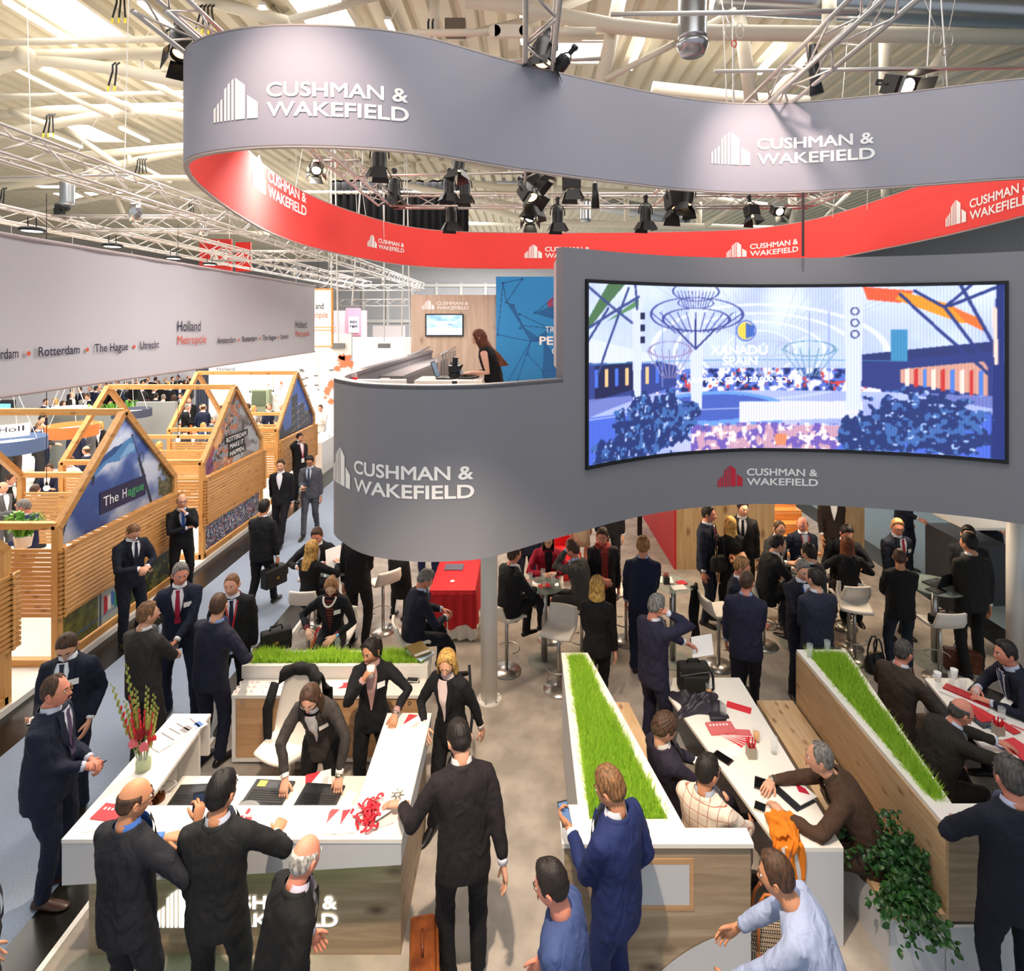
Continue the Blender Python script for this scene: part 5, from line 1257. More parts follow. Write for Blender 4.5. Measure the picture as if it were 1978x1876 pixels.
a_, b_ = at(490, 752, 20.9), at(524, 815, 20.9); m = M(); m.box(a_[0], 20.7, b_[2], b_[0], 20.95, a_[2]); m.build('carcass', mat('sage_panel', '9aa58a', .6), sc_)
m = M(); c0 = at(490, 762, 20.68); m.box(a_[0] + .05, 20.66, c0[2] - .4, b_[0] - .12, 20.69, c0[2] + .12); m.build('opening', mat('dark_sage', '5f6a54', .6), sc_)
m = M(); m.box(-30, 31.0, .08, -12.62, 31.15, 3.6); structure(m, 'wall_crowd_back', mat('lilac_white_wall', 'e6e4ee', .6))
m = M(); 
for k in range(5): m.box(-12.95 + k * .11, 22.4, .08, -12.87 + k * .11, 22.5, 4.2)
single(m, 'dark_curtain', mat('navy_curtain', '343a4a', .8), 'dark blue pleated curtain between the white walls', 'curtain')
m = M(); m.box(-17.8, 15.6, .08, -16.4, 15.7, 3.4); structure(m, 'wall_pale', mat('white_map_wall', 'f0ede8', .6))
tvp = thing('wall_screen', 'screen with blue and white picture at the white partition', 'screen', at(10, 785, 15.5)); c0, c1 = at(-40, 773, 15.5), at(27, 797, 15.5)
m = M(); m.box(c0[0], 15.5, c1[2], c1[0], 15.56, c0[2]); m.build('bezel', BLACK, tvp)
m = M(); m.box(c0[0], 15.49, c1[2] + .05, c1[0] - .09, 15.499, c0[2] - .1); m.build('picture', mat('screen_blue', '5fa8d8', .5, emit=.9), tvp)
def hang2(t, x0, x1, y, z):
    for x in (x0, x1): m = M(); m.tube([(x, y, z), (x, y, 12.3)], .012, 5); m.build('hang_wire', CHROME, t)
sg = thing('hanging_sign', 'white sign in an orange timber frame hanging beyond the long banner', 'sign', at(625, 665, 19.0))
c0, c1 = at(560, 560, 19), at(640, 668, 19); hang2(sg, c0[0] + .2, c1[0] - .1, 19.02, c0[2])
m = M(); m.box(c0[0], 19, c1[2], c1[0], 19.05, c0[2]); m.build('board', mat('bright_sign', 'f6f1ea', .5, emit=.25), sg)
m = M(); b = .05; m.box(c1[0], 18.97, c1[2] - b, c1[0] + b, 19.08, c0[2] + b); m.box(c0[0], 18.97, c1[2] - b, c1[0], 19.08, c1[2]); m.box(c0[0], 18.97, c0[2], c1[0], 19.08, c0[2] + b); c2 = at(600, 633, 19); m.box(c0[0], 18.95, c2[2], c1[0] + .15, 18.969, c2[2] + .03); m.box(c0[0], 18.95, c2[2] - .1, c1[0] + .15, 18.969, c2[2] - .07); m.build('frame', mat('orange_timber', 'e8a860', .6), sg)
for s_, x0, x1, py, mt_ in (('and', 609.5, 625, 597, INK), ('ropole', 608, 633, 614, mat('orange_print', 'ee8058', .6))):
    d = 18.99; v, f = text_fit(s_, (x0 - CX) * d / F, (x1 - CX) * d / F, EYE - (py - CY) * d / F, .22, .01); m = M(); m.add([(a, d, b) for a, b in v], f); m.build('lettering', mt_, sg)
eb = thing('pink_booth', 'pink far booth wall with a small black and white sign', 'booth', at(675, 655, 42) * (1, 1, 0))
c0, c1 = at(642, 600, 42), at(707, 655, 42); m = M(); m.box(c0[0], 42, 0, c1[0], 42.3, c0[2]); m.build('panel', mat('pink_panel', 'd9b4bf', .6), eb)
m = M(); c0, c1 = at(668, 595, 41.9), at(697, 648, 41.9); m.box(c0[0], 41.9, c1[2], c1[0], 41.95, c0[2]); m.build('panel_inset', mat('rose_panel', 'cf8fa6', .6), eb)
m = M(); c0, c1 = at(673, 612, 41.8), at(693, 643, 41.8); m.box(c0[0], 41.8, c1[2], c1[0], 41.85, c0[2]); m.build('sign_board', mat('white_sign', 'ecebf2', .5), eb)
for s_, py in (('expo', 624), ('real', 633)):
    d = 41.78; v, f = text_fit(s_, (676 - CX) * d / F, (690 - CX) * d / F, EYE - (py - CY) * d / F, .26, .04); m = M(); m.add([(a, d, b) for a, b in v], f); m.build('lettering', INK, eb)
m = M(); c0, c1 = at(640, 655, 40), at(795, 668, 40); m.box(c0[0], 38, 0, c1[0], 40, c1[2] + .6); single(m, 'white_booth', mat('white_booth_panel', 'ece9e6', .5), 'low white booth front in the far hall', 'booth')
for k, (px, py, w, h_, c, lab) in enumerate([(640, 690, 30, 55, 'd9d6d0', 'pale booth block beyond the map wall'), (720, 650, 60, 30, 'c9c4c6', 'grey booth with a red stripe in the far hall')]):
    d = 44 + k * 3; c0 = at(px + w / 2, py, d); m = M(); m.box(c0[0] - w * d / F / 2, d, 0, c0[0] + w * d / F / 2, d + .5, EYE - (py - CY - h_ / 2) * d / F * .6); single(m, 'far_booth', mat('far_booth_panel', c, .6), lab, 'booth')
# ---------------------------------------------------------------- drum lamps, plants, counters among the crowd
def drum(px, py, d, rpx, hpx, col, lab, inner='f6ead8'):
    P = at(px, py, d); r = rpx * d / F; h = hpx * d / F
    t = thing('drum_lamp', lab, 'lamp', P)
    m = M(); n = 36; a = np.linspace(0, 6.283, n + 1)[:-1]; rr = lambda q, z: np.column_stack([P[0] + q * np.cos(a), P[1] + q * np.sin(a), np.full(n, P[2] + z)])
    m.rings([rr(r, 0), rr(r, h), rr(r - .02, h), rr(r - .02, 0), rr(r, 0)], False); m.build('shade', mat('drum_shade', col, .7), t, False)
    m = M(); m.rings([rr(r - .03, h * .5), rr(r - .03, h * .55)], True); m.build('diffuser', mat('warm_diffuser', inner, .6, emit=.9), t)
    m = M()
    for q in (0, 2.1, 4.2): m.tube([(P[0] + r * .9 * math.cos(q), P[1] + r * .9 * math.sin(q), P[2] + h), (P[0], P[1], P[2] + 1.6), (P[0], P[1], 6.9)], .006, 5)
    m.build('suspension_wire', mat('pale_wire', 'd8d4d0', .5), t)
drum(140, 842, 14.2, 42, 22, 'e8743a', 'orange drum lamp hanging behind the first timber house')
drum(22, 872, 12.6, 55, 26, '4a5f86', 'slate blue drum lamp hanging low over the crowd')
drum(255, 805, 17.5, 33, 15, '3c4256', 'dark navy drum lamp hanging behind the ridge beams')
drum(135, 797, 18, 34, 10, 'd8d2cc', 'pale drum lamp above the green plants')
t = thing('ring_sign', 'white ring sign with lettering hanging over the slate blue lamp', 'sign', at(10, 830, 12.7)); P = at(8, 838, 12.7); n = 30; a = np.linspace(-2.8, -.25, n); r = .72
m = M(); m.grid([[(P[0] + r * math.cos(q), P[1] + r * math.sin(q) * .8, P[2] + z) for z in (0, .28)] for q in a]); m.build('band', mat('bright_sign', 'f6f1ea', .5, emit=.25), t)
for s_, x0, x1, z0, mt_ in (('Holl', .36, .66, .12, INK), ('pole', -.12, .24, .07, ORG)):
    v, f = text_fit(s_, x0, x1, z0, .12, .0); v2, f = split_x(v, f, .05); m = M(); m.add([(P[0] + x, P[1] - math.sqrt(max(r * r - x * x, 0)) * .8 - .012, P[2] + z) for x, z in v2], f); m.build('lettering', mt_, t)
def fern(c, r, n, lab, seed=0, hgt=.35):
    rg = np.random.default_rng(seed); m = M()
    for k in range(n):
        a = rg.random() * 6.283; L = r * (.6 + .6 * rg.random()); hz = hgt * (.6 + .6 * rg.random()); b = np.array(c) + np.array([rg.normal(0, r * .25), rg.normal(0, r * .15), 0]); sd = np.array([-math.sin(a), math.cos(a), 0]) * .022
        pts = [b + np.array([math.cos(a) * L * t, math.sin(a) * L * t, hz * math.sin(t * 2.4)]) for t in np.linspace(0, 1, 5)]
        m.grid([[p_ - sd * (1 - abs(i - 1.5) / 3.5), p_ + sd * (1 - abs(i - 1.5) / 3.5)] for i, p_ in enumerate(pts)])
    t = thing('fern', lab, 'plant', c); m.build('foliage', mat('fern_leaf', '6da82e', .5, c2='3f7f1e', vscale=6), t)
    m = M(); m.lathe([(r * .35, -.16), (r * .45, 0), (0, 0)], c, 12); m.build('pot', WHITE, t)
for k, (px, py, d) in enumerate([(188, 792, 18.5), (203, 789, 18.7), (219, 787, 18.9), (236, 783, 19.1), (250, 779, 19.3), (257, 775, 19.6)]): fern(np.array([-13.96 + k * .13, 18.3 + k * .26, 1.50]), .2, 26, ['bright green fern at the near end of the trough','bright green fern second in the trough','bright green fern third in the trough behind the ridge beam','bright green fern fourth in the trough behind the ridge beam','bright green fern fifth in the trough by the small white sign','bright green fern at the far end of the trough'][k], k, .5)
fern(at(45, 1035, 8.2), .26, 40, 'feathery green fern beside the seated man with glasses', 11, .3)
t = thing('plant_trough', 'grey trough holding ferns between the crowd tables', 'planter', at(220, 830, 18.9) * (1, 1, 0) + (0, 0, .08))
c0, c1 = at(172, 800, 18.6), at(268, 790, 19.6); m = M(); m.bar((-14.02, 18.15, .7), (-13.24, 19.75, .7), .42, 1.24); m.build('body', mat('grey_felt', '8a8c8a', .8), t)
t = thing('felt_bench', 'tall grey felt bench back among the crowd', 'bench', at(300, 830, 17.8) * (1, 1, 0) + (0, 0, .08)); c0, c1 = at(262, 777, 18.6), at(338, 777, 18.6); m = M(); m.box(c0[0], 18.6, .08, c1[0], 18.75, c0[2]); m.build('backrest', mat('grey_felt', '8a8c8a', .8), t)
t = thing('felt_bench', 'grey felt partition behind the orange drum lamp', 'bench', at(130, 860, 18.1) * (1, 1, 0) + (0, 0, .08)); c0, c1 = at(92, 800, 18.05), at(230, 800, 18.05); m = M(); m.box(c0[0], 18.05, .08, c1[0], 18.15, c0[2]); m.build('backrest', mat('grey_felt', '7d807e', .8), t)
t = thing('plywood_table', 'pale plywood table with cups beyond the first house', 'table', at(290, 868, 15.3) * (1, 1, 0) + (0, 0, .08)); c0, c1 = at(283, 818, 15.8), at(347, 836, 14.6); m = M(); m.box(c0[0], 14.4, .78, c0[0] + 1.0, 15.8, .82); m.build('tabletop', wood('pale_ply', 'e6cfae', 'd9bb92', axis=0), t); m = M(); m.box(c0[0] + .1, 14.5, .08, c0[0] + .9, 15.7, .779); m.build('base', WHITE, t)
t = thing('round_table', 'small round white bistro table by the map wall', 'table', at(622, 850, 18.5) * (1, 1, 0) + (0, 0, .08)); P = np.array([-7.25, 18.4, .92]); m = M(); m.lathe([(.32, 0), (.32, .03), (0, .03)], (P[0], P[1], P[2]), 24); m.build('tabletop', WHITE, t); m = M(); m.tube([(P[0], P[1], .08), (P[0], P[1], P[2])], .03, 10); m.build('leg', CHROME, t)
t = thing('buffet_counter', 'white counter with rows of cups at the stand corner', 'counter', at(620, 880, 16.5) * (1, 1, 0) + (0, 0, .08)); c0, c1 = at(607, 855, 17.6), at(642, 860, 16.4); m = M(); m.box(-6.9, 17.6, .08, -6.27, 19.4, 1.0); m.build('body', WHITE, t)
r = np.random.default_rng(4)
for k in range(26):
    m = M(); x_, y_ = -6.82 + .48 * r.random(), 17.7 + 1.6 * r.random(); m.lathe([(.03, 0), (.036, .07), (.03, .07), (0, .01)], (x_, y_, 1.0), 8); tag(m.build('cup', mat('white_cup', 'f2f0ec', .3)), 'small white cup on the buffet counter by the aisle', 'cup', 'cups on the buffet counter')
# ================================================================ roof steel, trusses, stage lamps
def pipe(name, lab, pts, r, mt=STEEL, group=None, n=12, cat='beam'):
    m = M(); m.tube(pts, r, n); return single(m, name, mt, lab, cat, group, True)
def arc(pl, d): return [at(px, py, d) for px, py in pl]
B = 'roof_beam'
for k, (pl, d, r) in enumerate([
    ([(-60, 84), (365, 74)], 13.4, .075), ([(-60, 111), (370, 103)], 14, .15), ([(-60, 150), (0, 130), (57, 114), (130, 121), (230, 134), (372, 163)], 14, .15),
    ([(-60, 188), (370, 180)], 16.2, .075), ([(-60, 229), (100, 214), (372, 207)], 17.5, .15), ([(-60, 266), (60, 248), (180, 225), (250, 214), (310, 218), (375, 230)], 17.5, .15),
    ([(-60, 318), (150, 302), (375, 282)], 21.5, .15), ([(-60, 372), (100, 346), (190, 328), (300, 302), (375, 286)], 21.6, .15), ([(-60, 346), (240, 344), (375, 344)], 19, .1),
    ([(-60, 372), (250, 365), (400, 372)], 27, .12), ([(60, 405), (200, 380), (420, 374), (520, 390)], 27.2, .14), ([(-60, 462), (350, 447), (600, 452)], 36, .12),
    ([(520, 290), (600, 284), (700, 288), (783, 295), (900, 318), (980, 330)], 27, .16), ([(530, 305), (630, 324), (732, 348), (900, 382), (1010, 400)], 27, .16), ([(560, 268), (900, 300)], 24, .1),
    ([(560, 372), (840, 372), (1050, 372)], 30, .10), ([(720, 436), (900, 432), (1400, 442)], 38, .12), ([(900, 392), (1000, 420), (1100, 430), (1400, 440), (1560, 445)], 27.4, .17), ([(860, 345), (960, 362), (1100, 366), (1330, 380), (1480, 398)], 27, .17),
    ([(900, 0), (1000, 12), (1090, 32), (1184, 50), (1300, 62), (1640, 66), (2040, 73)], 11.8, .155), ([(790, 64), (1000, 62)], 11.5, .07), ([(1150, 62), (1030, 60)], 11.4, .09),
    ([(840, -10), (838, 65)], 12.2, .11), ([(1197, -5), (1160, 170)], 12.1, .15), ([(1602, -5), (1601, 62)], 12, .14), ([(1428, 30), (1452, 200)], 12.4, .14), ([(1709, 60), (1709, 230)], 13, .12),
    ([(600, 0), (520, 65)], 13.8, .12), ([(500, -5), (560, 60)], 13.9, .13), ([(365, -10), (480, 22), (560, 45)], 13.2, .15), ([(560, 38), (735, -8)], 12.6, .08), ([(1168, 154), (1300, 86), (1420, 20)], 12, .07),
    ([(880, 72), (1020, 40), (1140, -8)], 12.5, .09), ([(1260, 170), (1460, 192), (1560, 198)], 16, .18), ([(1480, 195), (1580, 85)], 15.6, .10), ([(1650, 210), (1990, 95)], 15, .11), ([(1740, 260), (2010, 150)], 16, .12), ([(1880, 20), (1800, 140)], 15.2, .16),
    ([(270, 112), (276, 146)], 14, .07), ([(285, 142), (365, 128)], 14, .05), ([(250, 296), (250, 318)], 21.5, .08), ([(797, 298), (800, 352)], 27, .13), ([(735, 326), (870, 300)], 27, .08), ([(640, 296), (735, 326)], 27, .08), ([(820, 352), (860, 330)], 27, .08),
    ([(1070, 335), (1072, 432)], 28, .13), ([(1210, 360), (1210, 440)], 28, .12), ([(1350, 380), (1350, 445)], 28, .15), ([(950, 335), (975, 420)], 28, .1), ([(1095, 430), (1200, 370)], 28, .09), ([(1215, 432), (1310, 372)], 28, .09), ([(960, 392), (1060, 345)], 28, .08), ([(1000, 445), (1060, 400)], 30, .07),
    ([(1360, 438), (1440, 385), (1520, 370)], 26, .10), ([(1590, 425), (1640, 372)], 26, .09), ([(1560, 380), (1640, 412)], 26, .09), ([(1530, 370), (1532, 440)], 26, .17), ([(1712, 330), (1712, 380)], 25, .2),
    ([(215, 225), (160, 200), (0, 120)], 16, .07), ([(20, 215), (90, 240)], 17.4, .10), ([(80, 130), (250, 210)], 15.8, .12), ([(260, 140), (375, 205)], 15.8, .1), ([(120, 245), (230, 320)], 19.5, .10), ([(265, 318), (330, 352)], 21.6, .08), ([(130, 360), (180, 385)], 27, .09), ([(220, 372), (238, 412)], 27, .1)]):
    pipe(B, 'cream painted round steel tube of the roof structure', arc(pl, d), r, STEEL, 'tubular roof beams')
for k, (px, py, d) in enumerate([(57, 111, 13.9), (250, 213, 17.4), (180, 330, 21.4)]):
    m = M(); P = at(px, py, d); m.tube([P + (0, -.22, 0), P + (0, .2, 0)], .21, 16); single(m, 'beam_node', STEEL, 'short steel joint cylinder where the roof tubes meet', 'joint', 'roof tube joints', True)
m = M(); c = at(985, 61, 11.3); m.obox(c, (.30, 0, 0), (0, .05, 0), (0, 0, .12)); m.tube([c + (-.3, -.05, 0), c + (-.3, .05, 0)], .12, 16); m.tube([c + (.3, -.05, 0), c + (.3, .05, 0)], .12, 16); single(m, 'gusset_plate', STEEL, 'cream rounded steel gusset plate above the banner', 'plate')
m = M(); c = at(880, 55, 12.3); m.obox(c, (.22, 0, 0), (0, .1, 0), (0, 0, .18)); m.tube([c + (0, -.12, 0), c + (0, -.1, 0)], .13, 14); single(m, 'roof_loudspeaker', mat('brown_grille', '6f6455', .7), 'brown square loudspeaker fixed under the roof sheet', 'loudspeaker')
GALV = mat('galvanised_sheet', 'a7abb0', .28, .9)
def spiral(name, lab, p, q, r, rings=20):
    p, q = np.array(p, float), np.array(q, float); m = M(); pts, rr = [], []
    for k in range(rings * 2 + 1): pts.append(p + (q - p) * k / (rings * 2)); rr.append(r * (1 if k % 2 else .985))
    m.tube(pts, rr, 22); return single(m, name, GALV, lab, 'duct', None, True)
spiral('air_duct', 'large spiral steel air duct under the dark roof corner', at(1380, -8, 12.4), at(2050, 28, 12.4), .36, 34)
spiral('air_duct', 'hanging spiral steel duct with a flared outlet', at(1338, -30, 11), at(1338, 78, 11), .27, 8)
c = at(1338, 80, 11); m = M(); m.lathe([(.27, 0), (.30, -.04), (.30, -.08), (.22, -.26), (.0, -.26)], c, 24); single(m, 'duct_outlet', GALV, 'flared outlet cone at the bottom of the hanging duct', 'duct', None, True)
spiral('air_duct', 'pale silver duct running behind the far roof tubes', at(1160, 392, 30), at(1330, 424, 30), .42, 16); spiral('air_duct', 'silver duct behind the far lamps', at(860, 340, 31), at(1060, 352, 31), .45, 16)
spiral('air_duct', 'galvanised hanging duct above the aisle truss', at(130, 352, 18), at(130, 396, 18), .2, 4); spiral('air_duct', 'short galvanised duct hanging among the far roof tubes', at(1131, 386, 26), at(1131, 428, 26), .24, 4)
# ---------------------------------------------------------------- aluminium trusses
def truss(lab, p, q, w=.29, step=.5, r=.025, up=(0, 0, 1), name='lighting_truss'):
    p, q = np.array(p, float), np.array(q, float); L = np.linalg.norm(q - p); d = (q - p) / L; sd = nrm(np.cross(d, up)); u = np.cross(sd, d)
    t = thing(name, lab, 'truss', p); cs = [(a * w / 2 * sd + b * w / 2 * u) for a, b in ((-1, -1), (1, -1), (1, 1), (-1, 1))]
    for c in cs: m = M(); m.tube([p + c, q + c], r, 8); m.build('chord', ALU, t, True)
    n = max(2, int(L / step)); 
    m = M()
    for k in range(n):
        a, b = p + d * L * k / n, p + d * L * (k + 1) / n
        for i in range(4):
            c0, c1 = (cs[i], cs[(i + 1) % 4]) if k % 2 == 0 else (cs[(i + 1) % 4], cs[i]); m.tube([a + c0, b + c1], r * .5, 6)
    m.build('lattice', ALU, t, True)
ZT = 7.62
truss('aluminium truss crossing above the grey banner toward its rounded end', (-3.3, 5.0, ZT), (-3.3, 13.4, ZT)); truss('long straight aluminium truss behind the grey banner carrying black stage lamps', (-3.15, 13.57, ZT), (6.8, 13.57, ZT))
truss('aluminium truss rising over the middle of the banner', (.15, 4.6, ZT), (.15, 13.4, ZT)); truss('aluminium truss slanting up above the second grey logo', (3.18, 4.6, ZT), (3.18, 13.4, ZT)); truss('aluminium truss over the far end of the stand', (6.65, 6.5, ZT), (6.65, 13.4, ZT))
XT = -6.9
truss('long aluminium truss receding above the pale city banner', (XT, 6.0, 7.1), (XT, 38, 7.1), .36, .62, .028)
truss('aluminium cross truss between two long trusses above the crowd', (-11.0, 13.4, 7.05), (-7.12, 13.4, 7.05), .32); truss('aluminium truss at the far side of the timber stand', (-11.2, 10.5, 7.05), (-11.2, 36, 7.05), .32, .7); truss('second aluminium cross truss deeper in the timber stand', (-11.0, 20, 7.05), (-7.12, 20, 7.05), .32); truss('third aluminium cross truss deeper in the timber stand', (-11.0, 28, 7.05), (-7.12, 28, 7.05), .32, .7); truss('faint aluminium truss near the far wall', (-14, 38, 7.0), (-7.0, 38, 7.0), .36, .8); truss('lower white truss in the far hall', (-16, 44, 6.2), (-9, 44, 6.2), .5, 1.0)
truss('aluminium truss between the two aisle trusses', (-9.3, 13.7, 6.95), (-9.3, 34, 6.95), .3, .7)
def pole(lab, p, q, r=.025): pipe('lamp_bar', lab, [p, q], r, ALU, None, 10, 'bar')
pole('steel lamp bar above the second logo carrying the lit lamp', at(1380, 138, 7), at(1990, 130, 7)); pole('steel lamp bar below the roof tube near the duct', at(1180, 28, 6), at(1655, 21, 6)); pole('short lamp bar beside the middle truss', at(985, 118, 6.6), at(1160, 113, 6.6)); pole('long lamp bar behind the banner', at(690, 340, 11.6), at(1025, 334, 11.6)); pole('short lamp bar by the first inside lamp', at(605, 311, 9.8), at(695, 310, 9.8)); pole('pale bar in front of the aisle truss', at(-10, 344, 9.5), at(248, 338, 9.5))
m = M(); m.tube([at(1551, 495, 6.9), at(1551, 372, 6.9)], .016, 8); single(m, 'cable_pole', mat('dark_steel', '4a4244', .4, .6), 'thin dark pole hanging between the banner and screen wall', 'pole')
# ---------------------------------------------------------------- stage lamps
def lamp(lab, P, tilt=0, rz=0, on=False, kind='par', sc=1.0):
    t = thing('stage_lamp', lab, 'lamp', P)
    P = np.zeros(3); W = False
    if kind == 'par':
        M().lathe([(.05, .17), (.085, .14), (.095, .06), (.095, -.10), (.10, -.12), (.085, -.12), (.08, -.08), (.0, -.07)], P, 18).build('body', BLACK, t, True, world=False)
        fl = ((.095, .135), (.12, .2))
    else:
        m = M(); m.box(-.12, -.09, -.10, .12, .09, .10); m.build('body', BLACK, t, False, world=False)
        fl = ((.11, .12), (.10, .16))
    m = M(); m.lathe([(.075, -.085 if kind == 'par' else -.102), (.0, -.08 if kind == 'par' else -.1021)], P, 16); m.build('lens', mat('lit_lens', 'fff0d2', .3, emit=22) if on else mat('warm_lens', 'ffcf90', .3, emit=2.2), t, False, world=False)
    m = M(); a = np.linspace(0, np.pi, 11); m.tube([(.125 * math.cos(q), 0, .19 * math.sin(q) ** .7 + .02) for q in a], .010, 6); m.build('yoke', BLACK, t, True, world=False)
    m = M(); m.box(-.025, -.02, .20, .025, .02, .29); m.tube([(0, -.03, .30), (0, .03, .30)], .035, 10); m.build('clamp', BLACK, t, False, world=False)
    for k in range(4):
        a = k * math.pi / 2 + .0; c, s_ = math.cos(a), math.sin(a); z0 = -.11; w0, w1 = .08, .12; r0, r1 = .10, .165; L = .16 if k % 2 else .13
        tr = lambda r_, w_, z_: (c * r_ - s_ * w_, s_ * r_ + c * w_, z_)
        q = [tr(r0, -w0, z0), tr(r0, w0, z0), tr(r1, w1, z0 - L), tr(r1, -w1, z0 - L)]; q2 = [tr(r0 + .004, -w0, z0), tr(r0 + .004, w0, z0), tr(r1 + .004, w1, z0 - L), tr(r1 + .004, -w1, z0 - L)]
        m = M(); m.add(q + q2, [(0, 1, 2, 3), (7, 6, 5, 4), (0, 3, 7, 4), (1, 5, 6, 2), (2, 6, 7, 3), (0, 4, 5, 1)]); m.build('barn_door', BLACK, t, False, world=False)
    t.rotation_euler = (math.radians(-tilt), 0, math.radians(rz)); t.scale = (sc,) * 3
for px, py, d, tl, rz, on, kd, sc, lab in [
    (350, 88, 6.0, 28, 40, False, 'par', 1.15, 'big black stage lamp with cables at the rounded end of the banner'),
    (1050, 105, 6.2, 20, -20, False, 'par', 1.2, 'black stage lamp on the truss over the middle of the banner'), (1078, 130, 6.4, -50, 60, False, 'par', .9, 'black stage lamp tipped away beside the middle truss'),
    (1738, 165, 7.0, 62, 10, True, 'fresnel', 1.25, 'glaring lit stage lamp just above the grey banner'), (611, 325, 9.8, 50, 20, True, 'par', .95, 'small lit stage lamp on a short bar inside the banner'),
    (733, 309, 9.5, 0, 10, False, 'par', 1.25, 'black stage lamp hanging just below the banner edge on the short side'), (762, 366, 13.4, 0, -10, False, 'par', 1.5, 'black stage lamp at the corner of two inside trusses'),
    (867, 362, 12.9, 0, 30, False, 'par', 1.3, 'black stage lamp hanging on the long bar, first of a pair'), (898, 366, 12.9, 0, 10, False, 'par', 1.3, 'black stage lamp hanging on the long bar, second of a pair'), (886, 318, 9.8, 10, -30, False, 'par', 1.1, 'black stage lamp half hidden by the banner edge above a pair'),
    (872, 418, 13.6, 0, 20, False, 'par', 1.4, 'black stage lamp below the long truss before the black drape'), (1030, 342, 11.0, 50, 80, False, 'fresnel', 1.4, 'topmost lamp of the black cluster on the middle truss'), (1022, 372, 11.6, 40, 40, False, 'fresnel', 1.5, 'middle lamp of the black cluster on the middle truss'), (1034, 388, 12.2, 10, -60, False, 'par', 1.5, 'lowest black lamp of the cluster on the middle truss'),
    (1024, 416, 12.8, 45, 0, True, 'par', 1.3, 'lit lamp below the black cluster on the middle truss'), (1077, 419, 13.4, 0, 10, False, 'par', 1.4, 'black stage lamp under the long truss next to the lit lamp'), (1104, 353, 10.5, 0, 5, False, 'fresnel', 1.3, 'flat black lamp tucked under the banner edge'),
    (1247, 416, 13.2, 0, 15, False, 'par', 1.4, 'brownish stage lamp under the long truss with bright barn doors'), (1306, 388, 10.7, 12, 15, False, 'fresnel', 1.5, 'black floodlight with red glow at the truss corner'), (1328, 384, 10.6, 20, -40, False, 'par', 1.2, 'black stage lamp beside the red glowing floodlight'), (1452, 408, 13.2, 15, 20, False, 'fresnel', 1.2, 'dark floodlight beyond the truss corner'), (1502, 406, 13.2, 60, 5, True, 'fresnel', 1.1, 'lit floodlight beyond the truss corner')]:
    lamp(lab, at(px, py, d), tl, rz, on, kd, sc)
for k, (px, py, d) in enumerate([(62, 447, 8.1), (217, 477, 9.7), (335, 500, 11.4), (405, 512, 13.2)]):
    P = at(px, py, d); t = thing('dish_floodlight', ['black dish floodlight above the banner, next to the picture edge', 'black dish floodlight above the banner, second in its row', 'black dish floodlight above the banner, third in its row', 'black dish floodlight above the banner, smallest and last'][k], 'lamp', P)
    m = M(); m.lathe([(.05, .07), (.14, .05), (.17, 0), (.16, 0), (.0, .03)], P, 20); m.build('reflector', BLACK, t, True); m = M(); m.lathe([(.12, .001), (0, .002)], P, 16); m.build('lens', mat('cool_lens', 'f2f6e8', .3, emit=3), t)
    for s_ in (-1, 1): m = M(); m.tube([P + (s_ * .06, 0, .05), P + (s_ * .06, 0, .2)], .008, 6); m.build('bracket', BLACK, t)
for k, (px, py, d, on) in enumerate([(262, 413, 9.3, True), (392, 445, 13.5, False), (570, 525, 24, False), (640, 512, 26, False), (740, 545, 30, False)]):
    P = at(px, py, d); t = thing('chrome_lamp', ['shiny chrome cylinder lamp glowing under the long truss', 'shiny chrome cylinder lamp above the red hall sign', 'white lamp hanging on the far part of the aisle truss', 'white lamp hanging above the orange framed sign', 'white lamp at the end of the aisle truss'][k], 'lamp', P)
    m = M(); m.lathe([(.07, .17), (.09, .14), (.095, -.12), (.085, -.12), (.08, 0), (0, .02)], P, 18); m.build('body', mat('chrome', 'd8d4d0', .12, 1.0), t, True); m = M(); m.lathe([(.075, -.1), (0, -.09)], P, 14); m.build('lens', mat('warm_lens', 'ffcf90', .3, emit=2.2), t)
P = np.array([-10.95, 13.4, 7.37]); t = thing('moving_head_lamp', 'black moving head lamp standing on the cross truss', 'lamp', P)
m = M(); m.obox(P + (0, 0, -.06), (.07, 0, 0), (0, .09, 0), (0, 0, .10)); m.build('base', BLACK, t); m = M(); m.tube([P + (-.06, 0, .1), P + (.22, -.05, .04)], [.07, .085], 14); m.build('head', BLACK, t, True); m = M(); m.tube([P + (-.08, 0, .12), P + (-.02, 0, .18), P + (.05, 0, .12)], .012, 6); m.build('handle', BLACK, t)
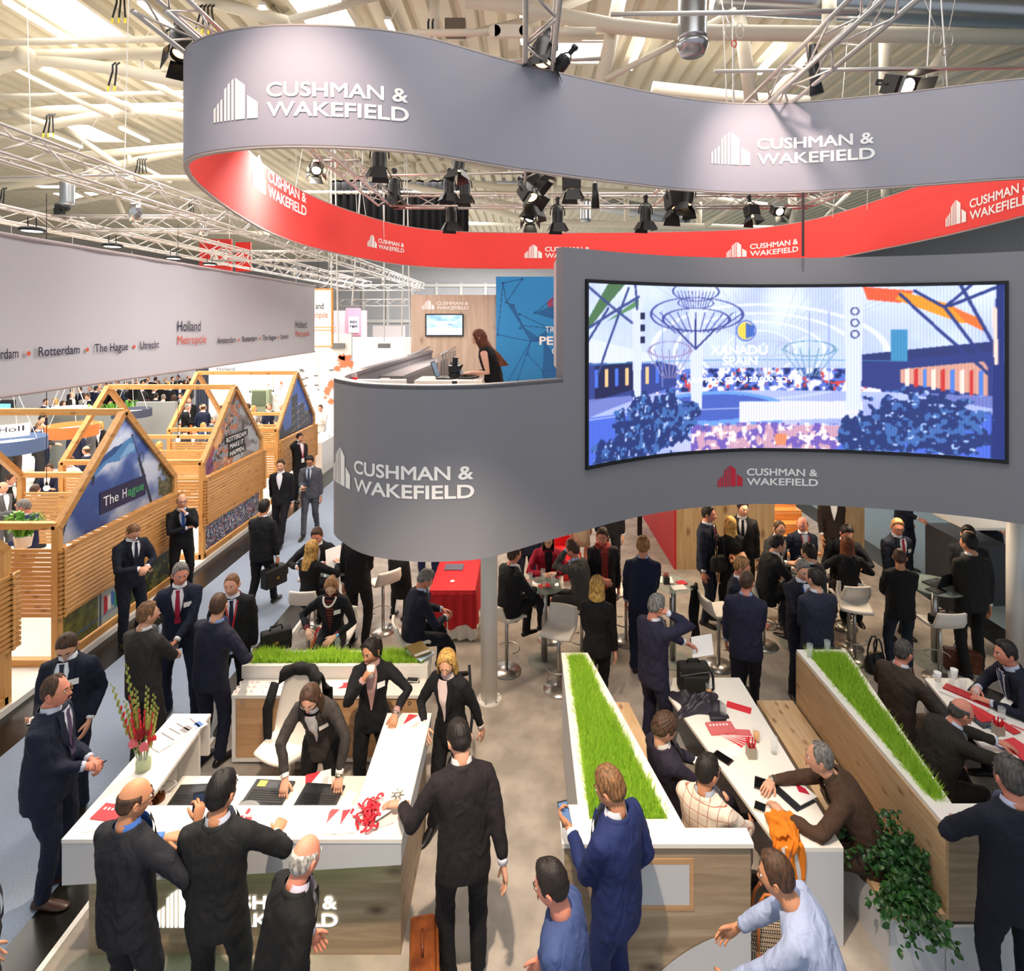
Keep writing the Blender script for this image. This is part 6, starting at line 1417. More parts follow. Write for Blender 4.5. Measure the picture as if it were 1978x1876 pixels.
for k, (a, b, d) in enumerate([((52, 0), (60, 270), 12), ((247, 60), (240, 345), 10), ((250, 125), (140, 310), 14), ((160, 100), (300, 230), 14), ((575, 340), (565, 395), 12), ((630, 340), (655, 280), 11), ((700, 370), (712, 455), 15), ((740, 400), (742, 460), 15), ((1788, 180), (1798, 0), 7), ((1830, 175), (1822, 60), 7), ((1416, 198), (1415, 100), 7.2), ((1404, 198), (1395, 0), 7.4), ((1608, 420), (1612, 372), 14), ((1675, 405), (1676, 360), 13), ((300, 130), (390, 40), 13), ((1065, 450), (1066, 380), 17), ((690, 425), (686, 340), 16), ((680, 590), (684, 535), 22), ((640, 640), (640, 520), 22), ((653, 660), (651, 530), 21), ((742, 660), (742, 545), 24), ((776, 650), (778, 540), 24), ((792, 650), (790, 540), 24)]):
    A_, B_ = sorted((at(*a, d), at(*b, d)), key=lambda q: q[2]); dv = B_ - A_
    if dv[2] > 1.2 * abs(dv[0]): B_ = A_ + dv * (12.3 - A_[2]) / dv[2]
    m = M(); m.tube([A_, B_], .008 if d < 20 else .03, 6); single(m, 'suspension_wire', mat('pale_wire', 'd8d4d0', .5), 'thin pale suspension wire or rod hanging from the roof', 'wire', 'suspension wires under the roof')
for k, (px, py, d) in enumerate([(228, 140, 13.7), (100, 235, 17), (272, 318, 21), (12, 375, 20), (236, 10, 13.5), (395, 30, 13.2), (830, 60, 12), (370, 400, 26), (705, 440, 24)]):
    t = thing('hanging_strap', 'black lifting strap with a yellow tag looped over a roof tube', 'strap', at(px, py, d), 0, 'black straps with yellow tags')
    P = at(px, py, d)
    for j in range(2 + k % 3): o = np.array([.09 * j, -.18, 0]); m = M(); m.tube([P + o + (0, .1, .2), P + o + (0, 0, .1), P + o + (0, 0, -.05), P + o + (-.1 + .06 * j, 0, -.4)], .022, 6); m.build('loop', BLACK, t); m = M(); m.tube([P + o + (-.1 + .06 * j, 0, -.4), P + o + (-.11 + .06 * j, 0, -.52)], .022, 6); m.build('tag_end', mat('yellow_tag', 'e6d02a', .5), t)
for k, (px, py, d) in enumerate([(1418, 60, 7.2), (1822, 75, 7.0)]):
    P = at(px, py, d); t = thing('wire_shackle', ['looped steel cables meeting at a red shackle above the banner', 'looped steel cables meeting at a steel shackle near the lit lamp'][k], 'cable', P); a = np.linspace(0, 6.283, 15)
    for s_ in (-1, 1): m = M(); m.tube([P + (s_ * (.07 + .05 * math.cos(q)), 0, .10 * math.sin(q)) for q in a], .006, 6, False); m.build('loop', CHROME, t)
    m = M(); m.tube([P + (.03 * math.cos(q), 0, -.16 + .045 * math.sin(q)) for q in a], .009, 6, False); m.build('shackle', mat('red_steel', 'b5302c', .4) if k == 0 else CHROME, t); m = M(); m.tube([P + (0, 0, -.2), P + (0, 0, -.9)], .006, 6); m.build('drop_wire', CHROME, t)
    for s_ in (-1, 1): m = M(); m.tube([P + (s_ * .07, 0, .1), P + (s_ * .5, .2, 1.6)], .006, 6); m.build('leg_wire', CHROME, t)
P = at(1150, 375, 12); t = thing('chain_hoist', 'black chain hoist bag hanging at the long truss', 'hoist', P); M().tube([P + (0, 0, .22), P + (0, 0, -.3)], [.06, .09], 10).build('bag', BLACK, t, True); M().tube([P + (0, 0, .22), P + (0, 0, .5)], .02, 6).build('hook', CHROME, t)
P = at(1553, 155, 6.8); t = thing('black_strap_bundle', 'black cable sleeve knotted around the slanting truss', 'cable', P); M().tube([P + (0, -.2, .32), P + (.0, -.22, .1), P + (.02, -.22, -.1), P + (.05, -.2, -.25)], [.04, .06, .06, .08], 8).build('sleeve', BLACK, t, True)
c0, c1 = at(640, 340, 30), at(905, 470, 30); xs = np.linspace(c0[0], c1[0], 90); m = M(); m.grid([[(x, 30 + .10 * math.sin(i * 1.3), z) for z in (c1[2] - .2, 12.2)] for i, x in enumerate(xs)]); single(m, 'black_drape', mat('black_drape_cloth', '17161a', .9), 'black pleated drape hanging under the roof behind the banner', 'curtain')
c0, c1 = at(330, 342, 40), at(700, 470, 40)
t = thing('hall_sign', 'red hanging hall sign with white letters behind the aisle truss', 'sign', at(432, 524, 30)); hang2(t, at(390, 462, 30)[0], at(442, 462, 30)[0], 30.05, at(390, 462, 30)[2]); RED = mat('red_sign', 'd8352f', .5)
c0, c1 = at(385, 462, 30), at(447, 524, 30); M().box(c0[0], 30, c1[2], c1[0], 30.1, c0[2]).build('panel', RED, t)
c2, c3 = at(455, 468, 30.8), at(484, 524, 30.8); M().box(c2[0], 30.8, c3[2], c3[0], 30.9, c2[2]).build('panel', RED, t)
for s_, x0, x1, py, h_, dd in (('Halle Hall', 389, 424, 470, .16, 30), ('A2', 402, 442, 512, .85, 30), ('A2', 463, 482, 505, .5, 30.8)):
    v, f = text_fit(s_, (x0 - CX) * dd / F, (x1 - CX) * dd / F, EYE - (py - CY) * dd / F, h_, .03); m = M(); m.add([(a, dd - .02, b) for a, b in v], f); m.build('lettering', WL, t)
for k, (px, py, d) in enumerate([(653, 668, 21), (742, 668, 24)]):
    m = M(); P = at(px, py, d); m.box(P[0] - .25, d - .1, P[2] - .1, P[0] + .25, d + .1, P[2] + .1); single(m, 'hanging_box_lamp', mat('grey_lamp', '77787a', .5), ['grey box lamp on a rod beyond the orange framed sign', 'grey box lamp on a rod before the wood wall'][k], 'lamp')
# ================================================================ furniture and small things of the stand
SHELL = mat('white_leatherette', 'e9e2d8', .45)
def bar_stool(lab, x, y, rz, hseat=.76):
    t = thing('bar_stool', lab, 'stool', (x, y, 0), rz)
    m = M(); P = []
    for u in np.linspace(-1, 1, 9):
        row = []
        for q, (yy, zz) in enumerate([(.20, hseat - .015), (.17, hseat + .005), (.05, hseat), (-.10, hseat + .005), (-.17, hseat + .035), (-.205, hseat + .11), (-.225, hseat + .20), (-.23, hseat + .23)]):
            row.append((u * (.20 - .02 * (q > 5)), yy - .0 + .03 * u * u * (q > 3), zz + .02 * u * u * (q < 4)))
        P.append(row)
    m.grid(P); o = m.build('seat', SHELL, t, True, world=False); k = o.modifiers.new('thickness', 'SOLIDIFY'); k.thickness = .03; k.offset = -1
    m = M(); m.tube([(0, 0, .02), (0, 0, hseat - .02)], .024, 12); m.build('pole', CHROME, t, True, world=False)
    m = M(); m.lathe([(.20, 0), (.20, .012), (.03, .03), (0, .03)], (0, 0, 0), 28); m.build('base', CHROME, t, True, world=False)
    m = M(); a = np.linspace(-.4, 3.54, 14); m.tube([(.15 * math.cos(q), .05 + .13 * math.sin(q), .30) for q in a], .009, 6); m.build('footrest', CHROME, t, True, world=False)
    return t
s0_ = None
for k, (x, y, a, lab) in enumerate([(-.25, 7.74, -50, 'white bar stool under the man beside the white column'), (.436, 7.36, -200, 'empty white bar stool at the end of the middle grass planter'), (-3.1, 8.15, 0, 'white bar stool under the blond woman at the glass table'), (-2.18, 8.75, 40, 'white bar stool behind the standing man in black'),
        (2.67, 7.85, -80, 'empty white bar stool behind the man in a long navy jacket'), (4.63, 8.0, 160, 'empty white bar stool next to the black handbag'), (5.5, 7.55, 0, 'white bar stool holding a black bag at the far glass table'), (-1.42, 7.2, -70, 'white bar stool under the man looking at his phone'),
        (1.50, 8.45, 100, 'white bar stool behind the fair haired man in navy'), (-3.3, 8.95, 180, 'white bar stool under the man facing the blond woman'), (.38, 8.52, 180, 'white bar stool under the woman in red cardigan'), (.80, 8.0, 100, 'white bar stool under the man covering his face'), (3.5, 8.35, -90, 'white bar stool under the leaning man with red lanyard'), (4.0, 8.95, 180, 'white bar stool under the bearded man with glasses'), (4.72, 8.3, 0, 'white bar stool under the woman with long brown hair'), (4.95, 8.85, 180, 'white bar stool under the dark haired man with glasses'), (3.95, 7.75, 60, 'white bar stool under the dark haired man turned to the group'), (-2.40, 7.3, 180, 'white bar stool under the woman in a striped top')]):
    if s0_ is None: s0_ = bar_stool(lab, x, y, math.radians(a)); tag(s0_, group='white bar stools')
    else: dup(s0_, (x, y, 0), math.radians(a), lab)
GLASS = mat('clear_glass', 'f2f7f5', .03, trans=1)
GREENG = mat('green_glass', 'a9bdb8', .05, trans=.92)
def high_table(lab, x, y, r=.27, z=1.06):
    t = thing('high_table', lab, 'table', (x, y, 0))
    M().lathe([(r, 0), (r, .012), (0, .012)], (0, 0, z), 36).build('tabletop', GREENG, t, world=False)
    M().tube([(0, 0, .02), (0, 0, z - .001)], .045, 18).build('column', CHROME, t, True, world=False)
    M().lathe([(r * .85, 0), (r * .85, .015), (0, .015)], (0, 0, 0), 32).build('base', GREENG, t, world=False)
    return t
for lab, x, y, r in (('round glass bar table with drinking glasses beside the white column', .27, 7.95, .27), ('round glass bar table with papers and a pen pot', 2.07, 7.98, .28), ('round glass bar table between the two seated talkers near the aisle', -2.82, 8.5, .30), ('round glass bar table hidden in the middle group', 4.05, 8.35, .35), ('round bar table with an open laptop near the far column', 5.72, 7.95, .35)): high_table(lab, x, y, r)
def glass(lab, P, r=.032, h=.13, fill=None, group=None, tilt=0):
    t = thing('drinking_glass', lab, 'glass', P, 0, group)
    M().lathe([(r * .85, 0), (r, h), (r * .93, h), (r * .78, .012), (0, .012)], (0, 0, 0), 18).build('glass', GLASS, t, True, world=False)
    if fill: M().lathe([(r * .76, .014), (r * .84, h * fill[1]), (0, h * fill[1])], (0, 0, 0), 16).build('juice' if fill[0] != 'w' else 'water', mat('orange_juice', 'f0a52a', .3) if fill[0] != 'w' else GLASS, t, True, world=False)
    return t
for px, py, z, lab, fl, h in [(1369, 1345, .75, 'tall glass with a little orange juice by the dark jacket', ('j', .45), .15), (1461, 1432, .75, 'glass half full of orange juice next to the pen holder', ('j', .62), .14), (1397, 1386, .75, 'empty water glass by the red card on the long table', None, .15), (1495, 1455, .75, 'water glass at the edge next to the pine bench', None, .15),
        (1564, 1269, 1.05, 'first empty glass standing on the tall planter wall', None, .14), (1598, 1262, 1.05, 'second empty glass standing on the tall planter wall', None, .14), (1838, 1324, .75, 'clear glass next to the paper cups on the far table', None, .14), (1860, 1335, .75, 'second clear glass beside the paper cups', None, .13), (1885, 1352, .75, 'clear glass by the black tablet on the far table', None, .14), (1935, 1388, .75, 'short clear tumbler beside the spiral notebook', None, .11),
        (1024, 1128, 1.072, 'tall glass in front of the red cardigan on the round glass table', None, .15), (1049, 1120, 1.072, 'middle tall glass on the round glass table', None, .15), (1068, 1128, 1.072, 'glass by the elbow of the man covering his face', None, .13), (1051, 1136, 1.072, 'glass with red drink on the round glass table', ('j', .4), .09)]:
    glass(lab, gp(px, py, z), .034 if h > .1 else .03, h, fl)
for px, py, lab in ((1811, 1316, 'white paper cup, first at the far table end'), (1843, 1310, 'white paper cup, second at the far table end')):
    m = M(); m.lathe([(.027, 0), (.038, .10), (.034, .10), (.024, .008), (0, .008)], gp(px, py, .75), 18); single(m, 'paper_cup', mat('white_cup', 'f2f0ec', .4), lab, 'cup', None, True)
def sheet(name, lab, cat, c, w, l, a, mats, th=.002, deco=None, group=None, name2='cover'):
    """flat printed thing: c centre, w across, l along, a angle"""
    t = thing(name, lab, cat, c, math.radians(a), group)
    M().box(-w / 2, -l / 2, 0, w / 2, l / 2, th).build(name2, mats, t, world=False)
    if deco:
        for nm, poly, mt in deco:
            m = M(); n = len(poly); m.add([(x * w, y * l, th + .0008) for x, y in poly], [tuple(range(n))]); m.build(nm, mt, t, world=False)
    return t
PAPER, REDP, INKG = mat('white_paper', 'f1eeea', .6), mat('red_card', 'd8323c', .5), mat('grey_print', '8a8688', .6)
TRI = [('red_corner', [(-.5, -.15), (.1, .5), (-.5, .5)], REDP), ('sketch', [(0, -.3), (.35, -.25), (.4, .2), (.2, .15), (.1, -.05)], mat('pale_grey_text', 'c9c6c2', .6))]
LINES = [('text_lines', [(-.4, .30), (.4, .30), (.4, .34), (-.4, .34)], INKG), ('text_lines', [(-.4, .1), (.3, .1), (.3, .14), (-.4, .14)], INKG), ('text_lines', [(-.4, -.1), (.4, -.1), (.4, -.06), (-.4, -.06)], INKG)]
zc = 1.0505
sheet('brochure', 'single brochure with a red corner at the far end of the counter', 'brochure', gp(797, 1398, zc), .16, .22, -10, PAPER, .003, TRI)
for k, (px, a) in enumerate(((645, 8), (672, 18))):
    b0 = gp(px, 1590, zc)
    for j in range(4): sheet('leaflet', ['red cornered leaflet in the stack next to the red lanyards', 'red cornered leaflet in the outer stack of leaflets on the counter'][1 - k], 'leaflet', b0 + (0, 0, .004 * j), .105, .20, a - j * 3, PAPER, .0035, TRI, ['leaflet stack next to the lanyards', 'outer leaflet stack'][k])
sheet('red_folder', 'red folder with small icons lying on the counter beside the bald man', 'folder', gp(212, 1570, zc + .006), .20, .14, -8, REDP, .005, [('icon', [(-.35 + .16 * k, .1), (-.27 + .16 * k, .1), (-.27 + .16 * k, .25), (-.35 + .16 * k, .25)], PAPER) for k in range(5)])
sheet('paper_sheet', 'white sheets under the red folder on the counter', 'paper', gp(213, 1580, zc), .26, .20, 12, PAPER, .004)
for k, (px, py, a, lab) in enumerate([(330, 1420, -28, 'upper newspaper on the counter arm next to the flowers'), (352, 1410, -35, 'lower newspaper with a blue photo on the counter arm')]):
    sheet('newspaper', lab, 'newspaper', gp(px, py, zc + .004 * (1 - k)), .24, .34, a, mat('newsprint', 'e6e1d8', .8), .003, LINES + [('photo', [(.05, .2), (.4, .2), (.4, .42), (.05, .42)], mat('blue_photo', '4f74b4', .5) if k else INKG)])
zd = .7905
def laptop(lab, c, a, open_=100, sc=1.0, screen='20242a'):
    t = thing('laptop', lab, 'laptop', c, math.radians(a)); w, d = .17 * sc, .115 * sc
    M().box(-w, -d, 0, w, d, .018).build('base', mat('black_plastic', '1d1d20', .45), t, world=False)
    m = M()
    for i in range(12):
        for j in range(5): m.box(-w * .88 + i * w * .147, -d * .1 + j * d * .19, .0181, -w * .88 + i * w * .147 + w * .125, -d * .1 + j * d * .19 + d * .15, .0205)
    m.build('keyboard', mat('key_black', '0f0f11', .5), t, world=False)
    M().box(-.05 * sc, -d * .85, .0181, .05 * sc, -d * .25, .019).build('touchpad', mat('touchpad', '2c2c30', .3), t, world=False)
    q = math.radians(open_); cy, sy = math.cos(q), math.sin(q)
    m = M(); m.obox((0, d - cy * d, .018 + sy * d), (w, 0, 0), (0, -cy * d, sy * d), (0, sy * .005, cy * .005)); m.build('lid', mat('black_plastic', '1d1d20', .45), t, world=False)
    m = M(); m.obox((0, d - cy * d - sy * .0056, .018 + sy * d - cy * .0056), (w * .94, 0, 0), (0, -cy * d * .9, sy * d * .9), (0, sy * .0006, cy * .0006)); m.build('display', mat('laptop_display', screen, .2), t, world=False)
    return t
laptop('black laptop on the reception desk half hidden by a dark haired head', gp(375, 1540, zd), 183, 160)
lp = laptop('open black laptop with a yellow note beside the candy bowl', gp(520, 1532, zd), 176, 165)
M().box(.06, -.10, .0182, .13, -.04, .0196).build('sticky_note', mat('yellow_note', 'e8dc5a', .6), lp, world=False)
laptop('dark laptop under the hands of the leaning woman', gp(618, 1540, zd), 175, 165)
sheet('notepad', 'white magazine with black title on the reception desk', 'magazine', gp(418, 1515, zd), .2, .27, -22, PAPER, .008, LINES)
sheet('brochure', 'white brochure with red flap under the leaning woman', 'brochure', gp(615, 1514, zd), .21, .26, 20, PAPER, .004, TRI)
sheet('paper_sheet', 'blank white sheet beside the dark laptop', 'paper', gp(672, 1545, zd), .10, .16, -15, PAPER, .002)
sheet('paper_sheet', 'white sheet under the brush at the end of the reception desk', 'paper', gp(312, 1545, zd), .12, .12, 10, PAPER, .002)
t = thing('hair_brush', 'brown bristled round brush on the reception desk', 'brush', gp(305, 1546, zd + .003)); m = M(); r = np.random.default_rng(3)
for k in range(120):
    a, q = r.random() * 6.283, math.sqrt(r.random()) * .05; m.tube([(q * math.cos(a), q * math.sin(a), .01), (q * 1.15 * math.cos(a), q * 1.15 * math.sin(a), .035 + .012 * r.random())], .0035, 4)
tag(m.build('bristle', mat('brown_bristle', '8a4a24', .7), t, world=False), kind='stuff'); M().lathe([(.05, 0), (.052, .012), (0, .014)], (0, 0, 0), 18).build('back', mat('wood_back', '7a4a2a', .5), t, world=False)
m = M(); c = gp(322, 1523, zd); m.tube([c + (.05 * math.cos(a) + .02 * math.sin(3 * a), .06 * math.sin(a), .012 + .01 * math.sin(2 * a)) for a in np.linspace(0, 9, 40)], .006, 6); single(m, 'cable_coil', mat('pale_cable', 'd8d4cf', .5), 'coiled pale cable at the end of the reception desk', 'cable', None, True)
t = thing('lanyard_heap', 'heap of shiny red lanyards with white badge cards on the counter', 'lanyards', gp(712, 1575, zc)); r = np.random.default_rng(12)
for k in range(16):
    m = M(); c = np.array([r.normal(0, .045), r.normal(0, .07), .010 + .035 * r.random()]); a0 = r.random() * 6.283
    pts = [c + np.array([.035 * math.cos(a0 + q) * (1 + .4 * math.sin(2 * q)), .05 * math.sin(a0 + q), .014 * math.sin(q * 2 + a0)]) for q in np.linspace(0, 5.5, 14)]
    m.tube(pts, [(.011, .002)] * 14, 8); m.build('ribbon', mat('red_ribbon', 'd02a38', .35), t, True, world=False)
for k in range(5): m = M(); m.obox((.07 + .012 * k, .05 - .018 * k, .02 + .005 * k), (.05, .01 * k, .005), (-.008, .025, 0), (0, 0, .001)); m.build('badge_card', PAPER, t, world=False)
m = M(); c = gp(742, 1585, zc); m.obox(c + (0, 0, .008), (.06, .02, .004), (-.02, .05, 0), (0, 0, .004)); single(m, 'plastic_pouch', mat('clear_plastic', 'e9e6e2', .15, trans=.6), 'clear plastic pouches beside the red lanyards', 'pouch')
t = thing('key_bunch', 'small bunch of silver keys on the counter', 'keys', gp(768, 1537, zc))
for k in range(7): m = M(); a = k * .9; m.tube([(.02 * math.cos(a), .02 * math.sin(a), .006), (.055 * math.cos(a), .05 * math.sin(a), .008 + .004 * (k % 3))], [(.008, .002), (.004, .002)], 6); m.build('key', CHROME, t, True, world=False)
m = M(); m.tube([(.02 * math.cos(a), .02 * math.sin(a), .012) for a in np.linspace(0, 6.283, 13)], .003, 6, False); m.build('ring', CHROME, t, True, world=False)
t = thing('sweet_bowl', 'round glass bowl of red and white wrapped sweets on the counter', 'bowl', gp(470, 1592, zc)); M().lathe([(.05, 0), (.09, .03), (.115, .08), (.11, .082), (.083, .034), (0, .008)], (0, 0, 0), 28).build('bowl', GLASS, t, True, world=False)
b0 = np.array(t.location)
for k in range(18):
    a, q = k * 2.4, .014 * math.sqrt(k); c = b0 + (q * math.cos(a), q * math.sin(a), .022 + .012 * (k % 3) + q * .2)
    m = M(); m.obox(c, (.016 * math.cos(a), .016 * math.sin(a), .004), (-.009 * math.sin(a), .009 * math.cos(a), .003), (0, 0, .005)); single(m, 'wrapped_sweet', REDP if k % 2 else PAPER, 'red wrapped sweet in the glass bowl' if k % 2 else 'white wrapped sweet in the glass bowl', 'sweet', 'red sweets in the bowl' if k % 2 else 'white sweets in the bowl')
t = thing('flower_vase', 'glass vase with tall red gladioli and pink protea flowers', 'flowers', gp(277, 1486, zc))
M().lathe([(.062, 0), (.062, .16), (.057, .16), (.057, .01), (0, .01)], (0, 0, 0), 26).build('vase', GLASS, t, True, world=False)
M().lathe([(.055, .012), (.055, .075), (0, .075)], (0, 0, 0), 22).build('green_filling', mat('green_filling', '93a552', .7), t, True, world=False)
r = np.random.default_rng(21); GL = mat('gladiolus_bud', 'a9a04a', .5); GR, GRD = mat('gladiolus_red', 'd02c30', .5), mat('dark_red_petal', '8f1a24', .5)
for k, (dx, dy, L) in enumerate([(-.20, .0, .60), (-.13, .04, .74), (-.06, .02, .55), (.01, .03, .56), (.06, .02, .50), (.09, 0, .42), (-.10, -.03, .48)]):
    tip = np.array([dx * 1.3, dy, .10 + L]); b0 = np.array([dx * .15, dy * .1, .03]); m = M(); m.tube([b0, (b0 + tip) / 2 + (dx * .05, 0, .02), tip], [.006, .005, .002], 6); st_ = m.build('stem', mat('flower_stem', '6f8a3a', .6), t, True, world=False)
    mb, mr = M(), M()
    for j in range(16):
        q = .38 + .62 * j / 15; c = b0 + (tip - b0) * q + np.array([.012 * (-1) ** j, 0, 0]); s_ = .026 * (1.15 - q * .85)
        (mr if (j < 9 and (j + k) % 2 == 0) else mb).ell(c, (s_ * .6, s_ * .6, s_ * 1.7), 7, 5)
    mb.build('bud_petal', GL, t, True, world=False); mr.build('petal', GR, t, True, world=False)
for c, mt, s_ in (((-.065, -.03, .21), mat('protea_pink', 'd8707a', .6), .045), ((.03, -.045, .19), mat('protea_pink', 'd8707a', .6), .045), ((-.03, 0, .27), GRD, .045), ((.03, .02, .28), GRD, .04), ((.08, 0, .24), GR, .03), ((0, .03, .32), GRD, .035), ((-.06, .02, .3), GR, .03)):
    m = M(); c = np.array(c)
    for j in range(16):
        a = j * 2.399; el = .2 + j / 16 * 1.2; d = np.array([math.cos(a) * math.cos(el), math.sin(a) * math.cos(el), math.sin(el)]); m.tube([c, c + d * s_ * .7, c + d * s_ * .75 + (0, 0, s_ * .7)], [s_ * .16, s_ * .28, .002], 5)
    m.build('flower_head', mt, t, True, world=False)
zk = .7505; r = np.random.default_rng(2)
for k in range(17):
    i, j = k % 6, k // 6; x, y = 470 + i * 16 - j * 6 + (k % 2) * 4, 1318 + j * 9
    sheet('visitor_card', 'small white visitor card with a red mark laid out on the oak cabinet', 'card', gp(x, y, zk), .075, .045, 5, PAPER, .0015, [('red_mark', [(-.3, -.2), (0, -.2), (0, 0), (-.3, 0)], REDP)], 'visitor cards on the cabinet')
sheet('photo_brochure', 'brochure with a red abstract picture on the oak cabinet', 'brochure', gp(655, 1325, zk), .28, .20, -3, PAPER, .006, [('red_picture', [(.0, -.3), (.4, -.2), (.35, .3), (.1, .2), (.15, 0)], REDP)])
def phone(lab, c, a, face='0c0d10', case='1a1a1c', w=.036, l=.072, tilt=None):
    t = thing('smartphone', lab, 'phone', c, math.radians(a)); M().box(-w, -l, 0, w, l, .009).build('case', mat('phone_case', case, .35), t, world=False)
    M().box(-w * .9, -l * .86, .0091, w * .9, l * .86, .0096).build('display', mat('phone_display', face, .1), t, world=False); return t
phone('white phone on a dark phone on the oak cabinet top', gp(797, 1314, zk + .01), 85, '15151a', 'd8d4cf'); phone('dark phone lying under the white phone', gp(798, 1316, zk), 95)
sheet('magazine', 'magazine with a gold cover leaning on the cabinet planter corner', 'magazine', np.array([-1.23, 6.58, .955]), .20, .27, 35, mat('gold_cover', '9a7a3a', .4), .012, [('white_band', [(-.45, -.45), (.45, -.45), (.45, -.3), (-.45, -.3)], PAPER)])
sheet('magazine', 'pale blue magazine under the gold cover on the planter corner', 'magazine', np.array([-1.20, 6.55, .935]), .21, .28, 48, mat('pale_blue_cover', 'b8cdd8', .4), .012)
t = thing('swivel_chair', 'white quilted swivel chair behind the reception desk', 'chair', (-2.38, 5.72, 0), math.radians(160))
m = M(); P = []
for u in np.linspace(-1, 1, 17):
    row = []
    for v in np.linspace(0, 1, 13):
        if v < .45: q = v / .45; y, z, hw = .24 - .42 * q, .50 - .02 * math.sin(q * 3), .20 + .05 * math.sin(q * 2.5)
        else: q = (v - .45) / .55; y, z, hw = -.18 - .10 * q, .50 + .62 * q, .27 - .10 * q ** 2.5
        row.append((u * hw, y + .10 * u * u * (v > .35) * (1 - .3 * v), z + .05 * u * u * (v <= .45) + .006 * math.cos(u * 18) * (v > .45)))
    P.append(row)
m.grid(P); o = m.build('shell', SHELL, t, True, world=False); k = o.modifiers.new('thickness', 'SOLIDIFY'); k.thickness = .05; k2 = o.modifiers.new('round', 'SUBSURF'); k2.levels = 1; k2.render_levels = 1
M().tube([(0, -.05, .03), (0, -.05, .46)], .03, 12).build('gas_column', CHROME, t, True, world=False); M().lathe([(.26, 0), (.26, .015), (.04, .035), (0, .035)], (0, -.05, 0), 28).build('base', CHROME, t, True, world=False)
m = M(); a = np.linspace(0, 6.283, 20); m.tube([(.18 * math.cos(q), -.05 + .18 * math.sin(q), .22) for q in a], .011, 6, False); m.build('foot_ring', CHROME, t, True, world=False)
t2 = thing('draped_jacket', 'black jacket draped over the white swivel chair', 'jacket', (-2.38, 5.72, 0), math.radians(160)); m = M(); P = []
for u in np.linspace(-1, 1, 15):
    row = []
    for v in np.linspace(0, 1, 12):
        if v < .25: q = v / .25; y, z = -.225 - .02 * q, 1.07 + .06 * q + .05 * (1 - u * u) * q - .10 * u * u * (1 - q)
        else: q = (v - .25) / .75; y, z = -.29 - .07 * math.sin(q * 2.5), 1.13 + .03 * (1 - u * u) - (.42 + .32 * max(0, u) ** 2) * q
        row.append((u * (.24 + .03 * v), y + .09 * u * u * (v < .6) + .015 * math.sin(u * 9 + v * 5) , z))
    P.append(row)
m.grid(P); o = m.build('cloth', fabric('121214'), t2, True, world=False); k = o.modifiers.new('thickness', 'SOLIDIFY'); k.thickness = .02; k.offset = 0
m = M(); m.tube([(.26, -.10, 1.0), (.28, -.02, .78), (.24, .02, .55), (.27, .0, .36)], [(.05, .03), (.06, .035), (.05, .03), (.02, .012)], 10); m.build('sleeve', fabric('121214'), t2, True, world=False)
z1 = .7505
sheet('red_card', 'red card lying alone toward the far end of the long table', 'card', gp(1427, 1367, z1), .10, .24, 62, REDP, .004)
sheet('red_booklet', 'faded red booklet with small icons on the long table', 'booklet', gp(1393, 1409, z1), .26, .16, 4, mat('faded_red', 'd06a6c', .5), .02, [('icon', [(-.4 + .13 * k, .15), (-.33 + .13 * k, .15), (-.33 + .13 * k, .3), (-.4 + .13 * k, .3)], PAPER) for k in range(6)])
for k in range(6): sheet('red_leaflet', 'red leaflet in the fan beside the faded red booklet', 'leaflet', gp(1416 + k * 2.5, 1428 - k * 2, z1) + (0, 0, .002 * k), .10, .22, 40 + k * 9, REDP if k % 2 == 0 else mat('faded_red', 'd06a6c', .5), .002, [('white_edge', [(-.5, -.5), (-.42, -.5), (-.42, .5), (-.5, .5)], PAPER)], 'fan of red leaflets')
sheet('paper_sheet', 'white note paper beside the pen holder on the long table', 'paper', gp(1415, 1452, z1), .2, .12, 25, PAPER, .003)
def pen_pot(lab, c, group):
    t = thing('pen_holder', lab, 'pen holder', c); m = M(); inn = trough(m, [(-.038, -.038), (.038, -.038), (.038, .038), (-.038, .038)], 0, .10, .005); m.box(-.033, -.033, 0, .033, .033, .004); m.build('box', mat('stone_card', 'a59c8a', .5), t, world=False)
    for k in range(7): m = M(); a = k * .9; x, y = .018 * math.cos(a), .018 * math.sin(a); m.tube([(c[0] + x, c[1] + y, c[2] + .006), (c[0] + x * 2.2, c[1] + y * 2.2, c[2] + .155)], .007, 7); single(m, 'red_pen', mat('red_pen', 'd8232f', .35), 'red pen standing in the ' + group, 'pen', 'red pens in the ' + group)
pen_pot('grey square holder full of red pens on the long table', gp(1451, 1462, z1), 'holder on the long table'); pen_pot('grey square holder full of red pens on the crowded far table', gp(1928, 1420, z1), 'holder on the far table')
phone('large dark phone at the table edge by the crossed knee', gp(1396, 1465, z1), 40, case='3a2f2a', w=.045, l=.085); phone('dark phone at the elbow of the man in brown', gp(1468, 1515, z1), -25, case='4a443e', w=.045, l=.07); phone('phone with leather flap next to the orange scarf', gp(1468, 1560, z1), -30, case='b8ad98', w=.045, l=.05)
t = sheet('tablet', 'dark tablet under the arms of the man in brown', 'tablet', gp(1530, 1535, z1), .22, .28, 25, mat('black_plastic', '1d1d20', .4), .01)
sheet('magazine', 'white magazine with a red splash cover on the tablet', 'magazine', gp(1538, 1527, z1 + .012), .20, .25, 25, PAPER, .006, [('red_splash', [(.0, -.1), (.3, -.35), (.4, -.1), (.3, .1), (.42, .35), (.1, .3), (.15, .1)], mat('crimson_print', 'b8203c', .5))])
t = thing('scarf', 'orange fringed scarf hanging over the near table corner', 'scarf', gp(1500, 1610, z1)); r = np.random.default_rng(8); m = M(); P = []
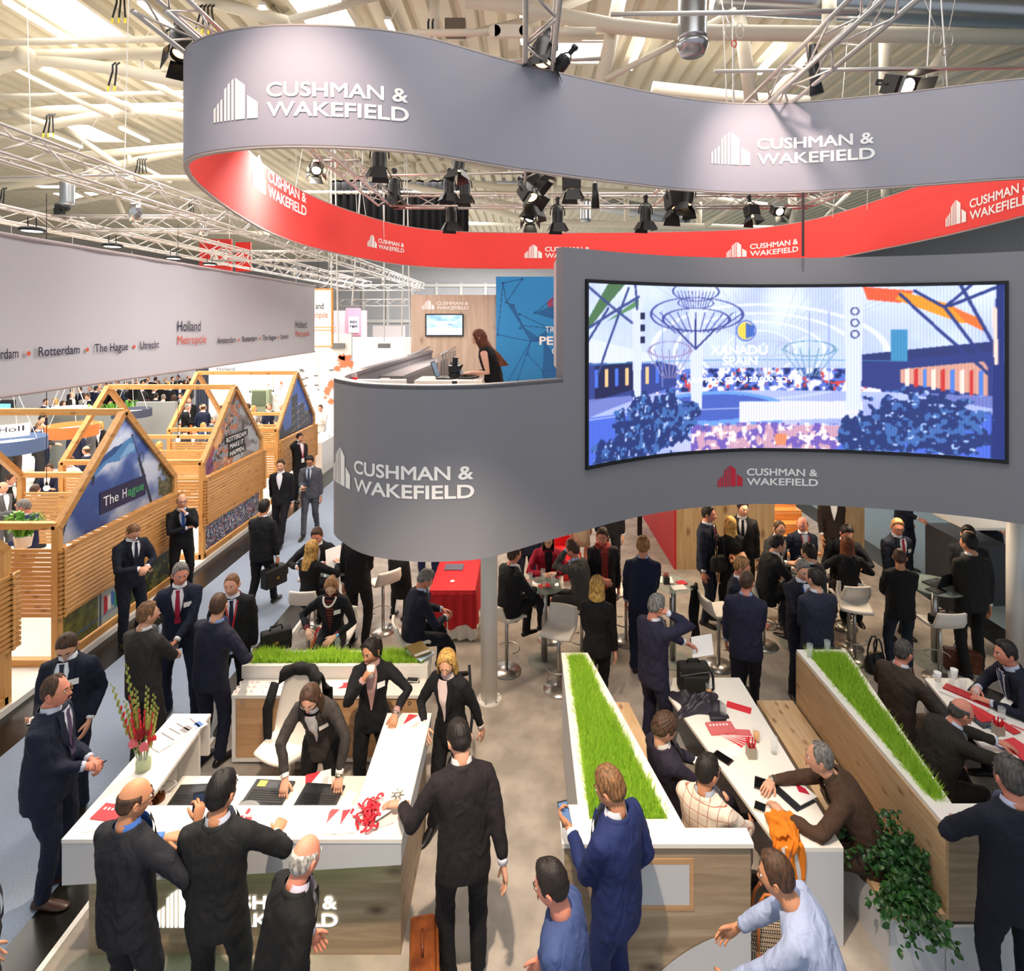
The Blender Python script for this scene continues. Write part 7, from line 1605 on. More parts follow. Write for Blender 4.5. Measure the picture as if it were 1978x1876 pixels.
for u in np.linspace(0, 1, 26):
    row = []
    for v in np.linspace(0, 1, 20):
        x = 1.94 + .20 * v - .05 * u + .03 * math.sin(u * 6 + v * 9); y = 4.52 - .33 * u + .05 * math.sin(v * 6); z = .762 + .03 * abs(math.sin(v * 11 + u * 4)) + .05 * math.sin(3.14 * v) * (1 - u) + .03 * math.sin(u * 7) * math.sin(v * 5)
        if y < 4.33: z -= (4.33 - y) * 1.6; y = 4.318 - .01 * math.sin(v * 20)
        if x < 1.925 and y > 4.318: z -= (1.925 - x) * 2.0
        row.append((x, y, z))
    P.append(row)
m.grid(P); o = m.build('cloth', mat('orange_wool', 'd97a18', .85, bump=.3, bscale=150), t, True); k = o.modifiers.new('thickness', 'SOLIDIFY'); k.thickness = .012; k.offset = 1
m = M(); c = gp(1505, 1580, z1)
for j in range(5): m.tube([(1.925 + .038 * j + .025 * math.sin(q * 4 + j), 4.58 - q * .24, .785 + .03 * math.sin(q * 5 + j * 1.7) + .022 * (j % 2)) for q in np.linspace(0, 1, 9)], [(.012, .01), (.035, .03), (.042, .034), (.046, .032), (.046, .03), (.042, .028), (.036, .024), (.028, .02), (.01, .008)], 8)
m.tube([(1.93 + .2 * q, 4.50 - .05 * math.sin(q * 4), .815 + .03 * math.sin(q * 7)) for q in np.linspace(0, 1, 9)], [(.03, .03)] * 9, 8)
o = m.build('fold', mat('orange_wool', 'd97a18', .85, bump=.3, bscale=150), t, True); cloth_mods(o, .010, 2, .03)
m = M()
for j in range(40): q = P[-1][j % 20]; m.tube([q, (q[0] + r.normal(0, .008), q[1] - .004, q[2] - .03 - .03 * r.random())], .0022, 4)
m.build('fringe', mat('orange_wool', 'd97a18', .85, bump=.3, bscale=150), t)
t = thing('laptop_bag', 'black padded laptop bag standing on the end of the long table', 'bag', (1.84, 6.2, .751)); c = np.array([1.84, 6.22, .75])
o = M().box(1.66, 6.13, .752, 2.0, 6.27, 1.04).build('body', mat('black_nylon', '262320', .8, bump=.15, bscale=300), t); b = o.modifiers.new('round', 'BEVEL'); b.width = .04; b.segments = 4
o = M().box(1.69, 6.09, .77, 1.97, 6.129, .94).build('pocket', mat('black_nylon', '262320', .8, bump=.15, bscale=300), t); b = o.modifiers.new('round', 'BEVEL'); b.width = .018; b.segments = 3
m = M(); m.tube([(1.76, 6.2, 1.04), (1.78, 6.2, 1.075), (1.88, 6.2, 1.075), (1.90, 6.2, 1.04)], .010, 8); m.build('handle', BLACK, t, True)
m = M(); m.tube([(1.67, 6.125, .98), (1.67, 6.10, .95), (1.83, 6.122, .96), (1.99, 6.122, .98)], .004, 6); m.build('zip', mat('zip_grey', '6a6a6a', .4), t)
m = M(); m.tube([(2.0, 6.2, .98), (2.04, 6.18, .9), (2.04, 6.16, .78), (2.0, 6.14, .765)], .014, 8); m.build('strap', BLACK, t, True)
def heap(name, lab, c, rx, ry, h, mt, seed, cat):
    r = np.random.default_rng(seed); m = M(); P = []; o = r.random(8) * 6
    for i in range(26):
        row = []
        for j in range(26):
            u, v = i / 25 * 2 - 1, j / 25 * 2 - 1; d = max(abs(u), abs(v)); e = max(0, 1 - d ** 3)
            x = u * rx * (1 + .2 * math.sin(v * 4 + o[0])); y = v * ry * (1 + .2 * math.sin(u * 3 + o[1]))
            z = .004 + h * e * (.5 + .28 * math.sin(u * 5 + v * 3 + o[2]) + .22 * math.sin(v * 9 - u * 4 + o[3]) + .12 * abs(math.sin(u * 11 + o[4])))
            row.append((c[0] + x, c[1] + y, c[2] + max(z, .003)))
        P.append(row)
    m.grid(P); t = thing(name, lab, cat, c); o = m.build('cloth', mt, t, True); return t
hj = heap('folded_jacket', 'crumpled dark purple jacket thrown on the end of the long table', (1.80, 5.93, .75), .22, .17, .13, mat('dark_satin', '2b2630', .45), 5, 'jacket')
m = M(); m.grid([[(1.90 + .16 * v - .05 * u, 5.90 - .22 * u, .76 + .05 * math.sin(3 * v) * (1 - u) + .01 * math.sin(u * 8)) for v in np.linspace(0, 1, 8)] for u in np.linspace(0, 1, 10)]); o = m.build('sleeve', mat('dark_satin', '2b2630', .45), hj, True); k = o.modifiers.new('thickness', 'SOLIDIFY'); k.thickness = .02
for k, (px, py, w, l, a, c, th, lab) in enumerate([(1868, 1347, .12, .40, 38, 'b3202c', .03, 'red ring folder lying along the far table edge'), (1862, 1352, .10, .42, 40, 'e8e4de', .012, 'white folder under the red ring folder'), (1882, 1376, .20, .28, 25, 'd03038', .012, 'red brochure below the tablet on the far table'), (1905, 1340, .22, .27, 35, '1c1c1e', .012, 'black tablet on the spiral notebook'),
        (1917, 1350, .28, .30, 35, 'f0ede8', .008, 'spiral notebook with white pages under the black tablet'), (1890, 1388, .12, .18, 10, 'c02430', .025, 'small red notebook on a stack by the bald man'), (1893, 1394, .14, .19, 10, '3a4650', .02, 'dark blue notebook under the small red notebook'), (1945, 1440, .2, .28, 20, 'f0ede8', .004, 'blank notepad sheet next to the reaching hand'), (1972, 1452, .22, .28, 15, 'd8404a', .006, 'red flyer at the far table picture edge'), (1925, 1405, .18, .1, 30, '5a7ab0', .004, 'blue white leaflet beside the red pens'), (1948, 1408, .10, .16, 15, 'c8303a', .004, 'small red booklet by the pen holder')]):
    sheet('flat_book', lab, 'book', gp(px, py, z1) + (0, 0, .001 * k), w, l, a, mat('cover_' + c, c, .5), th, LINES if c == 'f0ede8' else None)
for k, (px, py, c, lab) in enumerate([(1972, 1408, 'd8303a', 'red pencil on the far table by the pen holder'), (1917, 1428, '1c1c1e', 'black pen on the blank notepad'), (1928, 1442, '2a3f9a', 'blue pen on the blank notepad')]):
    P = gp(px, py, z1 + .012); m = M(); m.tube([P + (-.05, .06, 0), P + (.05, -.06, 0)], .005, 7); single(m, 'pen', mat('pen_' + c, c, .4), lab, 'pen')
zt_ = 1.073
sheet('napkin', 'red paper napkin on the round glass table', 'napkin', np.array([.27, 7.92, zt_]), .16, .12, 20, REDP, .003)
sheet('paper_sheet', 'white papers at the edge of the bar table with the pen pot', 'paper', np.array([2.12, 7.85, zt_]), .2, .14, 10, PAPER, .012); sheet('paper_sheet', 'white papers behind the pen pot on the bar table', 'paper', np.array([2.0, 8.1, zt_]), .2, .2, -5, PAPER, .004); sheet('red_booklet', 'red and white booklet on the bar table with papers', 'booklet', np.array([2.2, 8.0, zt_]), .13, .12, 20, REDP, .01)
t = thing('pen_cup', 'small dark pen pot with red pens on the bar table', 'pen holder', (1.98, 7.98, zt_ + .004)); M().box(-.04, -.04, 0, .04, .04, .10).build('pot', mat('dark_card', '3c3a38', .5), t, world=False)
for k in range(4): M().tube([(-.02 + .013 * k, 0, .09), (-.03 + .02 * k, .01, .15)], .006, 6).build('pen', mat('red_pen', 'd8232f', .35), t, world=False)
lp = laptop('open dark laptop on the bar table by the man in a red tie', np.array([5.78, 7.98, 1.073]), 200, 110, .95)
sheet('magazine', 'dark magazine with a gold mark on the bar table beside the laptop', 'magazine', np.array([5.62, 7.78, zt_]), .22, .16, 20, mat('black_cover', '1f1d1c', .4), .01)
t = thing('hanging_coat', 'dark navy coat hanging from the bar table with papers', 'coat', (2.33, 7.95, .6)); m = M(); m.grid([[(2.30 + .14 * u + .02 * math.sin(v * 9 + u * 5), 7.86 + .12 * u + .03 * math.sin(v * 7), 1.08 - .85 * v * (1 - .25 * abs(u - .5))) for v in np.linspace(0, 1, 14)] for u in np.linspace(0, 1, 10)]); o = m.build('cloth', fabric('16171d'), t, True); k = o.modifiers.new('thickness', 'SOLIDIFY'); k.thickness = .03
t = thing('draped_table', 'table draped with a bright red cloth over a white cloth', 'table', (-1.08, 9.1, 0)); x0, x1, y0, y1 = -1.42, -.74, 8.46, 9.7
m = M(); ns = 60; per = [(x0, y0), (x1, y0), (x1, y1), (x0, y1)]; pts = []
for i in range(4):
    a, b = np.array(per[i]), np.array(per[(i + 1) % 4])
    for k in range(15): pts.append((a + (b - a) * k / 15, i))
cx_, cy_ = (x0 + x1) / 2, (y0 + y1) / 2; V = []
for z, gro, wv in ((.745, 0, 0), (.70, .012, .004), (.5, .02, .012), (.22, .03, .02)):
    V.append(np.array([(p[0] + (gro + wv * math.sin(j * 1.9)) * np.sign(p[0] - cx_) * (i in (1, 3)), p[1] + (gro + wv * math.sin(j * 1.9)) * np.sign(p[1] - cy_) * (i in (0, 2)), z + (.04 * math.sin(j * .7) if z < .3 else 0)) for j, (p, i) in enumerate(pts)]))
m.rings(V, False); m.box(x0, y0, .74, x1, y1, .752); m.build('red_cloth', mat('red_tablecloth', 'c41c26', .7), t, False)
m = M(); V = [np.array([(p[0] + w * math.sin(j * 1.7) * .6 - .0 * i, p[1] + w * math.sin(j * 1.7), z) for j, (p, i) in enumerate(pts)]) for z, w in ((.6, .004), (.25, .02), (.02, .035))]; m.rings(V, False); m.build('white_cloth', mat('white_tablecloth', 'e6e2dc', .8), t, True)
m = M(); m.box(x0 + .05, y0 + .05, .70, x1 - .05, y1 - .05, .738); m.build('tabletop', WHITE, t)
sheet('photo_book', 'book with a dark city photo on the red draped table', 'book', np.array([-1.15, 9.25, .753]), .30, .22, 0, mat('dark_photo', '4a3f52', .4), .01); m = M(); m.lathe([(.035, 0), (.035, .006), (0, .008)], gp(874, 1123, .753), 16); single(m, 'white_coaster', PAPER, 'small round white badge on the red tablecloth', 'badge', None, True)
LEA = mat('brown_leather', '6e3a20', .4, c2='4a2414', vscale=12)
def briefcase(lab, c, a, mt, w=.21, d=.06, h=.28, name='briefcase'):
    t = thing(name, lab, 'bag', c, math.radians(a)); o = M().box(-w, -d, 0, w, d, h).build('body', mt, t, world=False); b = o.modifiers.new('round', 'BEVEL'); b.width = .02; b.segments = 3
    o = M().box(-w * 1.01, -d * 1.25, h * .45, w * 1.01, -d * 1.0, h * .99).build('flap', mt, t, world=False); b = o.modifiers.new('round', 'BEVEL'); b.width = .01; b.segments = 2
    m = M(); m.tube([(-.07, 0, h), (-.06, 0, h + .045), (.06, 0, h + .045), (.07, 0, h)], .010, 8); m.build('handle', mt, t, True, world=False)
    M().box(-.02, -d * 1.35, h * .42, .02, -d * 1.24, h * .54).build('buckle', mat('brass', 'b08a3e', .3, .9), t, world=False); return t
briefcase('dark brown leather briefcase under the bar table by the man in dark suit', (5.95, 7.75, 0), -20, LEA)
briefcase('brown leather bag with brass buckles leaning against the reception counter', (-.71, 3.95, 0), 100, mat('cognac_leather', '8a4a22', .35, c2='5a2a14', vscale=9), .22, .09, .42)
m = M(); t = briefcase('black soft bag on the seat of a white bar stool', (5.5, 7.50, .79), 10, mat('black_nylon', '1f1d1d', .7), .19, .05, .12, 'soft_bag')
briefcase('black bag carried low by the man walking away down the aisle', (-4.12, 9.35, .42), 60, mat('black_leather', '17181a', .45), .20, .08, .30, 'carried_bag')
briefcase('black bag held beside the cabinet by the man in navy', (-2.98, 6.82, .82), 30, mat('black_nylon', '1f1d1d', .7), .17, .06, .24, 'soft_bag')
def handbag(lab, c, a, mt, strap, w=.2, d=.1, h=.22, hoop=.13):
    t = thing('handbag', lab, 'bag', c, math.radians(a)); m = M(); V = []
    for z, k in ((0, .92), (.02, 1.0), (h * .5, 1.04), (h * .85, .95), (h, .75)):
        q = np.linspace(0, 2 * np.pi, 28, endpoint=False); V.append(np.stack([w * k * np.sign(np.cos(q)) * abs(np.cos(q)) ** .45, d * (k if z < h * .8 else k * .55) * np.sign(np.sin(q)) * abs(np.sin(q)) ** .45, np.full(28, z)], 1))
    m.rings(V, True); m.build('body', mt, t, True, world=False)
    for s_ in (-1, 1): m = M(); m.tube([(x * w * .5, s_ * d * (.9 if abs(x) == 1 else .5), z) for x, z in ((-1, h * .4), (-1, h), (-.85, h + hoop * .7), (-.4, h + hoop), (.4, h + hoop), (.85, h + hoop * .7), (1, h), (1, h * .4))], .011, 8); m.build('handle', strap, t, True, world=False)
    m = M(); m.tube([(-w * .7, 0, h + .002), (w * .7, 0, h + .002)], .006, 6); m.build('zip', mat('brass', 'b08a3e', .3, .9), t, world=False)
    for s_ in (-1, 1): m = M(); m.box(s_ * w * .5 - .018, -d * 1.06, h * .2, s_ * w * .5 + .018, -d * .98, h * .5); m.build('strap_tab', strap, t, world=False)
    return t
mk = mat('woven_pattern', '4a3a30', .5); nt = mk.node_tree; ck = nt.nodes.new('ShaderNodeTexChecker'); ck.inputs['Scale'].default_value = 90; ck.inputs['Color1'].default_value = (*lin(hx('2a2320')), 1); ck.inputs['Color2'].default_value = (*lin(hx('b09a80')), 1); tc = nt.nodes.new('ShaderNodeTexCoord'); mp = nt.nodes.new('ShaderNodeMapping'); mp.inputs['Rotation'].default_value = (0, .785, 0); nt.links.new(tc.outputs['Object'], mp.inputs[0]); nt.links.new(mp.outputs[0], ck.inputs['Vector']); nt.links.new(ck.outputs[0], nt.nodes['Principled BSDF'].inputs['Base Color'])
handbag('patterned handbag with tan leather handles on the floor between counter and table', (1.80, 4.215, 0), -5, mk, mat('tan_leather', 'b0622c', .4), .19, .095, .33, .22)
handbag('black leather handbag on the floor below an empty white stool', (4.75, 7.72, 0), 10, mat('black_leather', '17181a', .45), BLACK, .13, .07, .26, .2)
handbag('orange and red shopping bag on the floor behind the striped woman', (-2.85, 7.9, 0), 20, mat('orange_bag', 'c8742a', .6), mat('red_cord', 'b5262c', .6), .12, .06, .36, .12)
P = np.array([-1.95, 6.52, 4.0]); t = thing('water_bottle', 'bottle with a red label on the grey deck ledge', 'bottle', P); M().lathe([(.03, 0), (.032, .13), (.012, .18), (.012, .21), (0, .21)], (0, 0, 0), 14).build('body', GLASS, t, True, world=False); M().lathe([(.0335, .03), (.0335, .11)], (0, 0, 0), 14, cap=False).build('label_band', REDP, t, world=False)
for k, (x, y, c, lab) in enumerate([(-1.78, 6.95, 'b03038', 'red and grey odds and ends on the deck ledge'), (-1.80, 7.3, 'd8c8c8', 'pale papers on the deck ledge'), (-1.86, 6.62, '1c1c1e', 'black phone lying on the deck ledge')]): sheet('ledge_item', lab, 'papers', np.array([x, y, 4.001]), .12, .22, 10 * k, mat('cover_' + c, c, .5), .015)
P = at(878, 735, 6.2); t = thing('tripod_head', 'black photo tripod head rising behind the deck parapet', 'tripod', (P[0], 6.2, 3.0)); x = P[0]
M().tube([(x, 6.2, 3.0), (x, 6.2, 4.1)], .03, 10).build('column', BLACK, t, True); M().ell((x, 6.2, 4.17), (.07, .06, .05), 14, 8).build('knuckle', BLACK, t, True); m = M(); m.box(x - .06, 6.14, 4.2, x + .06, 6.26, 4.27); m.tube([(x, 6.2, 4.26), (x + .01, 6.2, 4.36)], .03, 10); m.build('head', BLACK, t); M().tube([(x + .05, 6.2, 4.22), (x + .09, 6.15, 4.28)], .012, 8).build('knob', BLACK, t, True)
laptop('open silver laptop on the white deck desk', np.array([-1.05, 7.6, 3.991]), 90, 110, .95, '9fb4c8'); laptop('second open laptop in front of the woman on the deck', np.array([-.76, 7.65, 3.991]), 80, 115, .95, '9fb4c8')
P = np.array([6.98, 7.55, .0]); t = thing('water_dispenser', 'blue water bottle on a stand beside the far column', 'bottle', P); M().lathe([(.16, 1.0), (.165, 1.1), (.16, 1.12), (.165, 1.2), (.16, 1.22), (.165, 1.35), (.08, 1.45), (0, 1.45)], (0, 0, 0), 20).build('bottle', mat('blue_water', '3f7fc0', .1, trans=.5), t, True, world=False); M().box(-.16, -.16, 0, .16, .16, 1.0).build('stand', WHITE, t, world=False)
P = np.array([-2.36, 7.0, .0]); t = thing('water_bottle', 'small clear water bottle with a blue cap held by the striped woman', 'bottle', gp(652, 1262, .9)); M().lathe([(.03, 0), (.033, .14), (.013, .19), (0, .19)], (0, 0, 0), 14).build('body', GLASS, t, True, world=False); M().lathe([(.015, .19), (.015, .22), (0, .22)], (0, 0, 0), 12).build('cap', mat('blue_cap', '5aa8d8', .4), t, True, world=False)
# ================================================================ the people
def hold_phone(pi, sd, lab, c='0c0d10', up=.5, w=.036, l=.072):
    P = pi['hand'][sd]; d = pi['dir'][sd]; t = thing('smartphone', lab, 'phone', P)
    f = nrm(np.array([d[0], d[1], d[2] * .3 + up])); sdv = nrm(np.cross(f, (0, 0, 1))); n = np.cross(sdv, f)
    m = M(); m.obox(P, sdv * w, f * l, n * .005); m.build('case', mat('phone_case', '1a1a1c', .35), t); m = M(); m.obox(P + n * .0056, sdv * w * .9, f * l * .86, n * .0006); m.build('display', mat('phone_display', c, .1), t)
def ear_phone(pi, sd, lab, c='d8d6d2'):
    P = pi['hand'][sd]; H_ = pi['head']; t = thing('smartphone', lab, 'phone', P); n = nrm((H_ - P) * (1, 1, .2)); sdv = nrm(np.cross(n, (0, 0, 1))); m = M(); m.obox(P + n * .012, sdv * .035, (0, 0, .07), n * .005); m.build('case', mat('phone_case', c, .35), t)
NAVY, BLK, CHAR, BRN = '1a2033', '131316', '2b2a2c', '3b2d24'
S_ = dict
p = person('stout man in navy suit and glasses standing in profile by the counter, holding a pen', -3.94, 4.72, 78, h=1.83, fat=1.22, ar='front', al='front', coat=NAVY, shirt='c9cfe0', tie='4a3a5a', hair=('receding', 'brown'), skin='red', glasses='gold', shoes='3a2016', cr=.9, cl=.9)
m = M(); P = p['hand'][1]; m.tube([P, P + (.05, .03, .03)], .005, 6); single(m, 'pen', BLACK, 'dark pen between the hands of the stout man', 'pen')
p = person('bearded man in navy suit with clear glasses looking down at his phone', -4.42, 5.52, 165, h=1.80, look=(8, 38), ar='phone', al='pocket', coat='141a2b', shirt='eef0f6', tie='1b2034', hair=('slick', 'brown'), skin='light', glasses='clear', beard='brown', badge=True, cr=.6, hdr=(.1, .9, .25), nr=(-.2, -.2, 1)); hold_phone(p, 1, 'white phone in the palm of the bearded man', 'd8dce2', .1)
person('man in charcoal suit with arms crossed seen from behind, by a man in red tie', -4.02, 6.0, 14, h=1.79, ar='crossr', al='crossl', coat='34312f', shirt='eeeef0', hair=('short', 'lightbrown'), look=(-28, 0), cr=.7, cl=.7)
p = person('grey haired man in navy suit and crimson tie holding a black folder', -4.18, 6.9, 158, h=1.86, ar=(.20, .30, 1.08), al=(-.02, .36, 1.06), coat='151a30', shirt='f2f2f6', tie='a01838', hair=('slick', 'grey'), skin='red', badge=True, look=(20, 8), fr=(.14, -.05, 0, 20), fl=(-.2, .2, 0, -45), cr=.5, cl=.5)
P = (p['hand'][1] + p['hand'][-1]) / 2; m = M(); m.obox(P + (.02, -.04, .015), (.14, .05, 0), (-.06, .12, .02), (0, 0, .008)); single(m, 'document_folder', BLACK, 'black document folder held by the man in crimson tie', 'folder')
p = person('young man in navy suit leaning on the slat wall texting with both hands', -5.86, 8.45, 118, h=1.82, lean=4, ar=(.04, .34, 1.16), al=(-.04, .36, 1.16), coat='131826', shirt='eceef4', tie='1d2233', hair=('crop', 'lightbrown'), skin='light', look=(0, 42), cr=.7, cl=.7); hold_phone(p, 1, 'phone in the hands of the man leaning on the slat wall')
person('bald man with glasses, blue tie and hand on chin standing between the timber houses', -6.0, 9.95, 140, h=1.76, ar='crossr', al=(-.03, .19, 1.44), el=(-.6, .4, -1), coat='121317', shirt='ccd4ea', tie='3a5fae', hair=('bald', 'darkgrey'), skin='light', glasses='dark', cl=1.1, cr=.8, lanyard=None, badge=False)
person('man in dark suit and open white shirt walking toward the counter down the aisle', -5.22, 12.2, 172, h=1.82, ar='walkb', al='hang', coat='15161c', shirt='f4f4f8', hair=('short', 'brown'), fr=(.10, -.22, .04, 5), fl=(-.06, .28, 0, -5))
p = person('man in grey suit with sunglasses walking and reading, farther down the aisle', -4.78, 12.7, 176, h=1.80, ar='phone', al='hang', coat='4e5158', shirt='d0d6e2', tie='3a4660', hair=('short', 'dark'), skin='tan', glasses='dark', fr=(.08, .26, 0, 5), fl=(-.08, -.22, .05, -5), look=(0, 20)); hold_phone(p, 1, 'phone in the hand of the man in grey suit walking')
person('man in dark coat walking away down the aisle carrying a black bag', -4.35, 9.4, 8, h=1.80, lean=5, ar=(.26, .05, .80), al='walkf', coat='17181d', trou='121216', hair=('short', 'dark'), skin='tan', fr=(.08, .24, 0, 0), fl=(-.08, -.22, .04, 0), cr=1.0)
p = person('man in black suit with red lanyard phoning against the farthest timber house', -5.98, 15.1, 125, h=1.80, lean=-3, ar='ear', al='pocket', coat='141416', shirt='eeeef0', lanyard='c02434', hair=('short', 'dark'), skin='tan', cr=1.0); ear_phone(p, 1, 'phone at the ear of the man by the farthest house', '1a1a1c')
person('fair man in black suit with a red lanyard facing another man behind the cabinet', -3.46, 6.75, 160, h=1.80, ar='pocket', al='hang', coat='17181b', shirt='e8eaf4', tie='1c2036', hair=('crop', 'lightbrown'), skin='light', lanyard='d0202e', look=(-14, 4))
person('balding man in navy suit seen from behind beside the oak cabinet', -3.38, 6.12, 14, h=1.84, side=9, ar=(.30, .22, 1.06), al='front', coat='1a1c30', shirt='9db8e6', hair=('receding', 'brown'), skin='light', look=(24, 0), shoes='14120f', fr=(.10, .02, 0, 8), fl=(-.08, -.05, 0, -8))
st = dict(fr=(.10, .34, .28, 0), fl=(-.10, .34, .28, 0))
person('young man in black suit facing a blond woman at the aisle glass table', -3.22, 8.92, 172, h=1.80, pel=.80, lean=16, ar=(.22, .40, 1.08), al=(-.22, .42, 1.10), coat='16161a', shirt='f0f0f4', hair=('short', 'brown'), skin='red', look=(0, 20), **st)
p = person('blond woman in black jacket seen from behind reading a paper at the glass table', -3.08, 8.15, 20, h=1.70, pel=.84, top='woman', ar=(.22, .34, 1.18), al=(-.05, .36, 1.14), coat='121214', hair=('long', 'blond'), skin='light', look=(0, 10), **st)
P = p['hand'][1]; m = M(); m.obox(P + (-.06, .02, .04), (.10, .05, .02), (-.04, .09, .12), (0, .006, -.004)); single(m, 'paper_sheet', PAPER, 'white paper held by the blond woman at the glass table', 'paper')
person('woman in black blazer and red striped top with pearl necklace behind the grass cabinet', -2.40, 7.12, 178, h=1.68, pel=.86, top='woman', lean=6, ar=(.24, .22, 1.02), al=(-.12, .30, .98), coat='15161c', shirt='7a2a2c', hair=('bun', 'sandy'), skin='pale', look=(6, 32), badge=True, **st)
m = M(); m.tube([(-2.40 + .075 * math.cos(a), 7.06 - .05 - .075 * abs(math.sin(a)), 1.36 - .09 * abs(math.sin(a))) for a in np.linspace(0, -3.14, 16)], .013, 8); single(m, 'pearl_necklace', mat('pearl', 'e8e2d4', .3), 'white pearl necklace of the woman in a striped top', 'necklace', None, True)
person('tall person in black suit seen from behind, head hidden by the grey parapet', -2.44, 8.32, 12, h=1.86, ar='front', al='hang', coat='111113', hair=('short', 'dark'))
person('person in black coat and long skirt standing behind, head hidden by the parapet', -2.02, 9.1, 20, h=1.72, top='woman', skirt='long', legs='tights', ar='front', al='front', coat='121214', hair=('bob', 'dark'), el=(-1, -.4, -.3))
p = person('grey haired man in navy jacket sitting in profile looking at his phone', -1.42, 7.2, 62, h=1.80, pel=.80, lean=14, ar=(.10, .40, .96), al=(-.06, .42, .98), coat='161a2c', trou='131620', shirt='c4cee6', hair=('short', 'grey'), skin='red', glasses='gold', look=(0, 35), fr=(.16, .50, .18, 0), fl=(-.08, .40, .25, 0), cr=.7, cl=.7); hold_phone(p, 1, 'phone held by the seated grey haired man', 'b8c8c0', .6)
person('person in blue trousers standing beyond the red draped table, head hidden', -1.72, 10.2, 178, h=1.80, coat='1e2a52', hair=('short', 'dark'))
person('person in dark suit behind the round glass table, head hidden by the parapet', .02, 9.6, 170, h=1.85, coat='1b2136', trou='1b2136', hair=('short', 'dark'))
p = person('woman in charcoal blazer and white blouse leaning on the reception desk over papers', -1.88, 5.28, 180, h=1.68, top='woman', lean=34, ar=('w', -2.02, 4.80, .90), al=('w', -1.58, 4.84, .90), er=(1, .3, .1), el=(-1, .3, .1), hdr=(-.1, .6, -.7), hdl=(-.1, .6, -.7), nr=(0, -.8, -.6), nl=(0, -.8, -.6), coat='373230', trou='161416', shirt='f2f0ee', hair=('long', 'brown'), skin='light', look=(0, 32), badge=True, glasses='clear', cr=.25, cl=.2, watch=-1)
p = person('woman with dark tied hair in black blazer raising a cup beside the counter arm', -1.50, 5.62, 172, h=1.67, top='woman', ar=(.06, .22, 1.36), er=(.7, -.1, -1), al=('w', -1.20, 5.28, 1.12), el=(-1, -.6, 0), hdl=(.2, .8, -.5), nl=(0, -.4, -.9), coat='17171a', shirt='b08a86', hair=('pony', 'dark'), skin='tan', look=(-30, 12), badge=True, cr=1.0, cl=.35, watch=-1)
P = p['hand'][1]; m = M(); m.lathe([(.028, -.05), (.040, .05), (.0, .052)], P, 16); single(m, 'paper_cup', mat('pale_cup', 'ece0d6', .4), 'pale paper cup in the raised hand of the dark haired woman', 'cup', None, True)
person('blond woman in black jacket and pale pink blouse walking past the counter', -.70, 5.45, 205, h=1.70, top='woman', lean=8, ar=(.12, .28, 1.02), al='walkb', coat='17171a', shirt='ecd4cf', hair=('bob', 'blond'), skin='light', look=(20, 20), fr=(.08, .2, 0, 0), fl=(-.08, -.2, .04, 0))
m = M(); m.tube([(-.55, 5.62, 1.36), (-.50, 5.40, 1.0), (-.52, 5.3, .78)], .014, 8); o = single(m, 'shoulder_strap', mat('black_leather', '17181a', .45), 'dark shoulder strap across the blond woman by the counter', 'strap')
person('man in dark brown coat seen from behind reaching a hand onto the counter arm', -.44, 4.1, -18, h=1.82, lean=10, ar='walkb', al=('w', -.92, 4.27, 1.13), el=(-.2, -1, -.2), hdl=(-.8, .5, -.15), nl=(0, -.2, -1), coat='231d20', trou='18161a', shirt='e4e4ea', hair=('short', 'dark'), skin='light', look=(10, 30), hem=-.26, cl=.3)
p = person('balding man with blue collar seen from behind raising a dark phone at the counter', -2.56, 3.66, 16, h=1.80, ar=('w', -2.20, 3.82, 1.38), er=(1, -.2, -1), al=('w', -2.52, 3.98, 1.14), el=(-1, -.6, 0), nl=(0, 0, -1), hdr=(-.1, .4, .9), nr=(-.9, .3, .2), coat='1b1c24', shirt='4f7fd8', hair=('bald', 'brown'), skin='tan', look=(-28, 8), glasses='dark', cr=1.0, cl=.7); hold_phone(p, 1, 'dark phone raised over the counter by the balding man', '20304a', 2.0)
person('dark haired man in black suit seen from behind resting his fist on the counter', -2.0, 3.70, -4, h=1.80, ar=('w', -1.76, 4.02, 1.13), er=(1, -.5, -.2), hdr=(.1, 1, .1), nr=(-.3, 0, -1), al='hangf', coat='17181a', shirt='cfd8f0', hair=('short', 'black'), skin='tan', look=(-18, 6), cr=1.4)
person('bald elderly man in a black coat walking before the counter, head bowed', -1.42, 3.30, 48, h=1.70, lean=14, fat=1.12, ar='walkb', al='walkf', coat='0f0f11', trou='121214', shirt='dcd6e8', hair=('bald', 'white'), skin='red', look=(20, 20), hem=-.28)
person('person in dark clothes cut off at the picture edge in front of the aisle', -3.17, 3.22, 20, h=1.80, ar='walkb', al='walkf', coat='1a1a20', hair=('short', 'brown'), fr=(.1, -.2, 0, 0), fl=(-.1, .2, 0, 0))
p = person('man in bright navy suit looking at his phone beside the middle grass planter', .60, 3.72, -48, h=1.84, ar='pocket', al=(-.02, .36, 1.22), el=(-.5, -.6, -.8), coat='1d2a5a', shirt='e6e8f2', hair=('slick', 'lightbrown'), skin='tan', look=(8, 22), cl=.9, hdl=(.25, .9, .3), nl=(.4, -.3, .8), beard=None, shoes='2a1810'); hold_phone(p, -1, 'phone glowing in the hand of the man in bright navy', '5f7fb0', .7)
person('dark haired man in grey trousers and blue shirt striding across the bottom', .25, 3.18, -70, h=1.72, lean=8, ar='walkf', al='walkb', coat='3a4a78', trou='3a3b40', hair=('short', 'dark'), skin='red', top='shirt', fr=(.08, -.3, .05, 0), fl=(-.08, .3, 0, 0), look=(0, 15))
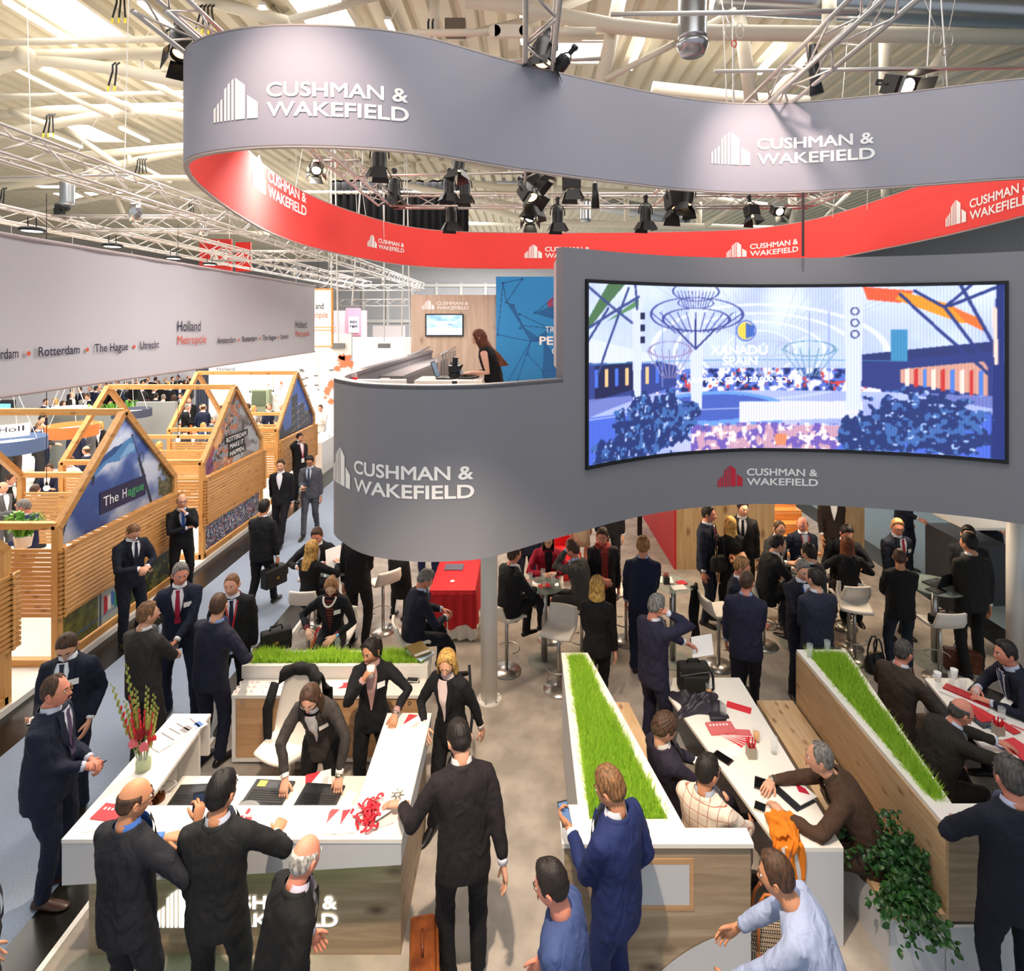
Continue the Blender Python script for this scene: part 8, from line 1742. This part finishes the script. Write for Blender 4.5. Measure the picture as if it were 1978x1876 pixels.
person('person in pale blue shirt bending forward at the bottom beside the patterned handbag', 1.72, 3.20, -60, h=1.70, lean=32, ar=(.15, .55, .9), al=(-.15, .55, .85), coat='9aa6c6', trou='2b3350', top='shirt', hair=('short', 'brown'), skin='tan', look=(0, 10))
p = person('curly haired man in plum jacket lounging on the bench with crossed legs', 1.28, 4.98, 72, h=1.80, pel=.54, lean=-14, ar=(.02, .36, .74), al=(-.10, .34, .74), er=(1, -.2, -.4), el=(-1, -.2, -.4), coat='272230', trou='2a2632', shirt='ece8e4', hair=('curly', 'brown'), skin='light', look=(-4, 22), fr=(.05, .62, .25, 10), kr=(.6, .4, 1), fl=(-.06, .48, 0, 0), cr=.9, cl=.9)
person('man in cream checked jacket seated on the bench with his back turned', 1.42, 4.47, 42, h=1.78, pel=.54, lean=-4, ar=(.20, .40, .64), al=(-.18, .40, .64), coat='dccdbb', trou='d8c9b8', shirt='c8d2e4', hair=('slick', 'dark'), skin='tan', look=(-20, 6), fr=(.12, .46, 0, 5), fl=(-.12, .46, 0, -5))
person('man in brown jacket leaning both elbows on the long table beside the pine bench', 2.76, 4.55, -72, h=1.82, pel=.55, lean=40, side=4, ar=('w', 2.13, 4.90, .80), al=('w', 2.06, 4.56, .80), er=(.9, .1, -.8), el=(-.9, .1, -.8), hdr=(-.9, .5, 0), hdl=(.9, .5, 0), nr=(0, .2, -1), nl=(0, .2, -1), coat='4a3528', trou='3a2a20', hair=('receding', 'grey'), skin='light', top='suit', shirt='4a3a2e', look=(-6, 4), fr=(.12, .44, 0, 5), fl=(-.12, .44, 0, -5), cr=.4, cl=.4, watch=1)
person('man in brown suit with red lanyard sitting upright in profile at the far planter', 3.92, 6.02, 66, h=1.80, pel=.55, lean=10, ar=(.18, .40, .66), al=(-.18, .40, .66), coat='40342c', trou='6a5646', shirt='e6e6ea', tie='5a4a8a', lanyard='d0202e', hair=('receding', 'darkgrey'), skin='red', look=(-6, 6), fr=(.12, .46, 0, 5), fl=(-.12, .46, 0, -5))
person('balding man in dark olive jacket reaching across the crowded far table', 3.72, 5.22, 88, h=1.78, pel=.55, lean=30, fat=1.15, ar=('w', 4.42, 4.95, .86), al=('w', 4.40, 5.30, .84), er=(1, .2, -.4), el=(-1, .2, -.4), nr=(0, 0, -1), nl=(0, 0, -1), coat='2a251f', trou='1c1a18', shirt='ccd4e6', hair=('bald', 'darkgrey'), skin='red', look=(-8, 18), glasses='dark', fr=(.12, .44, 0, 5), fl=(-.12, .44, 0, -5), watch=1)
person('man in navy suit with dark grey hair seen from behind at the far counter', 3.27, 3.80, 6, h=1.82, fat=1.08, ar=('w', 3.42, 4.10, 1.15), al=('w', 3.12, 4.14, 1.12), er=(1, -.5, -.2), el=(-1, -.5, -.2), nr=(0, 0, -1), nl=(0, 0, -1), coat='151926', shirt='cdd2ee', hair=('short', 'darkgrey'), skin='red', look=(4, 4), cr=.6, cl=.6)
person('dark haired man with white lanyard sitting across the crowded far table', 5.28, 6.0, -80, h=1.80, pel=.57, lean=18, ar=(.06, .42, .80), al=(-.18, .44, .80), nr=(0, 0, -1), nl=(0, 0, -1), coat='161a2a', shirt='c6cfe8', tie='2a3560', lanyard='e2e4ea', hair=('short', 'dark'), skin='red', look=(0, 4), fr=(.12, .42, 0, 0), fl=(-.12, .42, 0, 0))
person('person in pale shirt at the picture edge handing over papers at the far table', 5.30, 4.75, -82, h=1.76, pel=.57, lean=22, ar=(.10, .62, .86), al=(-.10, .60, .84), top='shirt', coat='d8d6de', trou='202430', hair=('short', 'brown'), skin='light', nr=(0, 0, -1), nl=(0, 0, -1), fr=(.12, .42, 0, 0), fl=(-.12, .42, 0, 0))
for k, (x, y, lab) in enumerate([(5.3, 6.0, 'white stool under the dark haired man across the far table'), (5.34, 4.75, 'white stool under the person handing over papers')]):
    m = M(); m.box(x - .2, y - .2, .38, x + .2, y + .2, .44); m.tube([(x, y, .02), (x, y, .38)], .04, 10); m.lathe([(.2, 0), (.2, .015), (0, .02)], (x, y, 0), 20); single(m, 'low_stool', WHITE, lab, 'stool')
def pattern(root, part, c1, c2, kind):
    mt = mat(kind, c1, .85, bump=.06, bscale=420); nt = mt.node_tree; b = nt.nodes['Principled BSDF']; tc = nt.nodes.new('ShaderNodeTexCoord'); sp = nt.nodes.new('ShaderNodeSeparateXYZ'); nt.links.new(tc.outputs['Object'], sp.inputs[0]); last = None
    for ax, per, th in (((0, .07, .005), (2, .07, .005)) if kind == 'checked_cloth' else ((2, .034, .013),)):
        q = nt.nodes.new('ShaderNodeMath'); q.operation = 'PINGPONG'; q.inputs[1].default_value = per / 2; nt.links.new(sp.outputs[ax], q.inputs[0]); l = nt.nodes.new('ShaderNodeMath'); l.operation = 'LESS_THAN'; l.inputs[1].default_value = th / 2; nt.links.new(q.outputs[0], l.inputs[0])
        if last: x = nt.nodes.new('ShaderNodeMath'); x.operation = 'MAXIMUM'; nt.links.new(last, x.inputs[0]); nt.links.new(l.outputs[0], x.inputs[1]); last = x.outputs[0]
        else: last = l.outputs[0]
    mx = nt.nodes.new('ShaderNodeMix'); mx.data_type = 'RGBA'; nt.links.new(last, mx.inputs[0]); mx.inputs[6].default_value = (*lin(hx(c1)), 1); mx.inputs[7].default_value = (*lin(hx(c2)), 1); nt.links.new(mx.outputs[2], b.inputs['Base Color'])
    for ch in root.children:
        if ch.name.split('.')[0] in part: ch.data.materials[0] = mt
for q in PEOPLE:
    if 'checked jacket' in q['label']: pattern(q, ('jacket', 'lapels'), 'dfd2c2', 'b0705c', 'checked_cloth')
    if 'striped top' in q['label']: pattern(q, ('shirt',), '16161a', '9a3a34', 'striped_knit')
p = person('grey haired man in plum suit phoning and reading a paper by the laptop bag', 1.40, 6.22, 58, h=1.78, ar='ear', al=(.10, .44, 1.14), coat='25243a', shirt='e6e8f0', tie='a02040', hair=('short', 'grey'), skin='red', look=(0, 20), lanyard='b81e36', cr=.9, cl=.7); ear_phone(p, 1, 'white phone at the ear of the grey haired man')
P = p['hand'][-1]; m = M(); m.obox(P + (.10, .0, .03), (.11, -.02, .03), (.02, .10, .06), (0, -.003, .004)); single(m, 'paper_sheet', PAPER, 'white printed sheets held by the man on the phone', 'paper')
person('fair haired man in navy suit seen from behind in the middle of the stand', 1.60, 7.72, 10, h=1.84, ar='front', al='hangf', coat='161d38', shirt='a8bce0', hair=('short', 'sandy'), skin='red', look=(-10, 0))
person('blond woman in black sweater seen from behind near the end of the planter', .86, 6.82, 12, h=1.70, top='woman', ar='hang', al='front', coat='131314', trou='131314', hair=('bob', 'blond'), skin='light', wear_shirt=False, fr=(.06, .15, 0, 0), fl=(-.06, -.15, 0, 0))
person('man with a rust red scarf in black jacket walking forward behind the blond woman', 1.14, 8.35, 176, h=1.76, ar='phone', al='hang', coat='17171a', shirt='b04038', scarf='8a2e26', hair=('short', 'brown'), skin='red', look=(-20, 10))
person('man in black suit sitting with crossed legs beside the white column', -.22, 7.78, 52, h=1.80, pel=.86, lean=6, ar=(.12, .36, 1.05), al=(-.12, .38, 1.06), coat='121317', shirt='eceef2', hair=('short', 'brown'), skin='red', fr=(.10, .50, .42, 0), kr=(.2, .6, 1), fl=(-.08, .36, .3, 0))
person('woman with glasses in red cardigan and black top at the round glass table', .34, 8.62, 176, h=1.70, pel=.84, top='cardigan', lean=8, ar=(.10, .36, 1.08), al=(-.08, .36, 1.09), coat='9c1a34', trou='17161a', shirt='17161a', skirt='knee', legs='tights', hair=('long', 'brown'), skin='pale', glasses='dark', look=(0, 12), **st)
person('man in grey suit covering his face with one hand at the round glass table', .82, 8.02, -62, h=1.80, pel=.84, lean=14, ar='hangf', al=(-.02, .24, 1.50), el=(-.6, .3, -1), coat='4a4846', trou='3a3836', shirt='b4c6ee', lanyard='c02434', hair=('short', 'brown'), skin='red', look=(0, 18), nl=(0, -1, .2), hdl=(.2, 0, 1), cl=.4, **st)
p = person('man in navy suit and tie holding a tan notebook by the wood wall', 2.86, 9.0, 120, h=1.86, ar='hang', al=(-.04, .36, 1.14), coat='191f30', shirt='e6e8ee', tie='1b2030', lanyard='b02030', hair=('short', 'dark'), skin='red')
P = p['hand'][-1]; m = M(); m.obox(P + (.06, 0, .02), (.13, .02, .03), (0, .06, .02), (0, -.004, .012)); single(m, 'notebook', mat('tan_cover', '9a6232', .5), 'tan notebook held by the man in navy by the wood wall', 'notebook')
person('woman with long pale blond hair and black bag seen from behind by the wood wall', 3.24, 8.92, -12, h=1.70, top='woman', ar='front', al='hang', coat='141416', trou='141416', hair=('long', 'blond'), skin='light', wear_shirt=False)
handbag('black shoulder bag hanging at the side of the pale blond woman', (2.98, 8.78, .92), 20, mat('black_leather', '17181a', .45), BLACK, .15, .07, .22, .3)
person('man in black suit with black tie facing forward beside the pale blond woman', 3.56, 9.35, 195, h=1.84, coat='1d1c1d', shirt='ececee', tie='16161a', hair=('short', 'dark'), skin='light', look=(20, 0))
person('red faced man with sandy hair in dark suit behind the man in a long jacket', 2.72, 7.26, 128, h=1.78, ar='front', al='hangf', coat='191c2c', shirt='e8e8f0', hair=('short', 'sandy'), skin='red', look=(10, 14), cr=.8)
person('man in long plum navy jacket seen from behind in front of the white stools', 2.62, 6.75, 20, h=1.80, ar='front', al='hangf', coat='23233a', trou='1a1a26', shirt='9fb4dc', hair=('crop', 'brown'), skin='red', look=(-24, 0), hem=-.24, fr=(.1, .22, 0, 5), fl=(-.08, -.15, .02, -5))
person('dark haired man with red lanyard in profile leaning over the group table', 3.48, 8.22, 88, h=1.82, pel=.86, lean=16, ar=(.10, .46, 1.10), al=(-.10, .46, 1.12), coat='18181c', shirt='f0f0f2', tie='27203a', lanyard='d0202e', hair=('slick', 'dark'), skin='light', look=(0, 10), **st)
person('balding bearded man with dark glasses seated behind the group table', 3.95, 9.0, 160, h=1.78, pel=.84, lean=8, ar=(.12, .38, 1.10), al=(-.12, .38, 1.10), coat='2a2a2e', shirt='e6e6ea', tie='8a8890', hair=('receding', 'brown'), skin='light', glasses='dark', beard='brown', badge=True, look=(-20, 12), **st)
person('bald man with red lanyard in navy jacket standing before the staircase', 4.36, 8.95, 186, h=1.72, ar='front', al='front', coat='1b2034', shirt='eceef4', lanyard='d0202e', hair=('bald', 'brown'), skin='red', badge=True, look=(-26, 14), cr=.8, cl=.8)
person('grey haired man in dark suit with clasped hands and blue lanyard in the group', 3.50, 7.22, 172, h=1.76, ar='crossr', al='front', coat='1a1b28', shirt='e8ecf6', lanyard='3a78d0', hair=('short', 'grey'), skin='light', look=(-8, 10), cr=.9, cl=.9, fr=(.12, .0, 0, 10), fl=(-.12, .05, 0, -10))
person('dark haired man in glasses turned away among the seated group', 3.98, 7.78, -38, h=1.78, pel=.88, lean=8, ar=(.24, .28, 1.0), al=(-.16, .38, 1.1), coat='1f212c', shirt='dfe3ee', hair=('short', 'dark'), skin='light', glasses='dark', look=(-10, 6), **st)
person('man in slate navy suit seen from behind talking to the grey haired man', 3.50, 6.82, -8, h=1.80, ar='hangf', al='front', coat='26293a', trou='20222e', shirt='e6e8f0', hair=('crop', 'dark'), skin='light', look=(16, 2))
person('dark haired man in thin glasses facing forward at the group table', 4.93, 8.82, 192, h=1.78, pel=.86, lean=10, ar=(.12, .38, 1.10), al=(-.12, .38, 1.10), coat='18191e', shirt='eceef2', hair=('short', 'dark'), skin='red', glasses='dark', look=(10, 24), **st)
person('woman with long wavy brown hair in black seen from behind at the group table', 4.70, 8.28, 14, h=1.70, pel=.86, top='woman', ar=(.20, .32, 1.05), al=(-.20, .32, 1.05), coat='17171a', hair=('long', 'auburn'), skin='light', wear_shirt=False, **st)
p = person('tall fair man with glasses and red striped tie near the far glass table', 5.62, 8.62, 172, h=1.80, ar='hangf', al='hang', coat='1b1f2e', shirt='f0f0f4', tie='a81c38', hair=('slick', 'sandy'), skin='red', glasses='dark', badge=True, look=(-24, 8))
person('short haired man in black sweater and jeans seen from behind at the far glass table', 5.05, 7.66, 8, h=1.70, top='knit', ar='front', al='phone', coat='121213', trou='1d2430', shirt='e8e8ea', hair=('crop', 'brown'), skin='tan', look=(-22, 4), shoes='101010')
person('tall man in dark grey suit seen from behind near the far column', 6.06, 7.72, 2, h=1.88, ar='hang', al='front', coat='1f1e1d', trou='191817', shirt='e4e4e6', hair=('short', 'black'), skin='tan', look=(18, 0), fl=(-.16, -.12, 0, -40))
person('dark suited man mostly hidden behind the tall man by the far column', 6.46, 8.3, 214, h=1.80, coat='1a1b22', hair=('short', 'dark'), skin='light', ar='front', al='hang')
person('person in navy at the far aisle counter, upper body hidden by the screen wall', 7.25, 10.9, 150, h=1.85, coat='1b2030', hair=('short', 'dark'), ar='front', al='hang'); person('person in dark suit farther along the far aisle beyond the counter', 8.5, 10.4, 180, h=1.80, coat='17181f', hair=('short', 'brown'), ar='front', al='front')
person('person with white shoes in the far aisle beyond the dark counter', 9.6, 11.8, 170, h=1.75, coat='20242f', hair=('short', 'brown'), shoes='d8d4d0'); person('person in dark jacket walking down by the lit staircase', 5.65, 10.5, 190, h=1.74, coat='2a211e', trou='2c2422', hair=('short', 'dark'), skin='tan', ar='walkf', al='walkb', fr=(.08, .2, 0, 0), fl=(-.08, -.2, .04, 0))
person('person in brown dress standing near the red glowing chair beyond the group', 1.05, 10.9, 160, h=1.70, top='woman', skirt='knee', coat='3a2c28', trou='b8a48e', hair=('bob', 'brown')); person('person in dark trousers beside the person in brown dress, head hidden', 1.55, 10.4, 190, h=1.82, coat='17171b', hair=('short', 'dark'))
m = M(); m.lathe([(.30, 0), (.34, .1), (.36, .38), (.30, .42), (.26, .40), (0, .36)], (.70, 10.7, 0), 24); m.grid([[(.70 + .36 * math.cos(a), 10.7 + .36 * math.sin(a), z) for z in (.38, .62, .82)] for a in np.linspace(.3, 2.8, 14)]); single(m, 'red_chair', mat('glowing_red', 'd8202a', .4), 'bright red tub chair glimpsed under the curved deck', 'chair', None, True)
p = person('woman with long auburn hair in a black sleeveless top typing on the raised deck', -.42, 7.85, -82, z=3.0, h=1.70, top='bare', lean=22, ar=('w', -.74, 7.80, 4.05), al=('w', -.74, 7.64, 4.05), er=(.4, -.6, -1), el=(-.4, -.6, -1), nr=(0, 0, -1), nl=(0, 0, -1), coat='141316', trou='141316', hair=('xlong', 'auburn'), skin='pale', look=(0, 22), cr=.5, cl=.5)
person('man with glasses and orange lanyard in a navy jacket inside the nearest timber house', -8.22, 9.4, -100, z=.08, h=1.76, ar='front', al='front', coat='1c2850', shirt='e6e8f0', lanyard='e0662a', hair=('short', 'grey'), skin='red', glasses='dark', look=(0, 20))
# ---------------------------------------------------------------- the crowd of the timber stand
def proto(k, **kw):
    n0 = len(PEOPLE); return person('crowd person', 0, 0, 0, lo=True, **kw)['root']
protos = [proto(0, hair=('short', 'dark'), ar='hang', al='hang', tie='20242e'), proto(1, hair=('receding', 'grey'), ar='front', al='front', tie='3a4a7a'), proto(2, hair=('bald', 'brown'), ar='phone', al='pocket', fat=1.1), proto(3, hair=('slick', 'brown'), ar='crossr', al='crossl'),
          proto(4, hair=('bob', 'blond'), top='woman', ar='front', al='hang', h=1.70), proto(5, hair=('long', 'brown'), top='woman', ar='phone', al='front', h=1.70), proto(6, hair=('crop', 'lightbrown'), ar='give', al='hang', lanyard='d8702a')]
CO = {'navy': '1a2038', 'black': '141417', 'charcoal': '2e2d2f', 'slate blue': '3a4662', 'mid grey': '5a5a5c', 'brown': '3e322a', 'pale grey': 'b8b4ae', 'white': 'e6e4e0', 'orange': 'd8702a'}
HN = ['dark', 'thin grey', 'little', 'combed brown', 'blond bobbed', 'long brown', 'cropped']
def crowd(px, py, zt, kind, colour, hd, d=None, where=''):
    if d is None: d = F * (EYE - zt) / (py - CY)
    if px > 392: d = min(d, 20.2)
    x = (px - CX) * d / F; z = .08 if zt > 1.6 else zt - 1.82 + .08
    hd %= 360; face = 'facing forward' if 120 < hd < 240 else ('seen from behind' if hd < 60 or hd > 300 else 'in profile')
    lab = '%s person in %s, %s hair, %s' % ('seated' if zt < 1.6 else 'standing', colour, HN[kind], face) + ', ' + where
    r = dup(protos[kind], (x, d, z), -math.radians(hd), lab, 'crowd: ' + lab)
    for ch in r.children:
        if ch.name.split('.')[0] in ('jacket', 'trousers'):
            sl = ch.material_slots[0]; sl.link = 'OBJECT'; c_ = CO[colour]
            sl.material = fabric(c_ if ch.name.startswith('jacket') else ('17181f' if colour in ('pale grey', 'white', 'orange') else c_))
    return r
Wl, Wm, Wh, Wt = 'before the lilac wall', 'among ferns and drum lamps', 'behind the mosaic gable house', 'before the white map wall'
C1 = [(1165, 180, 0, 'navy', 180), (1240, 220, 5, 'charcoal', 90), (1205, 280, 2, 'navy', 180), (1075, 200, 0, 'black', 110), (1020, 245, 4, 'black', 0), (995, 205, 1, 'charcoal', 200), (935, 290, 1, 'black', 0), (895, 230, 5, 'black', 180), (845, 205, 0, 'charcoal', 0), (820, 340, 1, 'black', 20), (760, 200, 6, 'black', 180), (660, 250, 0, 'navy', 100), (665, 315, 3, 'charcoal', 0), (560, 270, 5, 'black', 10), (440, 262, 0, 'black', 120), (380, 300, 1, 'navy', 60), (300, 310, 1, 'black', 180), (95, 315, 2, 'black', 180), (30, 330, 0, 'navy', 30), (1045, 305, 2, 'black', 0), (985, 300, 3, 'black', 0), (1335, 225, 0, 'charcoal', 250), (700, 235, 0, 'black', 10), (250, 285, 3, 'black', 180), (180, 270, 0, 'black', 200), (500, 255, 1, 'charcoal', 0), (600, 235, 3, 'black', 180), (1120, 255, 0, 'black', 0), (340, 250, 0, 'navy', 180), (1290, 180, 2, 'black', 90)]
for k, (a, b, kd, c_, h_) in enumerate(C1): crowd(180 + a / 7.064, 700 + b / 7.064, 1.83, kd, c_, h_, None, Wl)
C2 = [(845, 590, 0, 'slate blue', 100, 0), (955, 565, 1, 'charcoal', 0, 1), (1055, 575, 5, 'black', 220, 1), (1310, 480, 6, 'black', 150, 1), (1500, 465, 0, 'navy', 200, 1), (1500, 575, 2, 'navy', 0, 1), (1260, 570, 1, 'black', 60, 1), (1270, 690, 4, 'orange', 0, 0), (1140, 840, 0, 'black', 100, 0), (1250, 885, 0, 'charcoal', 0, 0), (1395, 880, 2, 'mid grey', 180, 0), (1490, 800, 4, 'slate blue', 90, 0), (1620, 750, 1, 'mid grey', 100, 0), (1050, 800, 6, 'navy', 0, 0), (770, 690, 1, 'navy', 250, 0), (610, 775, 0, 'black', 90, 0), (1690, 650, 1, 'mid grey', 270, 0), (1745, 525, 2, 'pale grey', 20, 1), (850, 425, 0, 'black', 0, 1), (1090, 420, 5, 'mid grey', 0, 1), (1200, 420, 0, 'charcoal', 180, 1), (950, 440, 1, 'black', 0, 1)]
for a, b, kd, c_, h_, s_ in C2: crowd(180 + a / 7.064, 700 + b / 7.064, 1.83 if s_ else 1.36, kd, c_, h_, None, Wh if a > 1000 else Wm)
C3 = [(505, 180, 3, 'navy', 100, 1), (630, 150, 4, 'white', 200, 1), (695, 180, 5, 'mid grey', 90, 1), (800, 55, 1, 'black', 20, 1), (905, 45, 0, 'navy', 200, 1), (940, 95, 5, 'pale grey', 0, 1), (1025, 35, 1, 'navy', 200, 1), (1125, 10, 2, 'black', 180, 1), (1000, 125, 3, 'black', 200, 1), (800, 110, 2, 'black', 90, 1), (460, 372, 0, 'navy', 110, 1), (620, 330, 0, 'black', 260, 1), (425, 440, 6, 'charcoal', 60, 1), (855, 480, 0, 'navy', 0, 1), (1135, 405, 4, 'black', 180, 1), (1000, 440, 1, 'mid grey', 190, 1), (150, 500, 3, 'brown', 150, 1), (985, 715, 2, 'navy', 270, 0), (565, 915, 3, 'navy', 170, 0), (95, 1035, 3, 'black', 80, 0), (10, 1120, 2, 'mid grey', 90, 0), (375, 1160, 3, 'charcoal', 0, 0), (780, 830, 6, 'white', 0, 0), (60, 520, 0, 'charcoal', 200, 1), (1700, 250, 0, 'black', 100, 1), (1660, 350, 1, 'navy', 270, 0), (1910, 430, 3, 'navy', 0, 0), (1780, 640, 4, 'mid grey', 0, 0)]
for a, b, kd, c_, h_, s_ in C3: crowd(a / 5.818, 740 + b / 5.818, 1.83 if s_ else 1.36, kd, c_, h_, None, 'beside the orange drum lamp' if s_ and b > 300 else ('inside the nearest timber house' if not s_ else Wm))
C4 = [(310, 885, 2, 'pale grey', 250, 1), (610, 865, 5, 'black', 180, 1), (665, 885, 3, 'black', 250, 1), (790, 935, 1, 'slate blue', 20, 0), (840, 945, 5, 'black', 0, 0), (900, 860, 2, 'navy', 60, 1), (935, 830, 6, 'navy', 180, 1), (1015, 915, 4, 'charcoal', 180, 0), (1085, 865, 2, 'mid grey', 180, 1), (920, 985, 3, 'black', 120, 0), (845, 1015, 2, 'navy', 180, 0), (730, 1000, 3, 'navy', 20, 0), (985, 1030, 0, 'black', 0, 0), (720, 840, 4, 'white', 100, 1), (1580, 920, 3, 'white', 180, 1)]
for a, b, kd, c_, h_, s_ in C4: crowd(380 + a / 6.593, 640 + b / 6.593, 1.83 if s_ else 1.36, kd, c_, h_, None if a < 1500 else 19.9, Wt if s_ else 'inside the dusk tower house')
for q in protos:
    for ch in list(q.children): bpy.data.objects.remove(ch)
    bpy.data.objects.remove(q)
